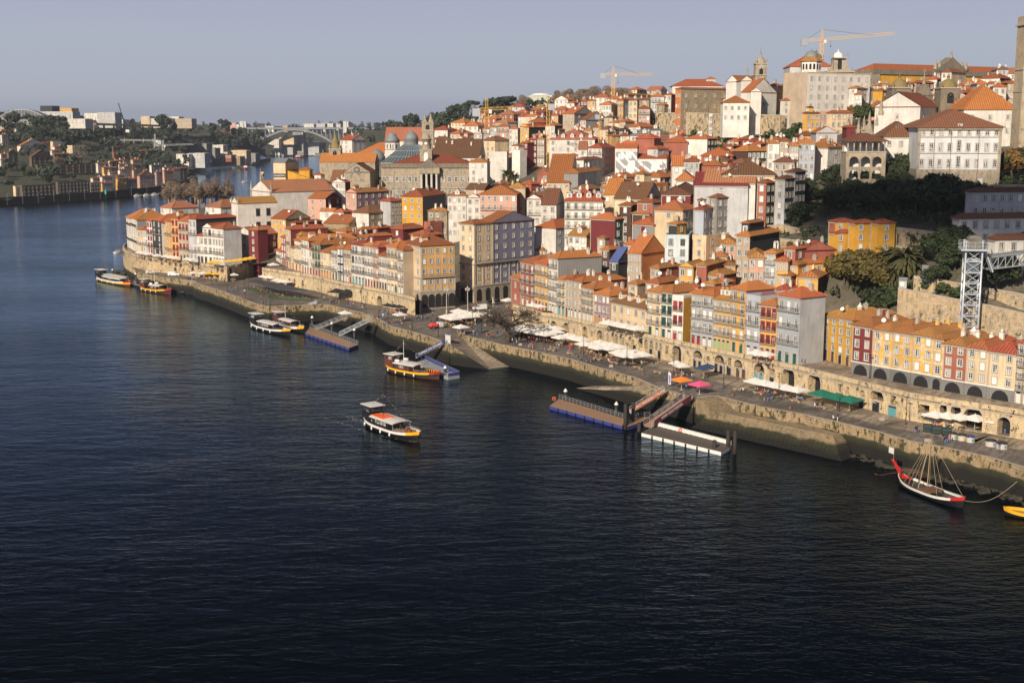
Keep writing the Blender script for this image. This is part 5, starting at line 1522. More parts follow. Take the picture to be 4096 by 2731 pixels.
for f in FOOT:HOUSEC.update(cellset(f[0],f[1],f[2],1.5))
add_fill([(-168,560),(-140,530),(-100,505),(-60,470),(-25,425),(5,420),(15,385),(40,345),(62,312),(84,290),(80,330),(60,400),(90,440),(80,480),(-60,600),(-165,640)],'packed into the lower town',14,40,seed=3,fl=(3,5))
add_fill([(-60,600),(80,470),(95,590),(60,690),(-70,760),(-70,690)],'packed on the middle slope',14,38,seed=5,fl=(2,4))
add_fill([(-90,700),(60,680),(130,640),(180,980),(40,980),(-120,980)],'high on the upper slope',10,36,seed=7,fl=(2,4))
add_fill([(150,430),(230,500),(280,620),(220,600),(150,560)],'in the cathedral quarter',6,30,seed=9,fl=(2,3))
def rest():
 m=MB();rng=random.Random(4)
 for A,C,d,z,ht,n,w,wc,sc,rc,rt in FILLS:
  e=(C-A).normalized();nn=Vector((-e.y,e.x));mid=(A+C)/2;ang=math.atan2(e.y,e.x);ca,sa=math.cos(ang),math.sin(ang)
  t=MB();W2=w/2;ww,sw=wm(wc),wm(sc)
  t.quad((-W2,0,-4),(W2,0,-4),(W2,0,ht),(-W2,0,ht),ww);t.quad((W2,0,-4),(W2,d,-4),(W2,d,ht),(W2,0,ht),sw)
  t.quad((-W2,d,-4),(-W2,0,-4),(-W2,0,ht),(-W2,d,ht),ww);t.quad((W2,d,-4),(-W2,d,-4),(-W2,d,ht),(W2,d,ht),ww)
  r,g,_=roof_mb(w,d,ht,rt,rm(rc),sw,.45)
  for q in(r,g):t.v,t.f,t.m,t.sm=t.v+q.v,t.f+[[i+len(t.v)for i in f]for f in q.f],t.m+[t.mi(q.mats[k])for k in q.m],t.sm+q.sm
  for f in range(n):
   for i in range(max(1,int(w/3.2))):
    x=-W2+w*(i+.5)/max(1,int(w/3.2));zz=f*2.9+1
    t.box(x,-.03,zz-.1,1.2,.1,1.8,STONE_T if rng.random()<.5 else WHITE_F);t.box(x,-.06,zz,.85,.1,1.55,glass())
   for i in range(max(1,int(d/4.5))):
    y=d*(i+.5)/max(1,int(d/4.5));t.box(W2+.03,y,f*2.9+.9,.1,1.2,1.7,STONE_T);t.box(W2+.06,y,f*2.9+1,.1,.8,1.45,glass())
  k=len(m.v);m.v+=[(mid.x+p[0]*ca-p[1]*sa,mid.y+p[0]*sa+p[1]*ca,z+p[2])for p in t.v]
  m.f+=[[i+k for i in f]for f in t.f];m.m+=[m.mi(t.mats[q])for q in t.m];m.sm+=t.sm
 if m.v:
  tag(m.build('distant_rooftops'),'packed small tiled houses filling the gaps of the hill town',None,None,'stuff')
rest()
# ------------------------------------------------------------------ quays, arcades and the riverside street
QW=stone('quay_masonry',(.29,.225,.145),1.2,.55,weeds=.75,wet=3.5,contrast=.3)
OLDW=stone('old_town_wall',(.50,.41,.28),.9,.5,weeds=.30,contrast=.16)
PAVE=paving('dark_slab_paving',(.145,.125,.105),1.3,.6)
PAVE2=paving('warm_slab_paving',(.27,.22,.165),1.0,.5)
def pz(l,z=5.5):return[PZ(x,y,z)for x,y in l]
EDGE=pz([(545,1090),(663,1112),(772,1122),(778,1131),(894,1168),(1030,1219),(1078,1226),(1146,1223),(1272,1218),(1306,1218),(1486,1262),(1561,1306),(1646,1327),(1714,1347),(1800,1379)])
EDGE2=pz([(1836,1338),(2006,1379),(2142,1406),(2278,1436),(2440,1485),(2542,1512),(2631,1552),(2775,1593),(2858,1583),(3040,1627),(3210,1657),(3346,1688),(3499,1724),(3636,1764),(3768,1788),(3961,1830),(4096,1870),(4330,1940)])
ARC=[PZ(x,y,11.2)for x,y in[(2049,1215),(2169,1250),(2202,1252),(2329,1279),(2499,1317),(2746,1369),(2972,1416),(3210,1466),(3400,1512),(3636,1569),(3760,1590),(3976,1620),(4096,1640),(4330,1672)]]
ROW2=[PZ(x,y,11.2)for x,y in[(1048,1070),(1255,1099),(1357,1126),(1544,1160),(1660,1190)]]
ROW1=[PZ(x,y,11.2)for x,y in[(514,968),(497,976),(490,986),(500,999),(530,1014),(588,1029),(690,1039),(792,1051),(908,1066)]]
back=[(p.x,p.y)for p in ROW1[4:]]+[(-88,520),(-80,500)]+[(p.x,p.y)for p in ROW2]+[(-33,412),(-30,452),(16,446),(14,385)]+[(p.x+.5,p.y+.5)for p in ARC]
front_=[(p.x,p.y)for p in EDGE]+[(p.x,p.y)for p in EDGE2]
def flat(name,poly,z,mat):
 m=MB();m.prism(poly,z-.3,z,mat);o=m.build(name);return tag(o,kind='structure')
flat('quay_paving',front_+back[::-1],5.5,PAVE)
def strip(name,line,w,z,mat,side=1,end0=0):
 m=MB()
 for a,b in zip(line,line[1:]):
  a,b=Vector((a.x,a.y,z)),Vector((b.x,b.y,z));d=(b-a).normalized();n=Vector((d.y,-d.x,0))*w*side
  m.poly([a,b,b+n,a+n]if side>0 else[b,a,a+n,b+n],mat)
 o=m.build(name);return tag(o,kind='structure')
strip('terrace_pavement',ARC[2:],-8.2,5.504,PAVE2,-1)
KERB=plain('kerb_stone',(.42,.37,.30),.9)
def quaywall(name,label,line,z1=5.5,z0=-1.5,th=1.0,mat=QW,batter=.25):
 P0=Vector((line[0].x,line[0].y,0));o=thing(name,label,'quay wall',P0);m=MB();c=MB()
 for a,b in zip(line,line[1:]):
  a,b=Vector((a.x,a.y,0))-P0,Vector((b.x,b.y,0))-P0;d=(b-a).normalized();n=Vector((d.y,-d.x,0))
  up=Vector((0,0,z1+.03));dn=Vector((0,0,z0));o1=n*.03;o2=n*(.03+batter)
  m.quad(a+o2+dn,b+o2+dn,b+o1+up,a+o1+up,mat)
  c.add([a+o1+up,b+o1+up,b-n*.7+up,a-n*.7+up],[(0,1,2,3)],KERB)
 m.build('masonry',o);c.build('coping',o);return o
quaywall('quay_wall','weed-stained quay wall under the western promenade and boat gangways',EDGE[0:9])
quaywall('quay_wall','quay wall curving round the small tidal basin by the white gangways',EDGE[8:])
quaywall('quay_wall','long moss-tinted quay wall between the slipway and the stone steps',EDGE2[:8])
quaywall('quay_wall','stained granite quay wall above the moored sailing boat',EDGE2[7:])
S0,S1,S2,S3=PZ(1800,1379,5.5),PZ(1836,1338,5.5),PZ(2085,1478,-.4),PZ(1975,1490,-.6)
m=MB();m.poly([S0,S3,S2,PZ(2060,1455,.3),S1],PAVE2);m.poly([S0,Vector((S0.x,S0.y,-2)),Vector((S3.x,S3.y,-2)),S3],QW);sl_=m.build('slipway');tag(sl_,kind='structure')
m=MB();A_,B_=PZ(2245,1548,0),PZ(2631,1560,5.2)
m.add([PZ(2305,1552,.2),PZ(2400,1540,1.0),PZ(2631,1545,5.3),PZ(2640,1562,5.3),PZ(2420,1560,1.6)],[(4,3,2,1,0)],PAVE2)
q=[PZ(2305,1552,.2),PZ(2420,1560,1.6),PZ(2640,1562,5.3)]
for a,b in zip(q,q[1:]):m.quad(Vector((a.x,a.y,-2)),Vector((b.x,b.y,-2)),b,a,QW)
tag(m.build('lower_ramp'),kind='structure')
def arcade(name,label,line,z0,z1,holes,mat,deck_line,deckmat,parapet=.95,cat='wall',top=None):
 """a retaining wall carrying a street: arched rooms below, parapet above"""
 P0=Vector((line[0].x,line[0].y,0));o=thing(name,label,cat,P0);top=top or z1-parapet
 hp=[(on_line(line,h[0]),h)for h in holes]
 m=MB();dk=MB();pp=MB();jm=MB()
 for a,b in zip(line,line[1:]):
  a,b=Vector((a.x,a.y,0))-P0,Vector((b.x,b.y,0))-P0;L=(b-a).length;d=(b-a)/L;n=Vector((-d.y,d.x,0))
  hs=[]
  for P,h in hp:
   t=(Vector((P.x,P.y,0))-P0-a).dot(d)
   if h[1]<t<L-h[1]or(abs(t)<L and 0<=t<=L):
    t=max(h[1]+.1,min(L-h[1]-.1,t));hs.append((t,h[1],h[2],h[3],h[4]))
  hs.sort();keep=[]
  for h in hs:
   if not keep or h[0]-h[1]>keep[-1][0]+keep[-1][1]+.05:keep.append(h)
  t=MB();t.wallx(0,L,z0,z1,0,keep,mat)
  j=MB()
  for cx,hw,zb,zs,ar in keep:
   N=8;pts=[(cx-hw,zb),(cx-hw,zs)]+([(cx-hw*math.cos(math.pi*i/N),zs+hw*math.sin(math.pi*i/N))for i in range(1,N)]if ar else[])+[(cx+hw,zs),(cx+hw,zb)]
   for(xa,za),(xb,zb_)in zip(pts,pts[1:]):j.quad((xa,0,za),(xa,2.2,za),(xb,2.2,zb_),(xb,0,zb_),mat)
   j.quad((cx-hw,0,zb),(cx+hw,0,zb),(cx+hw,2.2,zb),(cx-hw,2.2,zb),PAVE2)
   if ar:
    for i in range(N):
     q0,q1=math.pi*i/N,math.pi*(i+1)/N
     j.quad((cx-hw*math.cos(q0),-.04,zs+hw*math.sin(q0)),(cx-hw*math.cos(q1),-.04,zs+hw*math.sin(q1)),(cx-(hw+.3)*math.cos(q1),-.04,zs+(hw+.3)*math.sin(q1)),(cx-(hw+.3)*math.cos(q0),-.04,zs+(hw+.3)*math.sin(q0)),KERB)
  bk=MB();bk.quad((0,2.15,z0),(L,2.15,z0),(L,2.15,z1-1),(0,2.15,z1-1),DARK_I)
  for src,dst in((t,m),(j,jm),(bk,dk)):
   k=len(dst.v);dst.v+=[tuple(a+d*p[0]+n*p[1]+Vector((0,0,p[2])))for p in src.v]
   dst.f+=[[i+k for i in f]for f in src.f];dst.m+=[dst.mi(src.mats[q])for q in src.m];dst.sm+=src.sm
  up=Vector((0,0,z1));tp=Vector((0,0,top));pp.add([a+up,b+up,b+up+n*.45,a+up+n*.45,b+tp+n*.45,a+tp+n*.45],[(0,1,2,3),(3,2,4,5)],KERB)
  pp.bar(a+Vector((0,0,top-.35))-n*.06,b+Vector((0,0,top-.35))-n*.06,.22,KERB,.22)
 m.build('masonry',o);jm.build('arch_lining',o);dk.build('arch_interior',o);pp.build('parapet',o)
 if deck_line:
  poly=[(p.x,p.y)for p in line]+[(p.x,p.y)for p in deck_line[::-1]]
  flat('upper_street',poly,top,deckmat)
 return o
quaywall('terrace_wall','shaded side wall of the bastion terrace below the yellow parasols',[PZ(908,1067,11),PZ(1040,1049,10.4)],11,5.2,1,OLDW,0);flat('upper_terrace',[tuple(PZ(x,y,10.3))[:2]for x,y in((908,1068),(1040,1050),(1035,1030),(905,1046))],10.3,PAVE2)
B1=[Vector((p.x-.3,p.y+.5,0))for p in L1]
arcade('bastion_wall','curved ochre bastion wall with weeds, rising from the river under the far terrace',ROW1,-1,11.2,[(700,.9,5.6,7.4,True),(770,1.0,5.6,8.0,True),(845,.9,5.6,7.6,True),(868,.9,5.6,7.6,True)],stone('bastion_masonry',(.46,.37,.25),.9,.5,weeds=.5,wet=2.8,contrast=.16),[Vector((p.x,p.y,0))for p in([PZ(525,960,10.3)]+L1+[PZ(915,1050,10.3)])],PAVE2)
arcade('town_wall','tall weathered ochre town wall below the long terrace of narrow houses',ROW2,5.2,11.2,[(1157,.6,6.4,8,True),(1177,.6,6.4,8,True),(1210,.6,6.4,8,True),(1320,.5,6.5,7.6,True),(1518,1.6,5.5,7.2,True)],OLDW,L2+[Vector((-31,404,0))],PAVE2)
AH=[(2123,1.5,6.5,8.2,True),(2150,.6,7,8.6,False),(2213,1.5,5.5,7.6,True),(2265,1.4,6.6,8.0,True),(2249,.35,7,8,True),(2296,.35,7,8,True),(2336,1.2,6.6,8.3,True),(2368,.5,7.2,8.6,False),(2400,1.4,5.5,8.0,True),(2431,.5,7,8.6,True),(2465,.7,6.6,8.7,True),(2497,.5,7,8.4,True),(2532,.65,6.6,8.9,False),(2564,.7,7.4,9.0,True),(2585,.7,7.4,9.0,True),(2606,.7,7.4,9.0,True),(2627,.5,7.4,9.0,True),(2643,.5,7.4,9.0,True),(2668,.6,7.2,9.2,False),(2708,1.7,5.5,8.3,True),(2750,.45,8.2,8.7,True),(2792,1.7,8.0,8.1,True),(2834,.6,7.8,8.3,True),(2879,1.7,7.9,8.1,True),(2919,.6,7.6,9.6,False),(2967,1.4,7.8,8.2,True),(3038,1.7,7.7,8.1,True),(3091,.7,7.4,9.2,False),(3155,1.9,5.5,8.4,True),(3259,2.0,5.5,8.4,True),(3361,.5,7.8,9.2,False),(3397,.5,7.8,9.2,False),(3451,.7,8.0,8.6,True),(3509,2.0,8.0,8.2,True),(3575,.7,7.8,9.7,False),(3633,2.0,5.5,8.3,True),(3700,1.1,7.6,9.2,False),(3762,.7,8.2,9.3,True),(3826,1.0,7.6,9.2,True),(3895,1.9,5.6,8.2,True),(3957,1.3,5.6,8.0,True),(4020,1.3,5.6,7.9,True),(4075,1.4,5.6,7.9,True)]
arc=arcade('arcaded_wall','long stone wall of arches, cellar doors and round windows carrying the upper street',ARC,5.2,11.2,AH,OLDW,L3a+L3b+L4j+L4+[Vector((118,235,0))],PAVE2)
for px,dw,c in((2782,1.0,'d'),(2802,1.0,'d'),(2868,1.1,'d'),(2888,1.1,'d'),(2919,1.5,'d'),(2955,1.2,'b'),(2978,1.2,'b'),(3028,1.2,'t'),(3048,1.2,'t'),(3451,1.3,'d'),(3509,2.0,'d'),(3575,2.2,'t'),(2540,1.2,'d'),(2606,1.2,'d'),(2640,1.2,'d'),(3091,1.4,'d')):
 P=on_line(ARC,px);Q=on_line(ARC,px+6);an=math.atan2(Q.y-P.y,Q.x-P.x)
 n=Vector((math.sin(an),-math.cos(an),0))*.06
 place('door',door_mesh(dw,2.1,c),arc,(P.x+n.x-ARC[0].x,P.y+n.y-ARC[0].y,5.52),an)
def steps():
 A,B=PZ(2775,1593,5.5),PZ(2858,1583,5.5);o=thing('river_steps','broad fan of wet stone steps going down to the water beside the quay','steps',Vector((A.x,A.y,0)))
 n=13;P=PZ(2867,1641,3.4);e=PZ(3325,1735,3.4)-P;L=e.length;e.normalize();nn=Vector((e.y,-e.x,0));s=stone('step_stone',(.26,.21,.14),1.3,.3,wet=2.2,contrast=.2)
 m2=MB()
 for i in range(n):
  z=3.4-i*.30;d=1.0+i*.46
  q=[P-e*d*.4+nn*d,P+e*(L+d*1.1)+nn*d];b=0
  m2.box(*(((q[0]+q[1])/2-nn*2-A).xy),-2-i*.01,(q[1]-q[0]).length,4,z+2,s,rz=math.atan2(e.y,e.x))
 m2.build('long_flight',o)
 m3=MB();f=(B-A);f.z=0;L2_=f.length;f.normalize();g=Vector((.82,-.57,0))
 for i in range(9):
  z=5.4-i*.27;c=A+f*L2_/2+g*(i*.62+1.0)+Vector((f.y,-f.x,0))*.5
  m3.box(c.x-A.x,c.y-A.y,-2-i*.01,L2_+i*.5,2.4,z+2,s,rz=math.atan2(f.y,f.x))
 m3.build('upper_flight',o)
steps()
def rocks(name,label,pts,n,seed,size=(.2,.7)):
 rng=random.Random(seed);m=MB();R=stone('wet_rock',(.05,.045,.035),2,2)
 for _ in range(n):
  i=rng.randrange(len(pts)-1);p=pts[i].lerp(pts[i+1],rng.random());s=rng.uniform(*size)
  c=Vector((p.x+rng.gauss(0,1.1)-.4,p.y+rng.gauss(0,1.1)-.5,rng.uniform(-.5,.1)))
  vs=[c+Vector((rng.uniform(.6,1)*s*x,rng.uniform(.6,1)*s*y,rng.uniform(.5,.9)*s*z))for x in(-1,1)for y in(-1,1)for z in(-1,1)]
  m.add(vs,[(0,1,3,2),(4,6,7,5),(0,4,5,1),(2,3,7,6),(0,2,6,4),(1,5,7,3)],R)
 tag(m.build(name),label,None,None,'stuff')
rocks('seaweed_rocks','dark wet rocks along the foot of the quay walls',[Vector((p.x-.8,p.y-1,0))for p in EDGE2[8:]],420,5)
rocks('bastion_rocks','dark rocks at the foot of the curved bastion',[Vector((p.x-1.6,p.y-1.8,0))for p in ROW1[2:7]],160,6,(.4,1.4))
# ------------------------------------------------------------------ parasols, tables, people, lamps
def T(ox,oy,l,z,sc=2.94):return[PZ(ox+x/sc,oy+y/sc,z)for x,y in l]
CANV={k:plain('canvas_'+k,c,.85,0,.05)for k,c in dict(white=(.78,.75,.70),cream=(.70,.60,.44),yellow=(.85,.50,.05),green=(.01,.16,.10),black=(.02,.022,.025),navy=(.03,.06,.14),orange=(.90,.25,.03),pink=(.80,.10,.25),grey=(.34,.37,.40)).items()}
WOODL=plain('pale_wood',(.42,.28,.16),.7);WOODD=plain('dark_wood',(.13,.07,.04),.6);TEAL=plain('teal_paint',(.12,.40,.42),.6)
UM={}
def parasol_mesh(size,h,col):
 if(size,h,col)in UM:return UM[(size,h,col)]
 c=MB();r=size/2;k=.42*r
 a=[(-r,-r,h),(r,-r,h),(r,r,h),(-r,r,h)];t=(0,0,h+k)
 mids=[(0,-r,h+.04),(r,0,h+.04),(0,r,h+.04),(-r,0,h+.04)]
 for i in range(4):c.add([a[i],mids[i],t],[(0,1,2)],CANV[col]);c.add([mids[i],a[(i+1)%4],t],[(0,1,2)],CANV[col])
 for i in range(4):p,q=a[i],a[(i+1)%4];c.quad((p[0],p[1],p[2]-.22),(q[0],q[1],q[2]-.22),q,p,CANV[col])
 c.lathe([(.08,h+k),(.05,h+k+.15)],6,CANV[col])
 p=MB();p.tube((0,0,0),(0,0,h+k),.045,n=6,mat=WHITE_F);p.box(0,0,0,.6,.6,.12,STONE_T)
 for i in range(4):p.bar((0,0,h*.72),(a[i][0]*.9,a[i][1]*.9,h-.02),.04,WHITE_F)
 UM[(size,h,col)]=(c.mesh('canopy'),p.mesh('pole'));return UM[(size,h,col)]
UMB=[]
def parasols(pts,label,group,size=3.4,col='white',h=2.35,rz=-1.0,z=5.5,jitter=.12,seat='wood',nt=1):
 rng=random.Random(len(UMB)+7)
 for i,P in enumerate(pts):
  a,b=parasol_mesh(size,h,col)
  o=thing('parasol',label,'parasol',(P.x,P.y,z),rz+rng.uniform(-jitter,jitter),group)
  place('canopy',a,o);place('pole',b,o);UMB.append((P.x,P.y,z,seat,rz,nt,label,group))
zt=5.5+2.35+.7
def U(ox,oy,l,dz=3.05,z=5.5):return[PZ(ox+x/2.94,oy+y/2.94,z+dz)for x,y in l]
parasols(U(350,750,[(620,745),(665,752),(720,762),(820,780),(925,788),(980,797),(1035,803)],z=10.3),'white parasol outside the narrow houses on the curved bastion','white parasols on the bastion terrace',z=10.3)
parasols(U(350,750,[(1178,820),(1240,828)],z=10.3),'white parasol by the white balconied houses near the bastion corner','white parasols at the bastion corner',z=10.3)
parasols(U(350,750,[(1465,856),(1530,862),(1668,846),(1738,840),(1803,830),(1866,820),(1922,811)],z=10.3),'yellow parasol at the foot of the white and grey corner house','yellow parasols at the bastion corner',col='yellow',z=10.3)
parasols(U(350,750,[(1250,982),(1365,985)]),'white parasol on the low quay against the bastion wall','white parasols under the bastion',size=3)
parasols(U(350,750,[(1425,988),(1500,993),(1550,993)]),'yellow parasol on the low quay against the bastion wall','yellow parasols under the bastion',size=2.8,col='yellow')
parasols(U(350,750,[(1720,1003)]),'single white parasol beside the white van on the west quay',None,size=3)
parasols(U(1000,1000,[(165,288),(215,300),(268,303),(325,330),(385,345),(425,350)]),'white parasol under the west end of the old town wall','parasols under the old town wall')
parasols(U(1000,1000,[(272,150)],z=10.3),'white parasol at the upper west end of the long terrace',None,z=10.3)
parasols(U(1000,1000,[(1118,712)]),'white kiosk parasol standing alone by the tidal basin',None,size=3.4)
parasols(U(1000,1000,[(1762,730)]),'white kiosk parasol over a stall at the edge of the square',None,size=3.4)
parasols(U(1000,1000,[(1620,622),(1690,632),(1755,640)]),'black parasol at the foot of the stone stairway','black parasols by the stairway',col='black',size=3)
SQ=[(395,838),(470,858),(350,885),(420,880),(250,905),(330,925),(480,903),(545,895),(605,885),(685,878),(540,872)]
parasols(U(1700,950,SQ),'large white parasol of the cafe cluster on the square','white parasols on the square',size=3.9)
parasols(U(1700,950,[(422,1022)]),'white kiosk parasol beside the black notice pillar',None,size=3.6)
parasols(U(1700,950,[(978,765)]),'white parasol at the foot of the small red house',None,size=3.6,z=7)
parasols(U(1700,950,[(1270,765),(1352,780)],z=10.3),'white parasol on the upper street before the red house','white parasols before the red house',size=3,z=10.3)
BG=[(1090,1042),(1170,1058),(1255,1075),(1345,1092),(1430,1105),(1180,1022),(1265,1035),(1350,1050),(1440,1062),(1525,1078),(1450,1035),(1530,1045)]
parasols(U(1700,950,BG),'greyish parasol of the big shaded cafe behind the bare tree','grey parasols behind the bare tree',size=4.2,col='white',seat='dark',nt=2)
parasols(U(1700,950,[(1595,1142),(1682,1125),(1755,1147),(1838,1168)]),'white parasol in the short row beside the big shaded cafe','four white parasols by the arcade',size=3.8)
parasols(U(2100,1250,[(700,338),(790,350),(880,322),(960,350),(870,380),(1000,388),(1100,375),(1020,352)]),'white parasol over pale chairs in the wide middle terrace','white parasols over pale chairs',size=3.9)
parasols(U(2100,1250,[(1108,438),(1190,430),(1290,438),(1270,475),(1385,462),(1180,468)]),'white parasol over the turquoise cafe chairs','white parasols over turquoise chairs',size=3.9,seat='teal',nt=2)
parasols(U(2100,1250,[(985,88),(1085,108),(1190,130),(1310,155)],z=10.3),'white parasol on the upper terrace of the long yellow restaurant','white parasols of the yellow restaurant',z=10.3,size=3.8)
parasols(U(2100,1250,[(1788,560),(1842,590)]),'small white parasol over beige chairs near the round window','two small white parasols',size=3)
parasols(U(2100,1250,[(2105,618),(2150,598)]),'navy blue parasol before the round-windowed cellar','navy parasols',size=3.2,col='navy')
parasols(U(2100,1250,[(1842,752)]),'orange market parasol near the boat gangways',None,size=3.6,col='orange',seat=None)
parasols(U(2100,1250,[(2055,805)]),'pink market parasol near the boat gangways',None,size=3.6,col='pink',seat=None)
parasols(U(2700,1300,[(945,622),(1055,645),(1170,668),(1300,695),(1437,722)]),'white parasol of the row between the two dark archways','five white parasols by the dark archways',size=3.8)
parasols(U(2700,1300,[(1730,765),(1905,805),(2055,835)]),'green parasol over dark picnic tables','three green parasols',size=4.4,col='green',seat='dark')
parasols(U(2700,1300,[(970,288),(1078,308)],z=10.3),'white parasol on the upper street under the blue tiled houses','white parasols by the tiled houses',z=10.3,size=3.4)
parasols(U(3296,1300,[(1312,1012),(1455,1025),(1605,1040),(1780,1052),(1955,1068)]),'white parasol of the row nearest the tall lift','five white parasols behind the bins',size=3.9)
def closed_parasol():
 for k,(x,y)in enumerate([(490,995),(590,1020),(628,975),(707,1035),(725,1000),(757,965),(800,810)]):
  P=PZ(1700+x/2.94,950+y/2.94,5.5)
  if k==0:
   global CP;m=MB();m.tube((0,0,0),(0,0,3.1),.05,n=6,mat=WHITE_F);m.box(0,0,0,.5,.5,.1,STONE_T);p=m.mesh('pole');m=MB();m.lathe([(.12,1.0),(.26,1.15),(.2,2.0),(.12,2.9),(.02,3.2)],8,CANV['cream']);CP=(p,m.mesh('folded_canopy'))
  o=thing('folded_parasol','tall folded tan parasol standing like a spindle on the square','parasol',P,0,'folded tan parasols');place('pole',CP[0],o);place('folded_canopy',CP[1],o)
closed_parasol()
def tab_mesh(mat,dark):
 m=MB();m.box(0,0,.70,.9,.9,.05,mat);m.box(0,0,0,.08,.08,.7,IRON);m.box(0,0,0,.5,.5,.04,IRON);return m.mesh('cafe_table')
def ch_mesh(mat):
 m=MB();m.box(0,0,.43,.44,.44,.05,mat);m.box(0,.2,.45,.44,.05,.45,mat)
 for x in(-.18,.18):
  for y in(-.18,.18):m.box(x,y,0,.05,.05,.43,mat)
 return m.mesh('cafe_chair')
FM=dict(wood=(tab_mesh(WOODL,0),ch_mesh(WOODL)),dark=(tab_mesh(WOODD,0),ch_mesh(WOODD)),teal=(tab_mesh(WOODL,0),ch_mesh(TEAL)))
nch=0;rng=random.Random(12)
for x,y,z,seat,rz,nt_,lab,grp in UMB:
 if not seat:continue
 place_w=lab.split(' ',1)[1]if False else lab
 col_={'wood':'pale wooden','dark':'dark wooden','teal':'turquoise'}[seat];where='under the '+lab.split(' on the')[0].split(' at the')[0].replace('single ','')
 where=' '.join(('beneath the '+lab).split()[:11])
 for t in range(nt_):
  a=rz+rng.uniform(-.2,.2);dx,dy=(rng.uniform(-.9,.9),rng.uniform(-1.9,-.6))if t else(rng.uniform(-.3,.3),rng.uniform(-1.2,-.4))
  tx,ty=x+dx,y+dy
  o=place('cafe_table',FM[seat][0],None,(tx,ty,z),a);tag(o,' '.join(('cafe table '+where).split()[:16]),'table','cafe tables, '+(grp or lab))
  for k in range(4 if nch<292 else 0):
   if nch>=292 or rng.random()<.12:continue
   b=a+k*math.pi/2;cx,cyy=tx+.72*math.sin(b),ty-.72*math.cos(b)
   c=place('cafe_chair',FM[seat][1],None,(cx,cyy,z),b+math.pi+rng.uniform(-.3,.3));nch+=1
   tag(c,' '.join((col_+' chair '+where).split()[:16]),'chair','cafe chairs, '+(grp or lab))
# people -------------------------------------------------------------
def skin_mesh(name,joints,edges,mats_fn,sub=1):
 me=bpy.data.meshes.new(name);me.from_pydata([j[:3]for j in joints],edges,[])
 ob=bpy.data.objects.new(name,me);COL.objects.link(ob)
 s=ob.modifiers.new('s','SKIN');sb=ob.modifiers.new('b','SUBSURF');sb.levels=sb.render_levels=sub
 for i,j in enumerate(joints):me.skin_vertices[0].data[i].radius=(j[3],j[4]if len(j)>4 else j[3])
 me.skin_vertices[0].data[0].use_root=True
 dg=bpy.context.evaluated_depsgraph_get();dg.update();r=bpy.data.meshes.new_from_object(ob.evaluated_get(dg));bpy.data.objects.remove(ob);r.name=name
 return r
POSE={}
def person_meshes(pose):
 """body (skin, trousers, top as bands of one continuous surface) and hair"""
 if pose in POSE:return POSE[pose]
 if pose=='sit':
  J=[(0,0,.50,.14,.11),(0,.02,.72,.12,.10),(0,.03,.98,.15,.10),(0,.02,1.10,.06),(0,0,1.18,.085),(0,0,1.30,.085),(-.09,-.05,.48,.09),(-.10,-.46,.50,.065),(-.10,-.44,.08,.045),(-.10,-.58,.03,.04),(.09,-.05,.48,.09),(.11,-.44,.50,.065),(.11,-.46,.08,.045),(.11,-.60,.03,.04),(-.20,.03,1.00,.06),(-.26,-.08,.76,.045),(-.12,-.30,.60,.035),(.20,.03,1.00,.06),(.26,-.06,.76,.045),(.12,-.30,.62,.035)]
 else:
  s=.18 if pose=='walk' else .03;a=.16 if pose=='walk' else .02
  J=[(0,0,.92,.14,.11),(0,0,1.12,.12,.10),(0,0,1.38,.16,.10),(0,0,1.50,.055),(0,-.01,1.57,.08),(0,-.01,1.70,.082),(-.09,0,.86,.10),(-.10,-s,.48,.065),(-.10,-s*.6,.08,.045),(-.10,-s*.6-.14,.03,.04),(.09,0,.86,.10),(.10,s,.48,.065),(.10,s*1.6,.08,.045),(.10,s*1.6-.13,.03,.04),(-.21,0,1.40,.06),(-.25,a,1.12,.045),(-.24,a-.08,.88,.035),(.21,0,1.40,.06),(.25,-a,1.12,.045),(.24,-a-.12,.90,.035)]
 E=[(0,1),(1,2),(2,3),(3,4),(4,5),(0,6),(6,7),(7,8),(8,9),(0,10),(10,11),(11,12),(12,13),(2,14),(14,15),(15,16),(2,17),(17,18),(18,19)]
 b=skin_mesh('body_'+pose,J,E,None)
 hz=J[5][2];h=MB();h.lathe([(.100,hz-.13),(.108,hz-.02),(.09,hz+.07),(.03,hz+.11)],8,plain('dark_hair',(.03,.02,.015)));hm=h.mesh('hair')
 for i in range(4):b.materials.append(plain('cloth_base',(.05,.05,.06)))
 hip=.52 if pose=='sit' else .93;neck=1.10 if pose=='sit' else 1.50;hand=(.66 if pose=='sit' else .95)
 for p in b.polygons:
  c=p.center
  if c.z>neck:k=2
  elif pose!='sit' and abs(c.x)>.19 and c.z<hand:k=2
  elif pose=='sit' and abs(c.x)<.2 and c.y<-.24 and c.z>.56:k=2
  elif c.z>hip:k=0
  elif c.z<.09:k=3
  else:k=1
  p.material_index=k
 b.polygons.foreach_set('use_smooth',[True]*len(b.polygons))
 POSE[pose]=(b,hm);return POSE[pose]
CLOTH=dict(black=(.018,.018,.02),navy=(.03,.04,.08),red=(.45,.03,.03),white=(.68,.67,.64),grey=(.18,.18,.19),beige=(.45,.34,.22),blue=(.12,.2,.38),orange=(.7,.2,.03),olive=(.10,.10,.05),pink=(.55,.2,.28),brown=(.13,.07,.04))
CMAT={k:plain('cloth_'+k,c,.85)for k,c in CLOTH.items()};SKINM=plain('skin',(.42,.25,.17),.6);
PN=[]
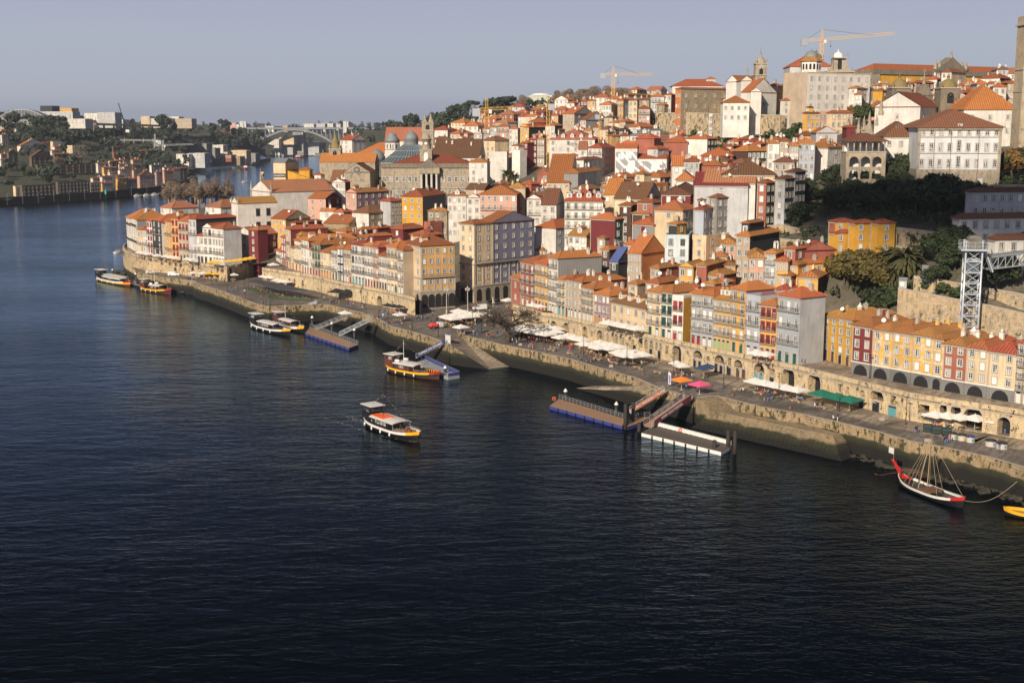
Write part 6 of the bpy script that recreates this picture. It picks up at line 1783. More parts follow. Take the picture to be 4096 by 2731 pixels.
def person(P,pose='stand',top='black',leg='navy',rz=0,where='on the promenade',group=None,h=1.0,label=None):
 b,hm=person_meshes(pose);o=bpy.data.objects.new('person',b);COL.objects.link(o);o.location=P;o.rotation_euler=(0,0,rz);o.scale=(h,h,h)
 for i,m in enumerate((CMAT[top],CMAT[leg],SKINM,CMAT['black' if leg!='white' else 'white'])):o.material_slots[i].link='OBJECT';o.material_slots[i].material=m
 place('hair',hm,o);PN.append((o,pose,top,leg,where,group));o['category']='person';return o
def crowd(ox,oy,txt,z,where,group,sc=2.94):
 rng=random.Random(len(PN)+3)
 for ln in txt.split(','):
  q=ln.split()
  if not q:continue
  pose={'s':'stand','w':'walk','t':'sit'}[q[2][0]]if len(q)>2 else rng.choice(('stand','walk'))
  top=q[3]if len(q)>3 else rng.choice(('black','black','navy','grey','red','white','beige','blue','olive','brown','black'))
  leg=q[4]if len(q)>4 else rng.choice(('black','navy','blue','grey','navy','beige'))
  if top==leg:leg='blue' if top!='blue' else 'black'
  P=PZ(ox+float(q[0])/sc,oy+float(q[1])/sc,z);person(P,pose,top,leg,rng.uniform(0,6.28),where,group,rng.uniform(.93,1.05))
crowd(350,750,"1520 1125,1607 1120,1625 1110,1692 1110,1708 1115,1690 1165 s red,1695 1222,1718 1225,1745 1212,1850 1250,1825 1335 t,2045 1325,2055 1300,2075 1300,2070 1380,2100 1382,2140 1330,2170 1322,1965 880,1650 1110",5.5,'on the west quay','people on the west quay')
crowd(1000,1000,"720 605,800 500,945 635,955 632,968 634,988 630,1000 628,1028 600,1050 620,1062 615,870 600,850 598,820 600 t,1152 638,1185 655,1215 668,1307 650,1322 690,1342 695,1465 800,1512 830 s black black,1475 825 t,1525 745 t,1540 748 t,1565 805 s white white,1590 762,1605 770,1593 870 s black black,1642 870,1690 865,1718 865,1735 895,1690 815 s navy,1785 880,1820 815 s red white,1885 925,1910 860,1965 820,1985 835,2020 825,2070 810,2035 822,2015 745,2135 885 s black black,2170 860,2200 840",5.5,'by the gangways west of the square','people west of the square')
crowd(1700,950,"385 1125 s navy,432 1122,447 1118 s blue,570 1152 s beige beige,615 1155 s black black,728 1192 s orange,742 1190 s black,800 1190 s red,850 1170,1027 1250 s white,1045 1265,1060 1240,1075 1245,1110 1230 s white,1195 1255 t,1220 1300,1238 1308,1252 1280,1265 1310,1410 1352 s pink blue,1475 1320 t,1520 1330 t,1560 1335 t,1575 1310,1690 1360 t,1740 1380 t,1755 1380 t,1805 1440 t black black,1895 1470 s black black,1945 1460 s brown,2005 1440 t,2030 1440 t,550 848 s red,530 820,640 780 t,815 800 s white white,10 955,30 960,140 1000,175 990,200 960,400 1000,430 1000,350 985 t,310 1000 t,260 1010,370 960 t,90 930",5.5,'between the square and the bare tree','people around the square')
crowd(2100,1250,"720 590 s navy blue,770 592 s brown,982 590 t white,1003 592 t red,1370 680 t black,1525 695 t olive,1515 645 s navy blue,1645 788 s navy,1580 600 t,1780 770 t beige,1895 915 s blue blue,1925 780,1945 790,1955 790,2000 935 s black blue,2055 935 s black,460 380 t white,1080 530 t black,480 370 t",5.5,'near the orange and pink parasols','people along the middle quay')
crowd(2700,1300,"770 790 t beige blue,800 790 t white,1048 892 s navy beige,1092 895 w black blue,1120 885 w black,1135 885 w black blue,1480 890 s black,1500 895 s black,1640 975 t white,1665 975 t black,1680 960 t,1858 1125 t white black,1910 1130 s black white,18 615 s",5.5,'on the quay between the steps and the green parasols','people on the eastern quay')
crowd(3296,1300,"1075 1278 w black,1095 1275 w navy,1398 1365 s black,1438 1395 w black,1482 1385 w red blue 0,2060 1465 s black blue,2125 1275 s black black,2190 1270 s navy,2250 1295 s navy,1505 1170 s,1645 1168 t,1690 1195 t white,1750 1195 t red,1795 1190 t black,1860 1190 t,2030 1200 s black black,1980 1195 t,1230 1120 t black",5.5,'beside the bins and the white parasols','people at the eastern end')
crowd(2700,1300,"1490 485 s grey,1525 488 s black black",10.3,'on the upper street beside the tall grey end wall','couple on the upper street')
crowd(1000,1000,"228 205,240 200",10.3,'at the upper end of the long terrace','couple by the terrace')
crowd(2700,1300,"0 0 s",5.5,'','')if False else None
rs=random.Random(77);picks=[u for u in UMB if u[3]in('wood','dark','teal')]
for u in picks:
 if rs.random()<.75:
  g=' '.join(('seated guest beneath the '+u[6]).split()[:10])
  for _ in range(rs.choice((1,2,2))):
   a=rs.uniform(0,6.28);person(Vector((u[0]+.75*math.cos(a),u[1]-1.3+.6*math.sin(a),u[2])),'sit',rs.choice(list(CMAT)),rs.choice(('navy','black','blue')),rs.uniform(0,6.28),' '.join(('beneath the '+u[6]).split()[:11]),'guests, '+(u[7]or u[6]))
def label_people():
 by={}
 names=dict(stand='standing',walk='walking',sit='seated')
 for o,pose,top,leg,where,g in PN:
  lab=' '.join(f"{names[pose]} person in {top} top {where}".split()[:16]);by.setdefault((lab,g),[]).append((o,leg))
 for(lab,g),v in by.items():
  legs={}
  for o,leg in v:legs.setdefault(leg,[]).append(o)
  for leg,os_ in legs.items():
   l2=lab if len(legs)==1 else ' '.join(lab.replace(' top ',f' top, {leg} trousers, ').split()[:16])
   for k,o in enumerate(os_):o['label']=l2;
   if g:
    for o in os_:o['group']=g
label_people()
# street lamps --------------------------------------------------------
def lamp_meshes(kind):
 m=MB();hd=MB();h=5.6
 m.tube((0,0,0),(0,0,h),.09,.06,8,IRON);m.lathe([(.17,0),(.17,.5),(.1,.6)],8,IRON)
 if kind=='modern':
  m.bar((-.35,0,h),(.35,0,h),.08,IRON)
  for x in(-.4,.4):hd.box(x,0,h-.03,.42,.2,.1,IRON)
  hd.box(0,0,h,.3,.3,.12,IRON)
 else:
  m.lathe([(.3,0),(.3,.8),(.16,1.0),(.12,h+.4)],8,STONE_T)
  for k in range(4):
   a=k*math.pi/2;x,y=.7*math.cos(a),.7*math.sin(a);m.bar((0,0,h-.3),(x,y,h),.06,IRON);hd.lathe([(.1,h),(.2,h+.45),(.24,h+.5),(.03,h+.72)],6,plain('lamp_glass',(.55,.55,.5),.3),x,y)
  hd.lathe([(.1,h+.4),(.2,h+.9),(.24,h+.95),(.03,h+1.2)],6,plain('lamp_glass',(.55,.55,.5),.3))
 return m.mesh('post'),hd.mesh('lantern')
LMM={k:lamp_meshes(k)for k in('modern','ornate')}
def lamps(pts,label,group,kind='modern',z=5.5,h=1.0):
 for P in pts:
  o=thing('street_lamp',label,'street lamp',(P.x,P.y,z),rad(-57),group);a=place('post',LMM[kind][0],o,sc=(1,1,h));place('lantern',LMM[kind][1],a)
LAMPS=[(350,750,[(1330,1075),(1460,1145),(1650,1225),(1855,1305),(2150,1385),(1890,1085)],'slim dark lamp post on the west quay below the bastion houses'),(1000,1000,[(190,358),(405,395),(635,455),(840,560),(1058,592)],'slim dark lamp post in the row before the old town wall'),(1000,1000,[(1315,645),(1365,752),(1625,880),(1908,948),(2215,1022)],'slim dark lamp post between the basin and the square'),(1700,950,[(560,1108),(1398,1295),(1865,1400)],'slim dark lamp post near the bare tree and shaded cafe'),(2100,1250,[(1197,632),(1747,752),(2335,882)],'slim dark lamp post along the quay under the arcaded wall'),(2700,1300,[(1218,868),(1930,1015)],'slim dark lamp post before the white and green parasols'),(3296,1300,[(960,1170),(1915,1262)],'slim dark lamp post near the rubbish bins')]
for ox,oy,l,lab in LAMPS:lamps(T(ox,oy,l,5.5),lab,'lamps '+lab.split(' post ')[1])
lamps(T(1700,950,[(255,892)],5.5),'ornate four-armed lamp on the square before the orange block',None,'ornate',h=1.25)
lamps(T(1700,950,[(503,882)],5.5),'ornate four-armed lamp on the square before the cream and purple block',None,'ornate',h=1.25)
lamps(T(3296,1300,[(535,625)],10.3),'lamp post on the upper street before the peeling yellow houses',None,z=10.3,h=.9)
# benches and stones ----------------------------------------------------
def benches():
 m=MB();m.box(0,0,.28,2.8,.55,.14,WOODL);q=MB();q.box(-.9,0,0,.3,.45,.28,STONE_T);q2=MB();q2.box(.9,0,0,.3,.45,.28,STONE_T);ms=(m.mesh('seat'),q.mesh('leg'),q2.mesh('leg'))
 L=T(2100,1250,[(860,550),(1050,600),(1320,655),(1560,712),(540,490)],5.5)+T(2700,1300,[(740,770),(980,810),(1420,905),(1720,975),(350,690)],5.5)+T(1700,950,[(1710,1370),(2020,1440),(1490,1330)],5.5)
 for i,P in enumerate(L):
  o=thing('bench','long low wooden bench on stone feet along the promenade','bench',P,rad(-54),'promenade benches');place('seat',ms[0],o);place('leg',ms[1],o);place('leg',ms[2],o)
 m=MB();m.box(0,0,0,.9,.6,.5,KERB);m.box(0,0,.5,.7,.45,.12,KERB);sm=m.mesh('stone_block')
 for P in T(2100,1250,[(1012,640)],5.5)+T(3296,1300,[(680,1120),(1212,1370)],5.5)+T(1700,950,[(1120,1268)],5.5):tag(place('stone_block',sm,None,P,.3),'pale rectangular stone block seat standing on the dark paving','stone seat','stone block seats')
 m=MB();m.lathe([(.28,0),(.3,.25),(.22,.3),(.34,.5),(.3,.6)],10,plain('rusty_bollard',(.16,.09,.05),.7));bm=m.mesh('mooring_bollard')
 for P in T(2100,1250,[(1387,730)],5.5)+T(2700,1300,[(678,830),(1353,985)],5.5)+T(350,750,[(1410,1095)],5.5):tag(place('mooring_bollard',bm,None,P),'squat mooring bollard set back from the quay edge','bollard','mooring bollards')
benches()
# bins ------------------------------------------------------------------
def bins():
 for i,(x,y)in enumerate([(1222,1255),(1322,1278),(1440,1300)]):
  P=PZ(3296+x/2.94,1300+y/2.94,5.5);o=thing('rubbish_container',('first','middle','last')[i]+' of three big dark green rubbish containers on the quay','rubbish container',P,rad(-12),'green rubbish containers');g=plain('container_green',(.02,.035,.035),.45)
  m=MB();m.box(0,0,.1,1.75,1.3,1.15,g);m.build('body',o);m=MB();m.lathe([(.66,-.88),(.66,.88)],16,g);l=m.build('lid',o,(0,0,1.22));l.rotation_euler=(0,math.pi/2,0);l.scale=(.62,1,1)
 for i,(x,y)in enumerate([(1515,1335),(1620,1352),(1720,1372),(1960,1418),(2090,1448)]):
  P=PZ(3296+x/2.94,1300+y/2.94,5.5);r=.78 if i<3 else 1.0
  o=thing('waste_bank',('pale round underground bin with green sticker','pale round underground bin with yellow sticker','pale round underground bin with blue sticker and blue lid','larger round pale bin with black lid, fourth of the round bins','larger round bin nearest the picture edge, person before it')[i],'waste bin',P,0,'round waste bins')
  m=MB();m.lathe([(r,0),(r,.95)],20,plain('pale_concrete',(.50,.47,.42),.8));m.build('body',o);m=MB();m.lathe([(r+.04,.95),(r+.02,1.1),(r*.8,1.25),(.1,1.32)],20,plain('lid_navy',(.02,.05,.14),.4)if i==2 else IRON);m.build('lid',o)
  m=MB();m.box(0,-r-.01,.25,.34,.05,.45,plain('sticker%d'%i,((.05,.35,.12),(.7,.4,.03),(.05,.2,.5),(.1,.2,.35),(.1,.2,.35))[i]));m.build('sticker',o,(0,0,0),.25)
bins()
# vehicles ----------------------------------------------------------------
def wheel_at(o,x,y,r):
 m=MB();m.lathe([(r,-.11),(r,.11)],14,IRON);t=m.build('wheel',o,(x,y,r));t.rotation_euler=(math.pi/2,0,0)
 m=MB();m.lathe([(r*.55,-.125),(r*.55,.125)],10,GALV);m.build('rim',t)
def van(P,rz,col,label,kind='van',cat='van'):
 o=thing('parked_'+kind,label,cat,P,rz);L,Wd,Ht=dict(van=(4.5,1.8,1.85),car=(4.3,1.78,1.45),estate=(4.6,1.8,1.5))[kind]
 prof=dict(van=[(-2.2,.3),(2.25,.3),(2.25,.95),(1.4,1.15),(.85,1.8),(-2.15,1.85)],car=[(-2.1,.3),(2.1,.3),(2.12,.75),(1.1,.95),(.4,1.42),(-1.2,1.45),(-2.1,.95)],estate=[(-2.25,.3),(2.2,.3),(2.2,.8),(1.1,1.0),(.5,1.45),(-1.9,1.48),(-2.25,.95)])[kind]
 m=MB();n=len(prof);k=Wd/2;c=plain('paint_'+col,dict(white=(.72,.72,.70),black=(.012,.012,.014),red=(.5,.03,.02),grey=(.2,.2,.21))[col],.25)
 m.add([(x,-k*(1 if z<1.1 else .88),z)for x,z in prof]+[(x,k*(1 if z<1.1 else .88),z)for x,z in prof],[tuple(range(n)),tuple(range(2*n-1,n-1,-1))]+[((i+1)%n,i,n+i,n+(i+1)%n)for i in range(n)],c);m.build('body',o)
 for s in(-1,1):
  g=MB();a=prof[3];b=prof[4]
  g.quad((.95,s*(k*.95+.02),1.1),(a[0]-.1,s*(k*.95+.02),1.08),(b[0]-.05,s*(k*.88+.02),Ht-.2),(-.05,s*(k*.88+.02),Ht-.2),glass())if s>0 else g.quad((-.05,s*(k*.88+.02),Ht-.2),(b[0]-.05,s*(k*.88+.02),Ht-.2),(a[0]-.1,s*(k*.95+.02),1.08),(.95,s*(k*.95+.02),1.1),glass())
  if kind!='van':g.box(-.7,s*(k*.93),1.0,1.3,.08,.34,glass())
  g.build('side_window',o);
  for x in(-1.35,1.4):wheel_at(o,x,s*(k-.08),.32)
  h=MB();h.box(prof[1][0]-.02,s*k*.72,.62,.08,.3,.16,plain('headlight',(.8,.8,.75),.2));h.build('headlight',o)
 a,b=prof[3],prof[4];g=MB();g.quad((a[0]+.02,-k*.8,a[1]+.03),(a[0]+.02,k*.8,a[1]+.03),(b[0]+.03,k*.72,b[1]-.03),(b[0]+.03,-k*.72,b[1]-.03),glass());g.build('windscreen',o)
 return o
van(PZ(1700+645/2.94,950+850/2.94,5.5),rad(205),'white','small white delivery van parked on the square behind the parasols')
van(PZ(1700+800/2.94,950+772/2.94,6.0),rad(205),'black','black estate car beside the arcades of the purple block','estate','car')
van(PZ(350+1015/2.94,750+1040/2.94,5.5),rad(5),'white','white delivery van parked below the curved bastion wall')
van(PZ(350+1810/2.94,750+1025/2.94,5.5),rad(200),'white','white delivery van beside the lone parasol on the west square')
van(PZ(350+750/2.94,750+1012/2.94,5.5),rad(30),'white','white and red van at the narrow end of the low quay','car')
van(PZ(350+2030/2.94,750+835/2.94,9.5),rad(170),'white','white car in the shaded lane behind the yellow parasols','car','car')
van(PZ(350+2030/2.94,750+930/2.94,8.0),rad(160),'black','black car at the corner of the long terrace wall','car','car')
def truck():
 P=PZ(1000+2190/2.94,1000+925/2.94,5.5);o=thing('flatbed_truck','small white flatbed truck loaded with bright red sacks on the square','truck',P,rad(35))
 m=MB();m.box(1.3,0,.4,1.3,1.7,1.5,plain('paint_white',(.72,.72,.70),.25));m.build('cab',o);m=MB();m.box(1.98,0,1.1,.05,1.4,.6,glass());m.build('windscreen',o)
 m=MB();m.box(-.8,0,.6,2.9,1.8,.25,IRON);m.build('bed',o);m=MB();R=plain('red_sacks',(.70,.04,.03),.6)
 for i in range(5):
  for j in range(3):m.lathe([(.28,0),(.32,.3),(.25,.7),(.05,.8)],7,R,-1.95+i*.55,-.55+j*.55)
 m.build('load',o,(0,0,.85))
 for x in(-1.4,1.3):
  for s in(-1,1):wheel_at(o,x,s*.8,.34)
truck()
def small_quay_things():
 P=PZ(1000+2010/2.94,1000+715/2.94,5.6);o=thing('phone_box','red telephone box at the corner of the orange block','telephone box',P,.3);r=plain('phone_red',(.55,.03,.03),.4)
 m=MB()
 for x in(-.45,.45):
  for y in(-.45,.45):m.box(x,y,0,.12,.12,2.3,r)
 m.box(0,0,0,1,1,.35,r);m.box(0,0,2.25,1.05,1.05,.25,r);m.lathe([(.5,2.5),(.3,2.65),(.05,2.7)],8,r);m.build('frame',o);m=MB();m.box(0,0,.35,.86,.86,1.9,glass());m.build('glazing',o)
 P=PZ(1000+1975/2.94,1000+712/2.94,5.6);m=MB();m.box(0,0,0,.9,.6,1.3,GALV);m.box(0,0,1.3,1,.7,.08,GALV);tag(m.build('junction_box',None,P),'grey metal junction cabinet beside the red telephone box','cabinet')
 P=PZ(1700+640/2.94,950+1125/2.94,5.5);m=MB();m.box(0,0,0,1.3,.35,2.9,BLACK);m.box(0,-.19,.5,1.1,.03,2.1,plain('poster_dark',(.05,.06,.08),.3));tag(m.build('notice_pillar',None,P,-.3),'tall black notice pillar beside the seated cafe crowd','information pillar')
 P=PZ(2100+1682/2.94,1250+875/2.94,5.5);o=thing('feather_banner','tall narrow white and blue advertising banner by the gangway head','banner',P,-.2);m=MB();m.tube((0,0,0),(0,0,3.6),.03,n=5,mat=GALV);m.build('pole',o)
 m=MB();m.quad((.02,0,.7),(.62,0,.6),(.62,0,3.2),(.02,0,3.6),plain('banner_white',(.62,.64,.7)));m.box(.32,-.02,.9,.36,.01,1.9,plain('banner_blue',(.15,.2,.45)));m.build('flag',o)
 P=PZ(1700+1710/2.94,950+1310/2.94,5.5);m=MB();m.box(0,-.2,0,.6,.05,1.0,plain('red_board',(.5,.03,.04)));m.box(0,.2,0,.6,.05,1.0,plain('red_board',(.5,.03,.04)));m.box(0,0,.98,.6,.42,.04,plain('red_board',(.5,.03,.04)));tag(m.build('menu_board',None,P,-.8),'red folding menu board before the white parasols','menu board')
 P=PZ(1943,1392,3.2);m=MB();m.add([(-2.3,-.6,0),(2.0,-.7,0),(2.4,0,0),(2.0,.7,0),(-2.3,.6,0),(-2.0,-.3,.55),(1.7,-.25,.6),(1.7,.25,.6),(-2.0,.3,.55)],[(0,1,6,5),(1,2,6),(2,3,7),(2,7,6),(3,4,8,7),(5,6,7,8),(4,0,5,8)],plain('dinghy_white',(.72,.70,.64),.5));tag(m.build('upturned_dinghy',None,P,rad(-60)),'white dinghy lying upside down on the slipway','dinghy')
 A=PZ(1000+960/2.94,1000+470/2.94,8.6);B=PZ(1000+1205/2.94,1000+488/2.94,8.6);d=B-A;L=d.length;o=thing('black_canopy','black peaked restaurant canopy against the middle of the old town wall','canopy',(A.x,A.y,5.5),math.atan2(d.y,d.x));m=MB()
 for k in(0,1):x0,x1=L*k/2,L*(k+1)/2;m.add([(x0,-3,2.6),(x1,-3,2.6),(x1,2,3.0),(x0,2,3.0),((x0+x1)/2,-.5,3.9)],[(0,1,4),(1,2,4),(2,3,4),(3,0,4)],CANV['black'])
 m.build('fabric',o)
 for x in(.1,L/2,L-.1):m=MB();m.box(x,-2.9,0,.1,.1,2.6,IRON);m.build('post',o)
 c=[PZ(1000+x/2.94,1000+y/2.94,8.7)for x,y in((105,400),(500,440),(725,485),(670,480),(330,465),(240,350))]
 q=[PZ(1000+x/2.94,1000+y/2.94,8.7)for x,y in((-20,365),(330,468),(725,492),(470,425),(110,350))];P0=Vector((q[0].x,q[0].y,5.5));o=thing('terrace_pavilion','long open restaurant pavilion with flat dark roof on the west quay','pavilion',P0)
 m=MB();m.prism([(p.x-P0.x,p.y-P0.y)for p in q],3.2,3.4,plain('dark_roof_felt',(.06,.065,.07),.8),bottom=True);m.build('roof',o)
 for t in range(9):
  p=q[0].lerp(q[1],t/8)if t<5 else q[1].lerp(q[2],(t-4)/4);m=MB();m.box(p.x-P0.x,p.y-P0.y,0,.12,.12,3.2,IRON);m.build('post',o)
 m=MB();a,b,e=q[0],q[1],q[2]
 for s,e2 in((a,b),(b,e)):m.bar(s-P0-Vector((0,0,2.6)),e2-P0-Vector((0,0,2.6)),.5,plain('planter_green',(.04,.07,.025)),.8)
 m.build('planter',o)
 rr=random.Random(5)
 for i in range(46):
  t=rr.random();s=rr.random();p=q[0].lerp(q[1],t).lerp(q[4].lerp(q[3],t),s*.6)if i%2 else q[1].lerp(q[2],t).lerp(q[3],s*.3)
  person(Vector((p.x,p.y,5.5)),'sit',rr.choice(list(CMAT)),rr.choice(('navy','black')),rr.uniform(0,6),'under the dark flat pavilion roof','diners in the pavilion')
small_quay_things();label_people()
# ------------------------------------------------------------------ boats, pontoons, gangways
PC={k:plain('boat_'+k,c,.4)for k,c in dict(black=(.012,.013,.015),white=(.72,.71,.68),yellow=(.80,.42,.02),green=(.01,.05,.035),red=(.50,.025,.02),brown=(.11,.04,.03),blue=(.045,.06,.24),wood=(.34,.20,.11),orange=(.85,.14,.03),grey=(.35,.36,.38),cyan=(.15,.45,.7)).items()}
def hull(o,L,B,bands,fb,sb,ss,tips,fill=.75,deck='wood',n=18,z0=-.5):
 """bands: colours from keel to rail; fb freeboard, sb / ss extra rise of bow and stern; tips: colours of bow and stern top bands"""
 m=MB();K=len(bands)+1;rows=[]
 for i in range(n+1):
  t=i/n;x=(t-.5)*L
  w=B/2*(1-abs(2*t-1)**(2+fill*2))**.75+.02
  w=max(w,.04);s=fb+sb*max(0,(t-.55)/.45)**2.2+ss*max(0,(.4-t)/.4)**2.2;row=[]
  for k in range(K):
   f=k/(K-1);z=z0+(s-z0)*f;ww=w*(.55+.45*min(1,f*1.6)**.6)*(1+.05*f)
   row.append((x*(1-.06*(1-f)),ww,z))
  rows.append(row)
 for sd in(1,-1):
  for i in range(n):
   for k in range(K-1):
    q=[rows[i][k],rows[i+1][k],rows[i+1][k+1],rows[i][k+1]];c=bands[k]
    if k>=K-2 and i>=n-2 and tips[0]:c=tips[0]
    if k>=K-2 and i<2 and tips[1]:c=tips[1]
    pts=[(x,sd*y,z)for x,y,z in q];m.poly(pts if sd<0 else pts[::-1],PC[c])
 h=m.build('hull',o);d=MB()
 for i in range(n):
  a,b=rows[i][-1],rows[i+1][-1];z=-.45;d.quad((a[0],-a[1]*.97,a[2]+z),(b[0],-b[1]*.97,b[2]+z),(b[0],b[1]*.97,b[2]+z),(a[0],a[1]*.97,a[2]+z),PC[deck])
  for sd in(1,-1):d.bar((a[0],sd*a[1],a[2]+.03),(b[0],sd*b[1],b[2]+.03),.14,PC[bands[-1]if not(i>=n-3 and tips[0])else tips[0]],.07)
 d.build('deck',o);return rows
def bxp(o,name,cx,cy_,z,sx,sy,sz,mat,top=None):m=MB();m.box(0,0,0,sx,sy,sz,mat,top=top);return m.build(name,o,(cx,cy_,z))
def boat_at(st,bw,z=0):a,b=PZ(*st,z),PZ(*bw,z);d=b-a;return(a+b)/2,math.atan2(d.y,d.x),d.length
def rail(o,pts,h=.8,mat=None,name='railing',mid=2,post=1.4):
 m=MB();mat=mat or GALV
 for a,b in zip(pts,pts[1:]):
  a,b=Vector(a),Vector(b);L=(b-a).length;n=max(1,int(L/post))
  for k in range(1,mid+1):m.bar(a+Vector((0,0,h*k/mid)),b+Vector((0,0,h*k/mid)),.05,mat)
  for i in range(n+1):p=a.lerp(b,i/n);m.bar(p,p+Vector((0,0,h)),.05,mat)
 return m.build(name,o)
def bunting(o,a,b,n=12):
 m=MB();a,b=Vector(a),Vector(b);cs=['white','red','blue','yellow','white','green']
 m.bar(a,b,.03,IRON)
 for i in range(n):p=a.lerp(b,(i+.5)/n);m.add([p,p+Vector((.22,0,-.05)),p+Vector((.11,0,-.34))],[(0,1,2),(2,1,0)],PC[cs[i%6]])
 m.build('bunting',o)
def fenders(o,rows,idx,side):
 for i in idx:
  x,y,z=rows[i][-1];m=MB();m.lathe([(.04,0),(.2,.12),(.22,.5),(.15,.72),(.03,.8)],8,PC['white']);m.build('fender',o,(x,side*(y+.16),z-1.15))
def seats(o,x0,x1,ny,mat,z,w=3.2,dx=.85):
 m=MB();x=x0
 while x<x1:
  for j in range(ny):y=-w/2+w*(j+.5)/ny;m.box(x,y,z+.35,.42,.42,.06,mat);m.box(x-.2,y,z+.4,.05,.42,.45,mat)
  x+=dx
 m.build('seating',o)
def tour_boat(label,st,bw,col,top_white=True,wheel='brown',roof=(-.22,.18),rafts=None,B=4.6,seat=None,bands=None,tips=('red',None),mast=7.5,wl=.16,sb=.9,ss=.7,fb=1.35,name='tour_boat',flags=True,open_top=False,people=0):
 P,rz,L=boat_at(st,bw);L*=1.04;o=thing(name,label,'boat',P,rz,None)
 rows=hull(o,L,B,bands,fb,sb,ss,tips);ws=-L*.5+L*wl
 Wc=PC[wheel];bxp(o,'wheelhouse',-L*.36,0,fb-.3,L*wl,B*.62,3.6,Wc);r=bxp(o,'wheelhouse_roof',-L*.35,0,fb+3.3,L*wl+1.0,B*.72,.14,PC['white']if top_white else PC['brown'])
 m=MB();m.box(-L*.36+L*wl/2+.02,0,fb+2.1,.05,B*.52,.8,glass())
 for s in(-1,1):m.box(-L*.36,s*(B*.31+.02),fb+2.1,L*wl*.7,.05,.8,glass())
 m.build('wheelhouse_window',o)
 x0,x1=roof[0]*L,roof[1]*L;cz=fb+(1.5 if not open_top else 1.1)
 c=bxp(o,'cabin',(x0+x1)/2-(x1-x0)*.12,0,fb-.45,(x1-x0)*.76,B*.78,cz-fb+.45,Wc)
 m=MB();n=5
 for s in(-1,1):
  for i in range(n):m.box(x0+(x1-x0)*.7*(i+.5)/n,s*(B*.39+.02),fb+.35,(x1-x0)*.7/n*.72,.05,.75,glass())
 m.build('cabin_window',o)
 m=MB();N=6
 for i in range(N):
  y0,y1=-B*.46+B*.92*i/N,-B*.46+B*.92*(i+1)/N;z0,z1=[cz+.28*(1-(2*y/(B*.92))**2)for y in(y0,y1)]
  m.quad((x0-.3,y0,z0),(x1+.4,y0,z0),(x1+.4,y1,z1),(x0-.3,y1,z1),PC['white']);m.quad((x0-.3,y1,z1-.1),(x1+.4,y1,z1-.1),(x1+.4,y0,z0-.1),(x0-.3,y0,z0-.1),PC['white'])
 m.bar((x0,-B*.46,cz-.05),(x1+.4,-B*.46,cz-.05),.12,PC['white']);m.bar((x0,B*.46,cz-.05),(x1+.4,B*.46,cz-.05),.12,PC['white']);ro=m.build('roof',o)
 for s in(-1,1):bxp(o,'roof_post',x1+.2,s*B*.43,fb-.4,.08,.08,cz-fb+.4,GALV)
 if rafts=='orange':
  m=MB()
  for i in range(4):
   for j in range(3):m.box(x0+.6+i*1.2+(.5 if j>1 else 0),-B*.3+j*1.05,cz+.25,1.05,.8,.14,PC['orange'])
  m.build('life_float',o)
 elif rafts:
  for s in(-1,1):m=MB();m.lathe([(.05,-.7),(.36,-.62),(.38,.62),(.05,.7)],12,PC['white']);q=m.build('life_raft',o,(x0+.8,s*B*.3,cz+.55));q.rotation_euler=(0,math.pi/2,.2)
 if open_top:seats(o,x0+.3,x1,4,PC['white'],cz+.1,B*.7);rail(o,[(x0,-B*.44,cz+.1),(x1,-B*.44,cz+.1),(x1,B*.44,cz+.1),(x0,B*.44,cz+.1)],.8)
 m=MB();m.tube((0,0,0),(0,0,mast),.07,.04,6,PC['white' if wheel=='brown' else 'black']if name!='x' else None);mx_=x0+(x1-x0)*.22;m.build('mast',o,(mx_,0,fb))
 if flags:bunting(o,(mx_,0,fb+mast-.6),(L*.44,0,fb+sb*.8));bunting(o,(mx_,0,fb+mast-.6),(-L*.36,0,fb+3.6),8)
 if seat:seats(o,x1+.6,L*.38,4,seat,fb-.35,B*.62)
 rail(o,[(x1+.3,-B*.45,fb+.05),(L*.36,-B*.36,fb+.3)],.55);rail(o,[(x1+.3,B*.45,fb+.05),(L*.36,B*.36,fb+.3)],.55)
 fenders(o,rows,(3,6,9,12),-1);fenders(o,rows,(6,12),1)
 rr=random.Random(8);R3=Matrix.Rotation(rz,3,'Z')
 for i in range(people):
  q=Vector((rr.uniform(x1+.5,L*.4),rr.uniform(-1.2,1.2),fb-.4));person(P+R3@q,rr.choice(('sit','sit','stand')),rr.choice(('white','black','orange','red','beige')),'navy',rr.uniform(0,6),'on the open bow of the cruising tour boat','passengers on the cruising boat')
 return o,L
tour_boat('black and white tour boat under way mid-river with orange life floats on its white roof',(1466,1692),(1674,1768),'black',wheel='black',roof=(-.24,.17),rafts='orange',B=5.0,seat=PC['wood'],bands=['brown','black','black','white'],tips=('yellow','yellow'),people=9,mast=7)
tour_boat('brown tour boat moored at the blue-railed pontoon, empty dark seats on its open bow',(1548,1479),(1757,1518),'brown',rafts='white',roof=(-.24,.12),B=5.2,seat=PC['black'],bands=['brown','brown','green','yellow'],tips=('red',None))
tour_boat('black tour boat with yellow prow tips moored outermost below the lettered gangway',(1006,1306),(1160,1345),'black',wheel='black',roof=(-.2,.2),B=4.4,bands=['black','black','black','white'],tips=('yellow','yellow'),sb=1.1)
tour_boat('smaller black tour boat with yellow bow lying inside the other by the white gangways',(1100,1300),(1214,1331),'black',wheel='brown',roof=(-.2,.2),B=3.8,bands=['black','black','white'],tips=('yellow','yellow'),mast=6.5)
tour_boat('tour boat with open seated top deck and red bow, westernmost at the bastion',(389,1119),(521,1146),'black',wheel='black',roof=(-.2,.3),B=4.6,bands=['red','green','yellow','white'],tips=('red',None),open_top=True,flags=False)
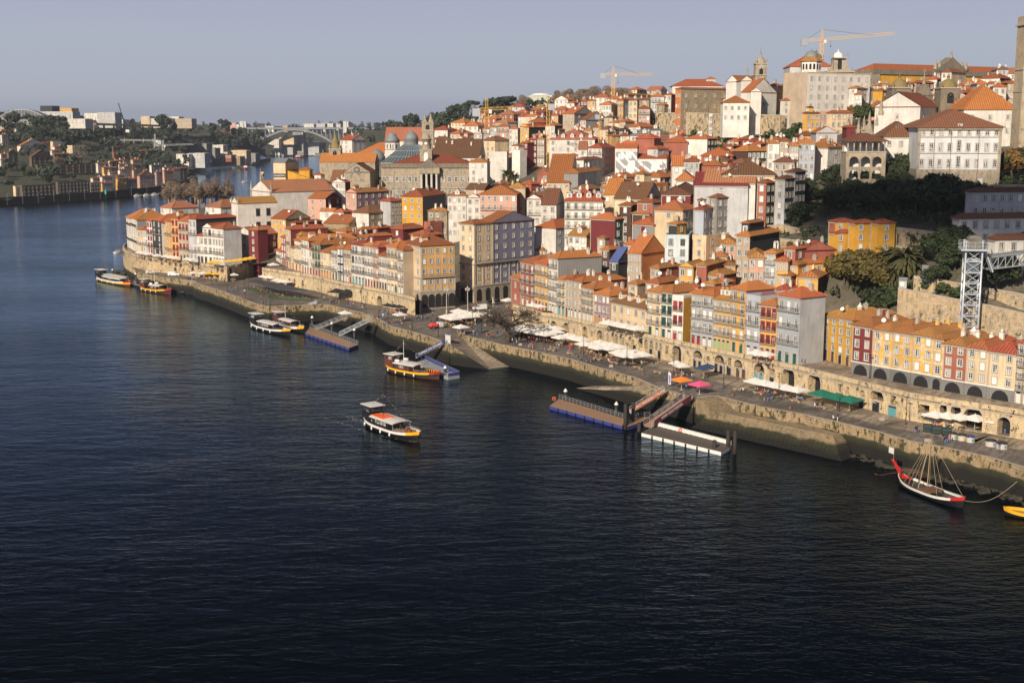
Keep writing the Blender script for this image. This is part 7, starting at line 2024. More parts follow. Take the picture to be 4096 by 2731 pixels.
tour_boat('dark brown tour boat with yellow band moored at the bastion beside a blue gangway',(566,1161),(684,1176),'brown',wheel='brown',roof=(-.1,.22),rafts='white',B=4.6,bands=['red','brown','green','yellow'],tips=('red',None))
def sailing_rabelo():
 P,rz,L=boat_at((3600,1932),(3850,2032));L*=1.05;o=thing('river_sailing_boat','old flat wine boat with red high stern, bare mast rigging and barrels on deck','sailing boat',P,rz)
 rows=hull(o,L,4.2,['black','black','black','white'],.95,1.1,.9,('red','red'),fill=.45,deck='black')
 m=MB();m.add([(-L*.47,-.3,1.4),(-L*.47,.3,1.4),(-L*.62,.12,3.9),(-L*.62,-.12,3.9),(-L*.40,-.5,1.2),(-L*.40,.5,1.2),(-L*.60,0,3.6)],[(0,1,2,3),(0,3,6,4),(1,5,6,2),(4,6,5)],PC['red']);m.bar((-L*.40,0,1.3),(-L*.62,0,3.9),.5,PC['red'],.12);m.build('stern_fin',o)
 t=Vector((-.6,0,10.2));m=MB()
 for s in(-1,1):m.tube((-L*.12,s*1.0,.8),t,.09,.06,6,WOODL)
 m.build('mast',o);g=MB()
 for q in((L*.50,0,1.6),(-L*.3,-1.6,1.2),(-L*.3,1.6,1.2),(-L*.15,-1.9,1.1),(-L*.15,1.9,1.1),(L*.05,1.9,1.1),(L*.18,-1.2,1.0),(-L*.22,-1.8,1.1)):g.bar(t,q,.045,plain('rope',(.35,.30,.2),.9))
 g.build('rigging',o)
 k=0
 for i in range(4):
  for j in range(3):
   m=MB();m.lathe([(.24,-.5),(.34,-.2),(.36,0),(.34,.2),(.24,.5)],12,WOODD);m.lathe([(.345,-.23),(.345,-.17)],12,IRON);m.lathe([(.345,.17),(.345,.23)],12,IRON)
   b=m.build('wine_barrel',None,P+Matrix.Rotation(rz,3,'Z')@Vector((-L*.06+i*.78,-1.2+j*1.15,.98)));b.rotation_euler=(math.pi/2,0,rz);tag(b,'dark wine barrel lashed on the deck of the old flat sailing boat','barrel','barrels on the old sailing boat')
 bxp(o,'platform',-L*.33,0,2.9,3,2.2,.12,WOODD)
 for x in(-L*.33-1.3,-L*.33+1.3):
  for y in(-1,1):bxp(o,'platform_leg',x,y,.7,.12,.12,2.2,WOODD)
 m=MB();m.tube((-L*.6,0,3.6),(-L*.6,0,6.2),.03,n=5,mat=WOODL);m.box(-L*.6-.75,0,4.9,1.4,.04,1.1,PC['white']);m.build('flag',o)
 m=MB();m.tube((-L*.34,0,3.0),(-L*.78,-.5,.2),.07,.05,6,WOODD);m.add([(-L*.78,-.5,.2),(-L*.86,-.75,.1),(-L*.86,-.35,.1)],[(0,1,2)],PC['orange']);m.build('steering_oar',o)
 a=P+Matrix.Rotation(rz,3,'Z')@Vector((L*.48,0,1.4));b=PZ(4068,1925,3.6);m=MB();pr=a
 for i in range(1,13):t_=i/12;q=a.lerp(b,t_)-Vector((0,0,1.6*math.sin(math.pi*t_)));m.bar(pr-a,q-a,.06,plain('rope',(.35,.30,.2),.9));pr=q
 tag(m.build('mooring_rope',None,a),'slack mooring rope from the old sailing boat to the quay ring','rope')
sailing_rabelo()
P,rz,L=boat_at((4320,2085),(4012,2056));o=thing('yellow_boat','yellow-railed boat whose prow just enters at the picture edge','boat',P,rz);hull(o,L,3.6,['black','black','yellow'],.8,.5,.3,(None,None),fill=.4)
def small_boat(px,py,label,s=1.0,far=False,mast=False,col='white',rz=.6):
 P=PZ(px,py,0);o=thing('small_boat',label,'boat',P,rz,None);rows=hull(o,6*s,2.2*s,['black' if far else col,col],.6*s,.4*s,.1,(None,None),n=8)
 bxp(o,'cabin',-.6*s,0,.5*s,2.2*s,1.5*s,1.1*s,PC['white']if col!='white' or far else PC['grey'])
 if mast:m=MB();m.tube((0,0,0),(0,0,7*s),.08,.05,5,PC['white']);m.build('mast',o)
small_boat(476,1012,'small white motorboat moored off the tip of the bastion',1.0)
small_boat(982,678,'distant wooden tour boat heading up the far river bend',3.4,col='red',mast=True,rz=-1.4);small_boat(1048,702,'distant white and yellow tour boat behind the warehouse',2.8,col='yellow',rz=-1.3)
small_boat(979,729,'tiny sailing boat with bare mast just before the warehouse',1.3,mast=True);small_boat(1196,632,'far tour boat below the unfinished tower blocks',3.6,col='red')
for x,y,l in((551,785,'tiny white moored boat nearest the dark embankment pole'),(588,783,'low white moored boat in the middle of three by the far bank'),(621,780,'white moored boat farthest along the far bank')):small_boat(x,y,l,1.3)
m=MB();m.tube((0,0,-1),(0,0,9),.3,.2,8,PC['green']);m.lathe([(1.0,6),(1.0,9),(.05,10.5)],8,plain('marker_green',(.02,.35,.22)));tag(m.build('channel_marker',None,PZ(425,805,0)),'green channel marker pole standing in the far river','marker')
def pile(px,ytop,yfoot,label,r=.42,cap=True,mat=None,group='mooring piles',z=0):
 P=PZ(px,yfoot,z);h=PY(px,ytop,P.y).z;o=thing('mooring_pile',label,'pile',(P.x,P.y,0),0,group);m=MB();m.tube((0,0,-2),(0,0,h-(.7 if cap else 0)),r,n=12,mat=mat or BLACK);m.build('post',o)
 if cap:m=MB();m.lathe([(r+.06,h-.75),(r+.06,h-.6),(.04,h)],12,PC['white']);m.build('cap',o)
for x,a,b,l in((2262,1553,1606,'black mooring pile with white cone at the west end of the long pontoon'),(2465,1605,1662,'black mooring pile with white cone behind the railing of the long pontoon'),(1250,1262,1318,'white-capped pile beside the first white gangway'),(1328,1286,1334,'white-capped pile between the two white gangways'),(1418,1311,1362,'white-capped pile at the end of the blue-floated pontoon'),(1781,1461,1502,'white-capped pile at the blue-railed pontoon'),(451,1074,1100,'white-capped pile behind the westernmost tour boat'),(544,1090,1132,'white-capped pile between the two western boats'),(691,1116,1158,'white-capped pile at the foot of the blue western gangway')):pile(x,a,b,l)
for x,a,b,l in((2501,1615,1716,'thick rusty dark pile left of the orange gangway foot'),(2532,1608,1700,'thick rusty dark pile right of the orange gangway foot'),(2911,1720,1800,'dark steel pile at the end of the white-railed pontoon'),(2938,1722,1815,'tallest dark steel pile beyond the white-railed pontoon'),(2556,1690,1726,'short dark pile at the near end of the white-railed pontoon'),(2857,1760,1806,'short dark pile wrapped in black by the pink banners')):pile(x,a,b,l,.4,False,plain('tarred_pile',(.03,.022,.018),.8))
def pontoon(label,c,z=.8,deckc='wood',side='blue',rails=(),railmat=None,panel=None):
 q=[PZ(x,y,z)for x,y in c];P0=Vector((q[0].x,q[0].y,0));o=thing('floating_pontoon',label,'pontoon',P0);pl=[(p.x-P0.x,p.y-P0.y)for p in q]
 m=MB();m.prism(pl,z-.06,z,PC[deckc]if deckc in PC else deckc);m.build('deck',o);m=MB();m.prism(pl,-.3,z-.06,PC[side]);m.build('float',o)
 m=MB();a,b=q[0]-P0,q[1]-P0;n=int((b-a).length/3);d=(b-a).normalized();nn=Vector((d.y,-d.x,0))
 for i in range(1,n):p=a.lerp(b,i/n);m.box(p.x,p.y,0,.35,.3,z-.1,BLACK,rz=math.atan2(d.y,d.x))
 m.build('fender',o)
 for i,j in rails:
  a,b=q[i]-P0,q[j]-P0;rail(o,[a,b],1.05,railmat or GALV,mid=3)
  if panel:m=MB();m.bar(a+Vector((0,0,.55)),b+Vector((0,0,.55)),.06,panel,.8);m.build('panel',o)
 return o
pontoon('long timber pontoon on blue floats, nearest the middle of the river',[(2199,1622),(2489,1702),(2506,1676),(2236,1594)],rails=((3,2),))
pontoon('timber pontoon on blue floats below the two white gangways',[(1222,1332),(1396,1391),(1434,1378),(1240,1306)],rails=((2,3),(1,2)))
pontoon('dark timber pontoon with white panelled railing and a lifebuoy',[(2566,1730),(2884,1806),(2924,1782),(2614,1702)],deckc=plain('grey_planks',(.10,.085,.07),.8),side='white',rails=((3,2),),railmat=WHITE_F,panel=PC['white'])
pontoon('grey pontoon with dark blue banner railing beside the brown tour boat',[(1660,1450),(1792,1508),(1838,1500),(1700,1436)],deckc='grey',side='grey',rails=((3,2),(2,1)),panel=PC['blue'])
pontoon('low dark pontoon between the two western tour boats',[(520,1135),(600,1150),(612,1132),(540,1120)],deckc='grey',side='black',rails=((3,2),));pontoon('small dark pontoon under the foot of the blue western gangway',[(690,1160),(735,1168),(746,1150),(700,1146)],deckc='grey',side='black',rails=((3,2),))
pontoon('short blue-floated landing stage under the orange gangway',[(2508,1706),(2560,1690),(2600,1664),(2530,1672)],rails=((3,2),))
def ring(parent,P,n=None):
 m=MB();vs=[]
 for i in range(16):
  for j in range(6):a,b=i*math.pi/8,j*math.pi/3;r=.34+.09*math.cos(b);vs.append((r*math.cos(a),.09*math.sin(b),r*math.sin(a)))
 m.add(vs,[(i*6+j,i*6+(j+1)%6,((i+1)%16)*6+(j+1)%6,((i+1)%16)*6+j)for i in range(16)for j in range(6)],PC['orange'],True);tag(m.build('lifebuoy',None,P),n,'lifebuoy')
ring(None,PZ(2719,1729,.9)+Vector((0,-.2,.55)),'orange lifebuoy on the white panelled pontoon railing');ring(None,PZ(2216,1604,.9)+Vector((0,0,.6)),'orange lifebuoy at the west end of the long pontoon')
def on_plane(s,par,base,c,xd,nd,size,mat):
 X=xd.normalized();Z=nd.normalized();Y=Z.cross(X);M=Matrix((X,Y,Z)).transposed();t=text(s,par,c-base,size,mat,M.to_euler());return t
def gangway(label,top,bot,zt=5.6,zb=.95,w=1.7,col=None,banner=None,words=None,wordc=None,two=False,words2=None,tsz=.8,flip=None):
 A,B=PZ(*bot,zb),PZ(*top,zt);d=B-A;o=thing('gangway',label,'gangway',A);mt=PC[col]if col else GALV;n=Vector((-d.y,d.x,0)).normalized();n=n if n.y<0 else-n;m=MB();D0=Vector((0,0,0))
 m.add([D0-n*w/2,d-n*w/2,d+n*w/2,D0+n*w/2],[(0,1,2,3)],PC['wood']);m.add([D0-n*w/2-Vector((0,0,.12)),d-n*w/2-Vector((0,0,.12)),d+n*w/2-Vector((0,0,.12)),D0+n*w/2-Vector((0,0,.12))],[(3,2,1,0)],mt);m.build('deck',o)
 up=Vector((0,0,1.15))
 for s in(-1,1):
  m=MB();q=n*(s*w/2);N_=max(4,int(d.length/1.7));m.bar(q,d+q,.13,mt);m.bar(q+up,d+q+up,.1,mt);m.bar(q+up*.5,d+q+up*.5,.05,mt)
  for i in range(N_+1):p=d*(i/N_)+q;m.bar(p,p+up,.07,mt);(i<N_)and m.bar(p,d*((i+1)/N_)+q+up,.05,mt)
  m.build('truss_side',o)
  if banner and(s>0 or two):
   b=MB();q2=q*(1+.1*2/w*.5)+n*.07*s;f0,f1=.06,.97;e=[d*f0+q2,d*f1+q2,d*f1+q2+up*1.05,d*f0+q2+up*1.05];b.add(e,[(0,1,2,3),(3,2,1,0)],PC[banner]if banner in PC else banner);bb=b.build('banner',o)
   if words:X=d if d.x>0 else-d;cz=d*.5+q2+n*(.03 if s>0 else-.03)+up*.28;nd=n;X2=X.normalized();on_plane(words,bb,Vector((0,0,0)),cz+(n*.06 if s<0 else D0),X2,nd,tsz,wordc or PC['white'])
 return o
gangway('aluminium gangway with bare railings reaching the small basin ledge, western of two',(1389,1268),(1264,1318),4.2);gangway('aluminium gangway with bare railings down from the quay corner, eastern of two',(1484,1282),(1357,1343))
gangway('gangway with dark blue lettered banner down to the brown tour boat',(1789,1370),(1668,1430),banner='blue',words='TOMAZ DO DOURO',tsz=.85);gangway('gangway with long white lettered banner above the black moored boats',(1268,1214),(1136,1270),5.6,1.2,banner='white',words='THE QUICKEST WAY ACROSS THE RIVER',wordc=PC['blue'],tsz=.55,col='grey')
gangway('gangway with orange lettered banner beside the thick dark piles',(2656,1566),(2520,1650),banner=plain('banner_orange',(.62,.17,.05),.6),words='DOURO BRIDGES CRUISE',tsz=.8,col='grey');gangway('gangway with twin maroon lettered banners beside the stone steps',(2752,1592),(2590,1706),banner=plain('banner_maroon',(.22,.045,.08),.6),words='RIVER SIGHTSEEING',tsz=.75,two=True,w=2.4)
gangway('western gangway with blue banner near the bastion',(776,1120),(704,1148),banner='blue',words='TOMAZ DO DOURO',tsz=.6)
g=PZ(1792,1372,5.5);m=MB();[m.box(x,0,0,.1,.1,2.4,PC['white'])for x in(-1.1,0,1.1)];m.box(0,0,.1,2.2,.05,2.1,plain('mesh_gate_white',(.55,.56,.56)));m.box(0,-.02,2.4,.9,.06,.4,PC['blue']);tag(m.build('pier_gate',None,g,-.9),'tall white pier gate at the head of the dark blue gangway','gate')
def wake():
 m_,nt,b=_new('wake_foam');b.inputs['Base Color'].default_value=(.55,.6,.6,1);b.inputs['Roughness'].default_value=.5;nz=noise_tex(nt,mapping(nt,posn(nt),(1,1,1)),1.6,5,.75);nt.links.new(ramp(nt,nz,.52,.66),b.inputs['Alpha'])
 P,rz,L=boat_at((1466,1692),(1674,1768));m=MB()
 for s in(-1,1):
  pr=None
  for i in range(15):t=i/14;x=L*.50-t*L*1.5;y=s*(.3+2.7*min(1,t*2.6)**.7+t*1.6);wd=.35+.3*t;c=((x,y,.012),(x,y+s*wd,.012));pr and m.poly([pr[0],c[0],c[1],pr[1]]if s>0 else[pr[1],c[1],c[0],pr[0]],m_);pr=c
 m.quad((-L*.9,-1.2,.014),(-L*.5,-1.0,.014),(-L*.5,1.0,.014),(-L*.9,1.2,.014),m_);tag(m.build('boat_wake',None,P,rz),'thin white foam wake around the cruising boat',None,None,'stuff')
wake();label_people()
# ------------------------------------------------------------------ the south bank, the bridge, cranes and the lift
table('on the far south bank',0,350,"""
0 25 115 420 3 C F o h 0 2
0 35 80 500 3 W W o h 1 1
160 190 292 490 3 W W o h 1 1
360 380 440 540 2 W W o h 0 1
0 20 98 560 4 W G o h 0 3
200 240 560 690 2 W L o g 0 7
480 500 582 650 3 T Y o h 0 1
590 620 735 645 3 C W g t 0 3
615 640 750 700 3 W C o h 0 2
600 610 700 745 2 W W o h 0 2
780 850 1028 690 3 C C g t 2 3
430 450 560 785 2 F F o h 0 1
340 370 620 820 3 F F b g 0 4
630 640 810 785 3 F F o h 0 3
820 830 965 825 3 F F o h 0 3
0 10 75 785 3 W G o h 0 2
90 100 205 770 3 F F b g 0 1
0 10 45 850 3 W W o h 0 1
1130 1150 1275 895 3 W W o h 0 2
1270 1300 1390 870 3 W F r h 0 2
1370 1390 1445 860 3 S S o h 0 1
1440 1450 1505 855 3 L L b h 0 1
1535 1560 1665 855 5 C C o h 1 3
1370 1400 1500 905 2 W W o h 1 1
1210 1220 1285 945 3 Y Y o h 0 1
1265 1280 1380 945 3 L G o h 0 2
1395 1410 1500 975 4 W W r h 0 2
1450 1460 1545 935 4 P P o h 0 1
1545 1560 1660 915 4 F G b h 0 3
1560 1570 1640 975 3 T T b h 0 2
1755 1780 1915 915 3 W G g h 0 2
1915 1930 2025 945 3 W P r h 0 4
2025 2040 2120 965 4 S W r h 0 4
2090 2110 2200 950 4 F F o f 1 1
1070 1090 1215 1070 3 W W r h 0 3
1185 1200 1320 1055 4 W W r h 0 4
1185 1200 1320 1130 4 Y L o h 0 4
1365 1380 1460 1040 4 F L r h 0 2
1370 1385 1490 1075 4 Y Y o h 0 3
1480 1500 1610 1080 4 G G o h 0 4
1610 1640 1820 1045 4 P P b g 0 6
1815 1840 1910 1000 5 Q P b f 1 3
1910 1930 2040 985 4 P P r h 0 4
1270 1290 1340 1000 3 W W o h 0 1
1325 1340 1520 770 2 S S o h 0 1
1640 1660 1830 745 2 S S o h 0 2
250 260 650 1165 3 F F b t 0 8
670 680 1045 1125 3 F F b t 0 9
1045 1060 1190 1125 3 C F b t 0 4
160 180 250 1170 3 C C b t 0 2
1320 1330 1420 700 3 F F b h 0 1
430 440 1110 920 3 F F b t 0 9
""",gfn=ZSL,y0=860,yaw0=31,Dmax=120,under=3)
def block_far(px0,px1,pyt,pyb,Y,col,label,floors=6,nw=8,name='apartment_block',z=None,yaw=8,mat=None,roof='g'):
 A,B,zt_=big(px0,(px1,pyt),Y,yaw);zb=PY(px1,pyb,Y).z;return house(A,B,zb,zt_-zb,22,col,col,roof,'t',floors,nw,2,'','nq',label=label,name=name,cat='building')
X0=lambda x:x/2.94
block_far(0,175,350+X0(345),350+X0(430),1750,'G','wide dark glazed arena hall under a low arched roof on the southern skyline',2,12,'arena_hall')
P=PY(88,350+X0(345),1748);o=thing('arched_roof','low arched truss roof over the dark arena hall on the southern skyline','roof',P);m=MB();Wd=175*1748/F
for k in range(14):a,b=[(-Wd/2+Wd*t/14,0,(9.5 if 1 else 0)*(1-(2*t/14-1)**2))for t in(k,k+1)];m.bar(a,b,.8,GALV);m.bar((a[0],0,0),a,.4,GALV);m.quad((a[0],.5,0),(b[0],.5,0),(b[0],.5,b[2]),(a[0],.5,a[2]),plain('smoky_glass',(.12,.14,.15),.4));m.quad((a[0],0,a[2]),(b[0],0,b[2]),(b[0],24,b[2]),(a[0],24,a[2]),LEAD)
m.build('truss',o)
block_far(155,290,350+X0(290),350+X0(410),1800,'L','low white commercial building with coloured roof signs on the southern skyline',4,7);block_far(160,208,350+X0(222),350+X0(262),1850,'D','dark billboard building beside the arena hall',2,0,'billboard');block_far(240,286,350+X0(250),350+X0(300),1850,'Y','yellow and red lettered roof sign block above the shopping hall',2,0,'sign_block')
block_far(270,340,350+X0(375),350+X0(430),1700,'W','low white block with square windows in front of the commercial hall',2,5);block_far(337,395,350+X0(310),350+X0(430),1900,'W','white banded apartment slab on the southern skyline',7,6);block_far(392,459,350+X0(300),350+X0(428),1880,'L','grey apartment slab attached to the white banded one',7,7)
block_far(474,492,350+X0(385),350+X0(430),2100,'A','small pale blue tower right of the thin black crane',4,2);block_far(563,598,350+X0(345),350+X0(430),2200,'C','tall cream apartment block at the west end of the skyline group',8,4);block_far(602,680,350+X0(370),350+X0(432),2150,'W','long white stepped apartment block on the southern skyline',6,9);block_far(640,715,350+X0(350),350+X0(400),2300,'W','white apartment block with roof dome behind the stepped one',5,8);block_far(700,766,350+X0(372),350+X0(440),2160,'T','brown and white apartment block above the river wood',6,7)
block_far(916,943,350+X0(420),350+X0(480),3400,'P','red and white tower block left of the arch bridge',9,4);block_far(944,956,350+X0(437),350+X0(480),3400,'W','narrow white tower next to the red one left of the bridge',7,2)
for i,(a,b,t,c)in enumerate(((1215,1255,432,'W'),(1258,1300,428,'L'),(1298,1332,425,'W'),(1130,1150,455,'Y'),(1060,1095,460,'W'),(1345,1362,432,'W'))):block_far(a,b,350+X0(t),350+X0(500),3300+40*i,c,('white long block behind the bridge deck','grey block behind the middle of the bridge deck','bright white block above the bridge deck','low ochre building above the bridge crown','low pale building over the left half of the deck','small white block beside the white bridge pylon')[i],6,6)
for i,(a,b,t,bt,c,n)in enumerate(((1065,1115,612,680,'W',3),(1112,1175,590,640,'C',3),(1125,1170,630,760,'L',7),(1170,1212,530,768,'G',15),(1200,1275,648,768,'L',8),(1270,1292,650,765,'G',7),(1066,1170,745,770,'W',1),(1092,1120,690,748,'W',2))):
 block_far(a,b,350+X0(t),350+X0(bt),2720+12*i,c,('white flat block under the left of the arch','cream terrace of blocks under the arch','grey glazed block beside the scaffolded tower','tall scaffolded tower block seen through the bridge arch','wide scaffolded block right of the tower under the arch','dark end of the scaffolded block under the arch','long low riverside hall under the left of the arch','small white riverside house under the arch')[i],n,8 if n>5 else 6,'riverside_block')
block_far(705,754,350+X0(790),350+X0(890),1750,'W','white ended long office block by the river on the south bank',4,4,'office_block');block_far(754,818,350+X0(780),350+X0(895),1760,'L','banded grey glass office block by the far river jetty',4,8,'office_block');block_far(740,826,350+X0(665),350+X0(740),1950,'G','long grey block below the dark wood, crane over its roof',4,8,'office_block');block_far(812,860,350+X0(718),350+X0(800),1960,'G','square grey block half way down the far slope',3,4)
for a in((850,892,682,745,'W',2000),(867,910,765,805,'C',2000),(845,960,818,870,'N',1990),(925,985,745,860,'C',2060),(960,1022,780,860,'G',2120),(895,925,800,830,'S',1980)):block_far(a[0],a[1],350+X0(a[2]),350+X0(a[3]),a[5],a[4],f'{CNAME.get(a[4], "stone")} warehouse near the wooded point, top at the {["riverside", "slope"][a[2] < 760]}, width {["narrow", "wide"][a[1] - a[0] > 60]}',3,6,'warehouse')
def wall_line(name,label,pts,z0,z1,mat,cat='wall'):
 P0=pts[0];o=thing(name,label,cat,(P0[0],P0[1],0));m=MB()
 for a,b in zip(pts,pts[1:]):d=Vector((b[0]-a[0],b[1]-a[1],0)).normalized();n=Vector((-d.y,d.x,0))*7;A_,B_=Vector((a[0]-P0[0],a[1]-P0[1],0)),Vector((b[0]-P0[0],b[1]-P0[1],0));u=Vector((0,0,z1));l=Vector((0,0,z0));m.add([A_+l,B_+l,B_+u,A_+u,B_+u+n,A_+u+n],[(1,0,3,2),(3,2,4,5),(2,3,5,4),(0,1,2,3)],mat)
 m.build('masonry',o);c=MB()
 for a,b in zip(pts,pts[1:]):c.bar((a[0]-P0[0],a[1]-P0[1],z1+.5),(b[0]-P0[0],b[1]-P0[1],z1+.5),.12,STONE_T,.12)
 c.build('railing',o)
DW=stone('dark_embankment',(.06,.055,.045),2,1);SP=[tuple(PZ(x,y,0))[:2]for x,y in((-200,842),(0,823),(136,814),(422,796),(646,772),(740,752),(792,734),(775,710))]
wall_line('river_embankment','long dark embankment wall with white railing along the south bank',SP,-1,6,DW)
wall_line('river_embankment','low dark bank beyond the headland leading to the wooded point',[tuple(PZ(x,y,0))[:2]for x,y in((754,690),(829,663),(952,656),(1040,650),(1084,643))],-1,4,DW)
wall_line('far_quay','pale riverside quay wall beneath the arch bridge',[tuple(PZ(x,y,0))[:2]for x,y in((1060,612),(1100,618),(1170,623),(1300,627),(1420,630))],-1,7,plain('pale_quay',(.4,.38,.33)))
for i in range(11):x=30+i*62;P=PZ(x,823-x*.072-max(0,x-560)*.11,6);m=MB();m.tube((0,0,0),(0,0,8),.07,n=5,mat=GALV);m.bar((0,0,8),(1.2,0,8.2),.1,GALV);tag(m.build('street_lamp',None,P),'thin pale lamp post on the far embankment road','street lamp','lamps on the far embankment')
def arch_bridge():
 Yb=2720;a,b=PY(955,513,Yb),PY(1500,512,Yb);o=thing('arch_bridge','long pale concrete arch bridge spanning the far end of the river','bridge',a);CB=plain('bridge_concrete',(.24,.26,.28),.8);m=MB();L=b.x-a.x;zd=a.z;m.box(L/2,0,-2.4,L,24,2.4,CB);m.box(L/2,-12,0,L,.5,1.4,CB);m.build('deck',o)
 x0,x1=PY(981,600,Yb).x-a.x,PY(1386,600,Yb).x-a.x;zc,zf=PY(1183,519,Yb).z-zd,6-zd
 for y in(-8,8):
  m=MB();N_=28
  for i in range(N_):
   p,q=[(x0+(x1-x0)*t/N_,y,zc-(zc-zf)*(2*t/N_-1)**2*.98)for t in(i,i+1)];m.bar(p,q,7,CB,3.6)
  m.build('arch',o)
 for i in range(30):
  x=12+(L-24)*i/29;t=(x-x0)/(x1-x0);z=zc-(zc-zf)*(2*t-1)**2 if 0<=t<=1 else zf
  if z>-6:continue
  for y in(-8,8):m=MB();m.box(x,y,z,1.7,2.2,-2.4-z,CB);m.build('pier',o)
 for px in(973,1384):
  x=PY(px,512,Yb).x-a.x
  for y in(-15,15):m=MB();m.box(x,y,zf-8,7,5,14-zf+8,WHITE_F if 0 else plain('pylon_white',(.6,.6,.57),.8));m.build('pylon',o)
 for i in range(18):x=14+(L-28)*i/17;m=MB();m.tube((x,-11,0),(x,-11,11),.22,n=4,mat=GALV);m.bar((x,-11,11),(x+2.4,-11,11.5),.3,GALV);m.build('lamp_post',o)
arch_bridge()
def crane(label,px,ytop,ybase,Y,jl,jr,col,yj=None,tilt=(0,0),w=1.5,words=None):
 B_=PY(px,ybase,Y);T_=PY(px,ytop,Y);o=thing('tower_crane',label,'crane',B_);h=T_.z-B_.z;mt=plain('crane_'+col,dict(yellow=(.78,.46,.10),red=(.6,.05,.03),white=(.65,.66,.66),grey=(.45,.42,.38),black=(.05,.05,.06))[col],.5);jz=(PY(px,yj,Y).z-B_.z)if yj else h*.9
 def lattice(m,a,b,w,step,mt):
  a,b=Vector(a),Vector(b);d=b-a;L=d.length;d.normalize();u=d.cross(Vector((0,1,.001))).normalized();v=d.cross(u);cs=[(u*s+v*t)*w/2 for s in(-1,1)for t in(-1,1)];n=max(2,int(L/step));th=w*.085
  for c in cs:m.bar(a+c,b+c,th,mt)
  for i in range(n):
   p,q=a+d*L*i/n,a+d*L*(i+1)/n
   for c1,c2 in((cs[0],cs[1]),(cs[1],cs[3]),(cs[3],cs[2]),(cs[2],cs[0])):m.bar(p+c1,q+c2,th*.7,mt);m.bar(q+c1,q+c2,th*.6,mt)
 m=MB();lattice(m,(0,0,-4),(0,0,jz),w,w*1.3,mt);m.build('mast',o)
 k=Y/F;m=MB();e0,e1=(jl[0]-px)*k,(jr[0]-px)*k;z0,z1=PY(px,jl[1],Y).z-B_.z,PY(px,jr[1],Y).z-B_.z
 far,near_=((e0,z0),(e1,z1))if abs(e0)>abs(e1)else((e1,z1),(e0,z0));lattice(m,(0,0,jz),(far[0],4,far[1]),w*.75,w*1.2,mt);m.build('jib',o)
 m=MB();lattice(m,(0,0,jz),(near_[0],0,near_[1]),w*.75,w*1.2,mt);m.build('counter_jib',o);m=MB();m.box(near_[0]*.92,0,near_[1]-w*1.6,w*2.0,w,w*2.0,GALV);m.build('counterweight',o)
 m=MB();m.box(w*.9,0,jz-w*1.1,w*.8,w*.9,w,WHITE_F);m.build('cab',o);m=MB();top=(0,0,max(h,jz+w*3));lattice(m,(0,0,jz),top,w*.6,w,mt);m.bar(top,(far[0]*.7,3,jz+(far[1]-jz)*.7),.12,IRON);m.bar(top,(near_[0]*.9,0,near_[1]),.12,IRON);m.build('tower_head',o)
 m=MB();hx=far[0]*.12;m.bar((hx,0,jz),(hx,0,jz-h*.18),.08,IRON);m.box(hx,0,jz-h*.2,.5,.3,.7,IRON);m.build('hook',o)
 if words:
  s=MB();s.box(0,-w*.55,jz-22,w*.9,.1,19,mt);sb_=s.build('sign_strip',o)
  for i,ch in enumerate(words):text(ch,sb_,(0,-w*.55-.08,jz-5.2-i*2.25),2.1,PC['white'])
crane('tall yellow crane rising over the middle of the hill town, thin grey jib',2451,276,468,780,(2406,298),(2607,297),'yellow',296,w=1.6);crane('largest yellow crane on the skyline above the domed churches',3283,134,285,690,(3208,163),(3573,132),'yellow',159,w=1.7)
crane('yellow crane over the wooded western hill',1947,416,500,720,(1903,441),(2051,431),'yellow',437,w=2.2);crane('yellow crane mast with short jib left of the long white dormered house',2192,417,630,570,(2150,425),(2205,421),'yellow',423,w=1.4);crane('thin orange crane mast standing behind the long white dormered house',2399,457,556,590,(2388,463),(2418,465),'yellow',464,w=1.0)
crane('red and white crane with white lettering before the dark red house',2724,545,700,535,(2551,545),(2734,553),'red',551,w=1.5,words='PLAINTEC')
crane('white crane with long low jib on the far south bank',622,537,604,1750,(480,561),(641,565),'white',562,w=2.6);crane('smaller white crane near the grey block on the south bank',655,578,625,1750,(628,584),(772,577),'white',581,w=2.4)
P=PY(507,508,1900);m=MB();m.bar((0,0,-6),((478-507)*1900/F,0,(508-415)*1900/F),1.4,plain('crane_black',(.05,.05,.06),.5));o=thing('mobile_crane','thin black telescopic crane leaning over the southern skyline','crane',P);m.build('boom',o);bxp(o,'base',0,0,-8,8,4,4,PC['white'])
a,b=PY(375,497,1800),PY(645,504,1900);o=thing('viaduct','low dark road viaduct running along the top of the south bank wood','viaduct',a);m=MB();m.bar((0,0,0),b-a,10,GRAN_D,3);m.build('deck',o)
for i in range(8):p=(b-a)*(i/7);m=MB();m.box(p.x,p.y,p.z-26,2,2,26,GRAN_D);m.build('pier',o)
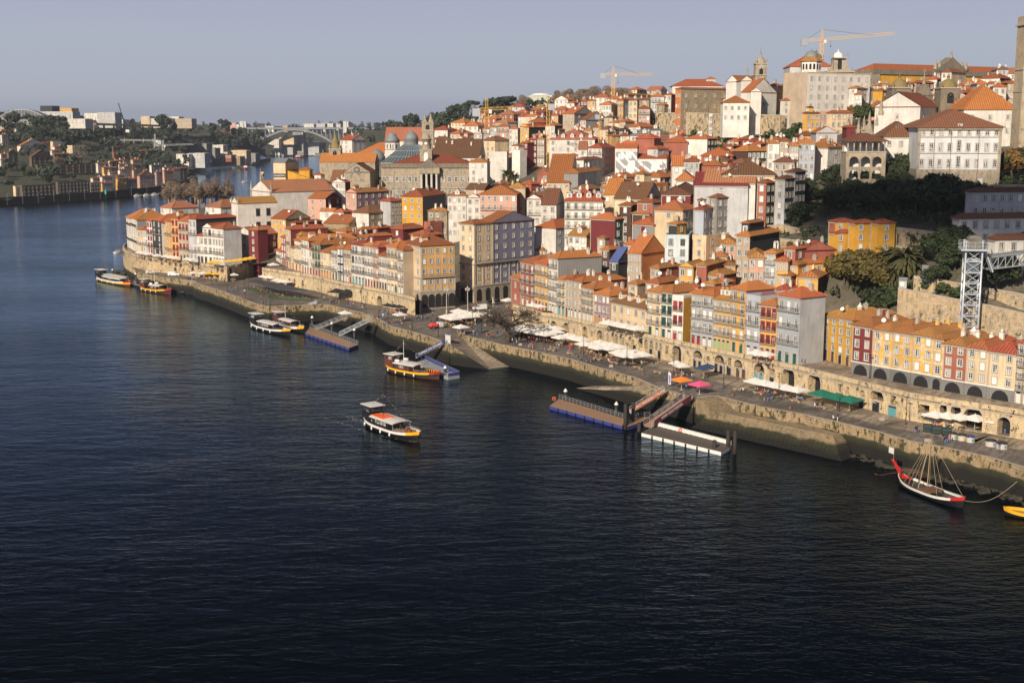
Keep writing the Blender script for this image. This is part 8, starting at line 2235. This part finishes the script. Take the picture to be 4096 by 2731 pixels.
def lift():
 Y0=268;base=PY(3872,1345,Y0);top=PY(3882,960,Y0).z;o=thing('lift_tower','tall silver lattice lift tower with glass cab and railed top platform','lift',base,rad(-12));w,h=3.3,PY(3880,1000,Y0).z-base.z;ht=top-base.z;S=plain('silver_paint',(.50,.54,.58),.35,.25)
 for sx in(-1,1):
  for sy in(-1,1):m=MB();m.tube((sx*w/2,sy*w/2,-9),(sx*w/2,sy*w/2,ht),.21,n=10,mat=S);m.build('leg',o)
 m=MB();n=8
 for i in range(-2,n):
  z0,z1=h*i/n,h*(i+1)/n;c=[(-w/2,-w/2),(w/2,-w/2),(w/2,w/2),(-w/2,w/2)]
  for k in range(4):p,q=c[k],c[(k+1)%4];m.bar((*p,z1),(*q,z1),.22,S);m.bar((*p,z0),(*q,z1),.11,S);m.bar((*q,z0),(*p,z1),.11,S)
 m.build('bracing',o);m=MB();m.box(0,0,h,w+2.2,w+2.0,.35,S);m.build('platform',o);k=(w+2.2)/2-.05;rail(o,[(-k,-k,h+.35),(k,-k,h+.35),(k,k,h+.35),(-k,k,h+.35),(-k,-k,h+.35)],1.5,S,post=1.1)
 m=MB();m.box(0,0,h+.35,w-.6,w-.6,2.2,plain('lift_housing',(.16,.15,.13),.5));m.build('machine_room',o);m=MB();m.lathe([(1.3,-1.35),(1.3,1.35)],16,plain('lift_housing',(.16,.15,.13),.5));q=m.build('machine_roof',o,(0,0,h+2.4));q.rotation_euler=(math.pi/2,0,0);q.scale=(1,.55,1)
 m=MB();m.box(0,0,h*.74,w-.9,w-.9,2.8,glass('cab_glass',(.10,.14,.16)));m.box(0,0,h*.74+2.8,w-.8,w-.8,.25,S);m.box(0,0,h*.74-.2,w-.8,w-.8,.2,S);m.build('lift_cab',o)
 m=MB()
 for x in(-.5,.5):m.box(x,w/2-.3,-8,.12,.12,h+8,IRON)
 m.build('guide_rail',o)
 A_=PY(3945,1075,Y0+3);B_=PY(4230,1040,Y0+14);fb_=thing('lift_footbridge','tubular silver footbridge leading from the lift tower to the hillside','footbridge',A_);d=B_-A_;n=Vector((-d.y,d.x,0)).normalized();m=MB();N_=10
 for s in(-1.1,1.1):
  for z in(0,2.5):m.bar(n*s+Vector((0,0,z)),d+n*s+Vector((0,0,z)),.2,S)
  for i in range(N_):p,q=d*(i/N_)+n*s,d*((i+1)/N_)+n*s;m.bar(p,q+Vector((0,0,2.5)),.1,S);m.bar(q+Vector((0,0,2.5)),q,.1,S)
 m.build('truss',fb_);m=MB();pr=None
 for i in range(7):t=math.pi*i/6;q=n*(1.25*math.cos(t))+Vector((0,0,2.4+.7*math.sin(t)));pr is not None and m.poly([pr,pr+d,q+d,q],LEAD);pr=q
 m.build('canopy',fb_);m=MB();m.bar(Vector((0,0,-.1)),d+Vector((0,0,-.1)),2.1,GALV,.15);m.build('deck',fb_)
 st=thing('lift_stair','steep grey metal stair from the lift platform down to the footbridge','stair',PY(3935,1010,Y0));m=MB();a=Vector((.2,0,.3));b=PY(3968,1088,Y0)-PY(3935,1010,Y0)
 for y in(-.5,.5):m.bar(a+Vector((0,y,0)),b+Vector((0,y,0)),.12,S,.3);m.bar(a+Vector((0,y,1)),b+Vector((0,y,1)),.06,S)
 for i in range(16):p=a.lerp(b,(i+.5)/16);m.box(p.x,p.y,p.z,.3,1,.05,GALV)
 m.build('flight',st)
lift()
for i,(x,y)in enumerate(((1210,895),(1485,755))):
 P=PY(3200+x/2.94,850+y/2.94,290);o=thing('garden_shed',('pale grey garden shed with little window above the sunlit wall','pale grey garden shed under the dark trees left of the lift')[i],'shed',P,-.4);m=MB();m.box(0,0,-1,1.7,1.6,2.9,plaster('wall_pale_grey',WALLC['L']));m.build('wall',o);r,g,_=roof_mb(1.7,1.6,1.9,'g',LEAD,wm('L'),.5,.15);r.build('roof',o,(0,-.8,0));put_window(o,-.1,-.82,.9,0,.5,.5,'s',False,'w')
P=PY(3560,985,314);o=thing('pergola_frame','bare dark steel pergola frames above the rubble garden wall','pergola',P+Vector((2,0,0)));
for i in range(6):x=i*1.9;m=MB();m.box(x,0,-1,.1,.1,4,IRON);m.box(x+.6,3,-1,.1,.1,4,IRON);m.bar((x,0,3),(x+.6,3,3),.1,IRON);m.build('frame',o)
for f in FOOT:HOUSEC.update(cellset(f[0],f[1],f[2],1.5))
# ------------------------------------------------------------------ trees and other planting
LG={k:leafy('leaves_'+k,a,b,c)for k,a,b,c in(('dark',(.012,.022,.008),(.025,.042,.014),(.045,.062,.02)),('mid',(.022,.042,.012),(.045,.075,.022),(.08,.10,.03)),('olive',(.06,.055,.015),(.10,.085,.02),(.16,.11,.02)),('ochre',(.12,.06,.015),(.17,.09,.02),(.20,.12,.03)),('far',(.018,.034,.022),(.034,.052,.030),(.055,.07,.036)),('palm',(.02,.035,.012),(.04,.055,.018),(.13,.08,.02)))}
BARK=plain('bark',(.09,.07,.05),.9);TWIG=plain('bare_twigs',(.22,.16,.11),.95);TWIGD=plain('bare_dark_twigs',(.07,.055,.04),.95)
def crown_mb(mat,n,leaf,seed,rx=1,rz_=1,lumps=13,m=None,off=(0,0,0)):
 r=np.random.RandomState(seed);m=m or MB();L=r.normal(size=(lumps,3));L /= np.linalg.norm(L,axis=1)[:,None];L*=r.uniform(.3,.78,(lumps,1));L[:,2]=np.abs(L[:,2])*.9-.12;S=r.uniform(.2,.42,lumps)
 k=r.randint(0,lumps,n);d=r.normal(size=(n,3));d /= np.linalg.norm(d,axis=1)[:,None];p=L[k]+d*S[k][:,None]*r.uniform(.72,1.05,(n,1));p*=(rx,rx,rz_)
 nr=d+r.normal(size=(n,3))*.55;nr /= np.linalg.norm(nr,axis=1)[:,None];a=np.cross(nr,r.normal(size=(n,3)));a /= np.linalg.norm(a,axis=1)[:,None];b=np.cross(nr,a);s=leaf*r.uniform(.6,1.3,(n,1));p=p+np.array(off)
 v=np.stack([p-a*s-b*s*.6,p+a*s-b*s*.6,p+a*s*.7+b*s*.6,p-a*s*.7+b*s*.6],1).reshape(-1,3);q=len(m.v);m.v+=[tuple(x)for x in v.tolist()];m.f+=[[q+4*i,q+4*i+1,q+4*i+2,q+4*i+3]for i in range(n)];kk=m.mi(mat);m.m+=[kk]*n;m.sm+=[False]*n;return m
def trunk_mesh(h=1.0,r=.05,seed=0,mat=None,limbs=5):
 g=random.Random(seed);m=MB();m.tube((0,0,-.3),(0,0,h*.55),r,r*.7,6,mat or BARK)
 for i in range(limbs):a=i*6.28/limbs+g.random();m.tube((0,0,h*.45),(.3*math.cos(a),.3*math.sin(a),h*g.uniform(.8,1.0)),r*.5,r*.2,5,mat or BARK)
 return m.mesh('trunk')
def bare_mb(seed,depth=5,spread=.75,mat=None,up=.35,r0=.055,l0=.34,n0=5,flat=1.0,twig=3):
 g=random.Random(seed);m=MB();mat=mat or TWIG
 def br(p,d,l,r,k):
  q=p+d*l;m.tube(p,q,r,r*.66,4 if k<3 else 3,mat,cap=False)
  if k<=0:return
  for _ in range(3 if k>1 else twig):
   e=(d+Vector((g.gauss(0,spread),g.gauss(0,spread),g.gauss(0,spread)*.6+up*.3)));e.normalize();e.z*=flat;br(q,e,l*g.uniform(.62,.84),max(r*.62,.004),k-1)
 for i in range(n0):a=i*6.28/n0+g.random()*.6;br(Vector((0,0,l0)),Vector((math.cos(a)*.8,math.sin(a)*.8,.75*flat)).normalized(),.22,r0*.6,depth-1)
 m.tube((0,0,-.1),(0,0,l0),r0,r0*.9,8,mat);return m
def palm_mb(fr=46,seed=1,mat=None):
 g=random.Random(seed);m=MB()
 for i in range(fr):
  a=g.uniform(0,6.28);e=g.uniform(-.75,1.2);L=g.uniform(.85,1.1);p=Vector((0,0,1));d=Vector((math.cos(a)*math.cos(e),math.sin(a)*math.cos(e),math.sin(e)));s=Vector((-math.sin(a),math.cos(a),0));N_=6
  for k in range(N_):q=p+d*L/N_;d=(d+Vector((0,0,-.28))).normalized();w=.13*(1-k/N_*.7);w2=.13*(1-(k+1)/N_*.8);m.add([p-s*w+Vector((0,0,-w*.5)),p,p+s*w+Vector((0,0,-w*.5)),q+s*w2+Vector((0,0,-w2*.5)),q,q-s*w2+Vector((0,0,-w2*.5))],[(0,1,4,5),(1,2,3,4)],mat or LG['palm']);p=q
 return m
TM={}
def tmesh(kind,var):
 k=(kind,var)
 if k in TM:return TM[k]
 if kind in('dark','mid','olive','ochre'):c=crown_mb(LG[kind],3200,.034,var+10,.5,.5,18,off=(0,0,.55)).mesh('crown');t=trunk_mesh(1,.03,var)
 elif kind in('bushdark','bushmid','busholive'):c=crown_mb(LG[kind[4:]],900,.07,var+40,.62,.62,13,off=(0,0,.3)).mesh('crown');t=trunk_mesh(.6,.04,var)
 elif kind=='far':c=crown_mb(LG['far'],420,.09,var+70,.5,.55,12,off=(0,0,.55)).mesh('crown');t=trunk_mesh(1,.035,var)
 elif kind=='pine':c=crown_mb(LG['far'],380,.08,var+90,.5,.16,8,off=(0,0,.86)).mesh('crown');t=trunk_mesh(1,.03,var,None,6)
 elif kind=='cypress':c=crown_mb(LG['dark'],500,.05,var+95,.16,.62,6,off=(0,0,.45)).mesh('crown');t=trunk_mesh(.5,.02,var)
 elif kind=='bare':c=bare_mb(var+3,3,.5,TWIG,twig=3,l0=.3);crown_mb(TWIG,5200,.011,var,.46,.5,6,m=c,off=(0,0,.52));c=c.mesh('crown');t=None
 elif kind=='spread':c=bare_mb(var+5,6,.6,TWIGD,up=.1,r0=.06,n0=6,flat=.72,twig=3).mesh('crown');t=None
 elif kind=='pollard':c=bare_mb(var+8,4,.5,TWIGD,r0=.07,l0=.4,flat=.35,twig=2).mesh('crown');t=None
 elif kind=='palm':c=palm_mb(120,var).mesh('crown');m=MB();m.tube((0,0,0),(0,0,1),.12,.14,8,BARK);t=m.mesh('trunk')
 TM[k]=(c,t);return TM[k]
def tree(px,py,h,kind,label,gfn=zn,w=1.0,group=None,y0=240,name=None,P=None,cat=None):
 if P is None:
  Y=solve_depth(px,py,0,gfn,y0)
  if Y is None:return
  P=PY(px,py,Y)
 v=int(px*7+py)%3;c,t=tmesh(kind,v);bush=kind.startswith('bush')
 o=thing(name or('bush' if bush else 'palm_tree' if kind=='palm' else 'tree'),label,cat or('bush' if bush else 'palm tree' if kind=='palm' else 'tree'),P-Vector((0,0,.3)),(px*1.7)%6.28,group)
 if kind=='palm':place('trunk',t,o,sc=(2.2,2.2,h*.45));place('crown',c,o,(0,0,h*.45-h*.55),sc=(h*.55*w,)*2+(h*.55,));return o
 if t:place('trunk',t,o,sc=(h*w,h*w,h))
 place('crown',c,o,sc=(h*w,h*w,h));return o
def grove(ox,oy,txt,kind,h,label,group,sc=2.94,**kw):
 for i,q in enumerate(txt.split(',')):
  a=q.split();tree(ox+float(a[0])/sc,oy+float(a[1])/sc,float(a[2])if len(a)>2 else h*(.85+.3*((i*37)%10)/10),a[3]if len(a)>3 else kind,label,group=group,**kw)
grove(3296,500,"60 720,150 680,260 740,380 700,480 760,590 700,700 740,800 700,900 760,120 840,240 880,360 860,470 900,600 870,720 880,840 850,930 880,60 960,180 980,300 1000,420 1010,560 1000,690 1010,820 1020,940 1000,540 940,330 930,880 960",'dark',6.2,'dark evergreen tree in the shaded thicket below the arcaded loggia','thicket below the loggia',w=1.5)
grove(3296,500,"1080 1060 11,1160 1000 9,1270 1090 11,1380 1020 12,1500 1100 11,1600 1040 10,1680 1100 10,1240 900 7,1450 900 8,1600 900 7,1330 960 9,1540 980 9",'dark',15,'tall dark tree of the black grove between palace and convent','black grove under the palace',w=1.25)
grove(3296,500,"760 640 9,900 650 10,1000 655 9,1080 650 8",'dark',9,'clipped dark tree in the palace yard beside the loggia','palace yard trees',w=1.1)
grove(3296,500,"2200 690 12 ochre,2320 690 13 dark",'dark',12,'round orange-leaved tree at the corner of the great white palace','palace corner trees',w=1.1)
grove(3296,500,"182 600 7 pollard,1880 680 8 pollard",'pollard',8,'flat-topped leafless pollard tree on the palace lawn','pollard trees')
grove(2400,500,"1430 1080,1500 1060,1560 1090,1610 1060,1680 1080,1730 1040,1470 1150,1550 1170,1640 1150,1720 1170,1440 1230,1500 1260,1580 1250,1650 1230,1740 1240,1380 1200,1350 1160,1800 1200,1620 1280",'bushmid',4.5,'green and yellow shrub on the sunny slope behind the pale blue house','shrubs on the sunny slope',w=1.3)
grove(2400,500,"1780 1090 6 ochre,1850 1080 7 ochre,1920 1040 9 ochre,1960 1120 7,2060 1040 10 dark,2130 1110 10 dark,2200 1100 10 dark,2000 960 9 dark,2080 920 9 dark,2180 980 11 dark,2270 1040 11 dark,2300 940 11 dark,2150 880 9 dark,2240 860 9 dark,1890 1150 5 bushmid,1990 1190 5 bushmid,2100 1200 5 bushmid,2200 1210 6 dark,2300 1180 8 dark",'olive',8,'tree of the garden wood between the slope and the loggia','garden wood',w=1.1)
grove(2700,100,"680 1290,740 1210,800 1240,860 1180,920 1150,960 1090 7 dark,1040 1080 8 dark,1000 1180,1080 1160,1140 1120,1190 1180 7 dark,1240 1200 8 dark,1100 1250,940 1260,860 1300,760 1310,1010 1290,900 1330 6 dark,1180 1260,1340 1240,1400 1300,1460 1280,1320 1320,1500 1240 6 dark",'bushmid',6,'shrub clinging to the ruined green slope below the hilltop church','shrubs below the hilltop church',w=1.3)
grove(2700,100,"288 1020 8.5 dark",'dark',8.5,'big round dark tree on the lookout terrace before the stone mansion',None,w=1.0)
grove(3296,100,"360 1180 9 ochre,440 1190 10 mid,520 1160 8 mid,640 960 8 mid,700 950 8 mid,1660 985 5 palm,510 960 9 palm,1390 600 12 cypress,1230 560 11 pine",'mid',8,'tree among the hilltop houses between the white block and the belfries','hilltop trees')
grove(3200,850,"560 900 11,680 940 12,780 960 12,880 980 10,620 860 9,520 860 7,720 830 9",'olive',10,'yellow-green spreading tree beside the big palms','yellow-green trees by the palms',w=1.15)
for i,(x,y,h,r)in enumerate(((1030,640,9,1.0),(1230,660,10,1.1),(1080,820,8,.9))):tree(3200+x/2.94,850+y/2.94+30,h,'palm',('great drooping palm touching the yellow houses','largest drooping palm of the three in the garden','lowest of the three big palms')[i],w=r)
grove(3200,850,"1600 890 6.5 dark,1690 920 3 bushmid,1850 1000 4 bushmid,1400 880 3 bushmid,1480 900 3 bushmid,1330 900 3 bushmid",'bushmid',4,'round dark bush in the allotments above the sunlit wall','allotment bushes',w=1.1)
grove(3200,850,"1720 480,1800 560,1860 420,1760 380,1680 620,1820 660,1900 600,1740 700 6,2200 900 9,2300 980 10,2330 880 9",'dark',9,'dark tree by the lift tower against the garden walls','trees by the lift',w=1.1)
grove(3200,850,"950 1020,1030 1080,1090 1000,1120 1080,870 1060,1000 1140",'bushdark',5,'dark creeper-covered bush at the west end of the sunlit wall','bushes at the wall end',w=1.4)
tree(2032,1368,12.5,'spread','large leafless tree with wide dark crown on the cafe promenade',P=PZ(2032,1369,5.5),w=1.15)
for i,(x,y,h)in enumerate(((1845,1150,10),(1935,1180,9.5),(1880,1145,9))):tree(1400+x/2.94,350+y/2.94,h,'palm','tall date palm before the long cream palace, one of three',P=PY(1400+x/2.94,350+y/2.94,560),group='palms before the cream palace',w=.62)
grove(350,750,"960 215,1030 225,1100 215,1170 222,1240 215,1310 225,1380 215,1450 220,1520 212,1590 215,1650 205,1000 170,1090 165,1180 160,1270 165,1350 160,1440 165,1530 160,1610 155",'bare',18,'leafless pale brown plane tree in the row behind the bastion houses','bare planes behind the bastion',w=1.1,gfn=lambda x,y:6.0,y0=500)
grove(1400,350,"500 1250,560 1250,640 1240",'bare',11,'small leafless tree before the granite exchange palace','bare trees before the exchange',gfn=lambda x,y:26.,y0=400)
R_=random.Random(9)
def wooded(n,box,kinds,h,label,group,gfn,y0,P_ok=lambda x,y:True,seed=1):
 g=random.Random(seed)
 for _ in range(n):
  x,y=g.uniform(box[0],box[2]),g.uniform(box[1],box[3])
  if P_ok(x,y):tree(x,y,g.uniform(*h),g.choice(kinds),label,gfn=gfn,y0=y0,group=group,w=g.uniform(.9,1.3))
wooded(46,(1460,470,2040,535),['far','far','far','mid','pine','bare'],(9,16),'tree of the wooded park on the far western hill','western park trees',zn,900,lambda x,y:y>545-(x-1460)*.16 and y<560-(x-1460)*.08,3)
for x,y,k in((1712,478,'pine'),(1782,470,'pine'),(1888,462,'pine'),(1820,470,'far'),(1856,468,'far'),(1960,470,'far'),(2030,470,'pine'),(1998,474,'far'),(1640,515,'far'),(1655,505,'far')):tree(x,y+12,19,k,'tall flat-topped tree standing above the park on the western skyline',y0=900,group='skyline park trees')
for x in(2080,2105,2235,2255,2280,2330,2345,2380,2395,2440,2480):tree(x,452,20,'bare','leafless tree on the skyline beside the pale dome',y0=800,group='bare skyline trees',w=1.2)
wooded(60,(20,500,950,590),['far'],(15,24),'dark tree of the dense wood above the south bank','south bank wood',ZSL,900,lambda x,y:y>500+max(0,90-abs(x-700)*.1)*.2,5)
wooded(34,(0,590,800,740),['far','far','bare','mid'],(8,14),'tree among the houses of the south bank','south bank garden trees',ZSL,900,seed=8)
wooded(26,(860,540,1070,610),['far','far','bare'],(18,28),'tree on the wooded point at the river bend','trees at the river bend',ZSL,900,seed=4)
def mass(name,label,box,n,gfn,y0,y1,h,ok,seed,mat='far',k=70):
 g=random.Random(seed);m=MB()
 for i in range(n):
  x,y=g.uniform(box[0],box[2]),g.uniform(box[1],box[3])
  if not ok(x,y):continue
  z=gfn(x,y);hh=g.uniform(*h);q=crown_mb(LG[mat],k,.12,seed*100+i,.55,.6,5);p=len(m.v);m.v+=[(x+a*hh,y+b*hh,z+(c+.45)*hh)for a,b,c in q.v];m.f+=[[j+p for j in f]for f in q.f];m.m+=[m.mi(LG[mat])]*len(q.f);m.sm+=q.sm
 tag(m.build(name),label,None,None,'stuff')
mass('far_woodland','dense dark woodland covering the south bank ridge',(-1300,1000,-380,2500),1300,ZSL,0,0,(9,20),lambda x,y:ZSL(x,y)>9 and((int(x//2),int(y//2))not in HOUSEC)and(ZSL(x,y)>36 or(x*7+y*3)%5>1.6),11,k=46)
mass('western_woodland','woodland covering the far northern bank beyond the hill town',(-330,1050,300,2800),520,zn,0,0,(9,17),lambda x,y:zn(x,y)>14 and x>-200-(y-1400)*.1,12,k=46)
mass('horizon_woodland','hazy tree belt along the far horizon',(-1800,2950,1200,4200),420,lambda x,y:float(ZF(x,y)[0]),0,0,(16,26),lambda x,y:True,13,k=30)
mass('slope_scrub','low scrub and ivy covering the garden slopes below the palace',(60,285,260,420),1500,zn,0,0,(2.2,4.2),lambda x,y:zn(x,y)>19 and not((int(x//2),int(y//2))in HOUSEC),14,'mid',26)
mass('cliff_scrub','scrub and ivy on the ruined slope under the hilltop church',(78,540,190,615),260,zn,0,0,(2.5,5),lambda x,y:not((int(x//2),int(y//2))in HOUSEC),15,'mid',40)
# ------------------------------------------------------------------ labels of the ordinary houses, haze
NUMW=['one','two','three','four','five','six','seven','eight','nine']
ORD=['leftmost','second-from-left','third-from-left','fourth-from-left','fifth-from-left','sixth-from-left','seventh-from-left','eighth-from-left','ninth-from-left','tenth-from-left']+[f'{n}th-from-left' for n in range(11,60)]
def label_houses():
 by={}
 for r in RECS:
  fl=r['flags'].split(':')[0];w=CNAME.get(r['wall'],'stone');s=CNAME.get(r['side'],'stone')
  ex=' and balconies' if 'b' in fl else ' and dormers' if 'd' in fl else ' and attic' if 'u' in fl else ''
  rf='flat roof' if r['rt']=='t' else f"{RNAME[r['roof']]} {HN[r['rt']]} roof".replace('front gable','front-gabled').replace('hip ','hipped ').replace('gable ','gabled ')
  nm=w if s==w else f'{w} and {s}'
  side=f'{NUMW[r["fl"] - 1]}-storey' if r['fl']<10 else 'many-storey'
  by.setdefault(f"{nm} {side} house with {rf}{ex} {r['row']}",[]).append(r)
 for lab,v in by.items():
  v.sort(key=lambda r:r['x'])
  for i,r in enumerate(v):
   l=lab if len(v)==1 else f'{ORD[i]} {lab}'
   r['o']['label']=' '.join(l.split()[:16]);r['o']['category']='house';r['o']['group']='houses '+r['row']
label_houses()
def ordinals():
 by={}
 for o in bpy.data.objects:
  if o.get('category')in('parasol','street lamp','bench','tree','palm tree','bush','stone seat','bollard','wine barrel'):by.setdefault((o['label'],o.get('group')),[]).append(o)
 for(l,g),v in by.items():
  if 1<len(v)<=14 and len(l.split())<16:
   v.sort(key=lambda o:proj(o.location)[0])
   for i,o in enumerate(v):o['label']=ORD[i]+' '+l
ordinals()
def shade_cloud():  # unseen cloud added towards the sun, shaped to throw shade on the garden slope
 g=random.Random(3);m=MB();c=Vector((148,338,44))+sdir*1500;mt=plain('shade_cloud_white',(.8,.8,.8),1)
 for _ in range(26):
  x,y=g.uniform(-1,1),g.uniform(-1,1)
  if x*x+y*y>1:continue
  r=g.uniform(16,30);m.lathe([(.1,-r*.4)]+[(r*math.cos(t),r*.5*math.sin(t))for t in(-.6,0,.5,.9,1.3)]+[(.1,r*.52)],14,mt,x*62,y*30)
 tag(m.build('shade_cloud',None,c),kind='structure')
shade_cloud()
def haze():
 m=bpy.data.materials.new('haze');m.use_nodes=True;nt=m.node_tree;nt.nodes.clear();o=nt.nodes.new('ShaderNodeOutputMaterial');v=nt.nodes.new('ShaderNodeVolumePrincipled')
 v.inputs['Color'].default_value=(.74,.80,.95,1);v.inputs['Density'].default_value=.00007;v.inputs['Anisotropy'].default_value=.2;nt.links.new(v.outputs[0],o.inputs['Volume'])
 b=MB();b.box(0,3450,-12,9000,7900,150,m);tag(b.build('haze'),'thin pale blue haze lying over the whole river valley',None,None,'stuff')
haze()
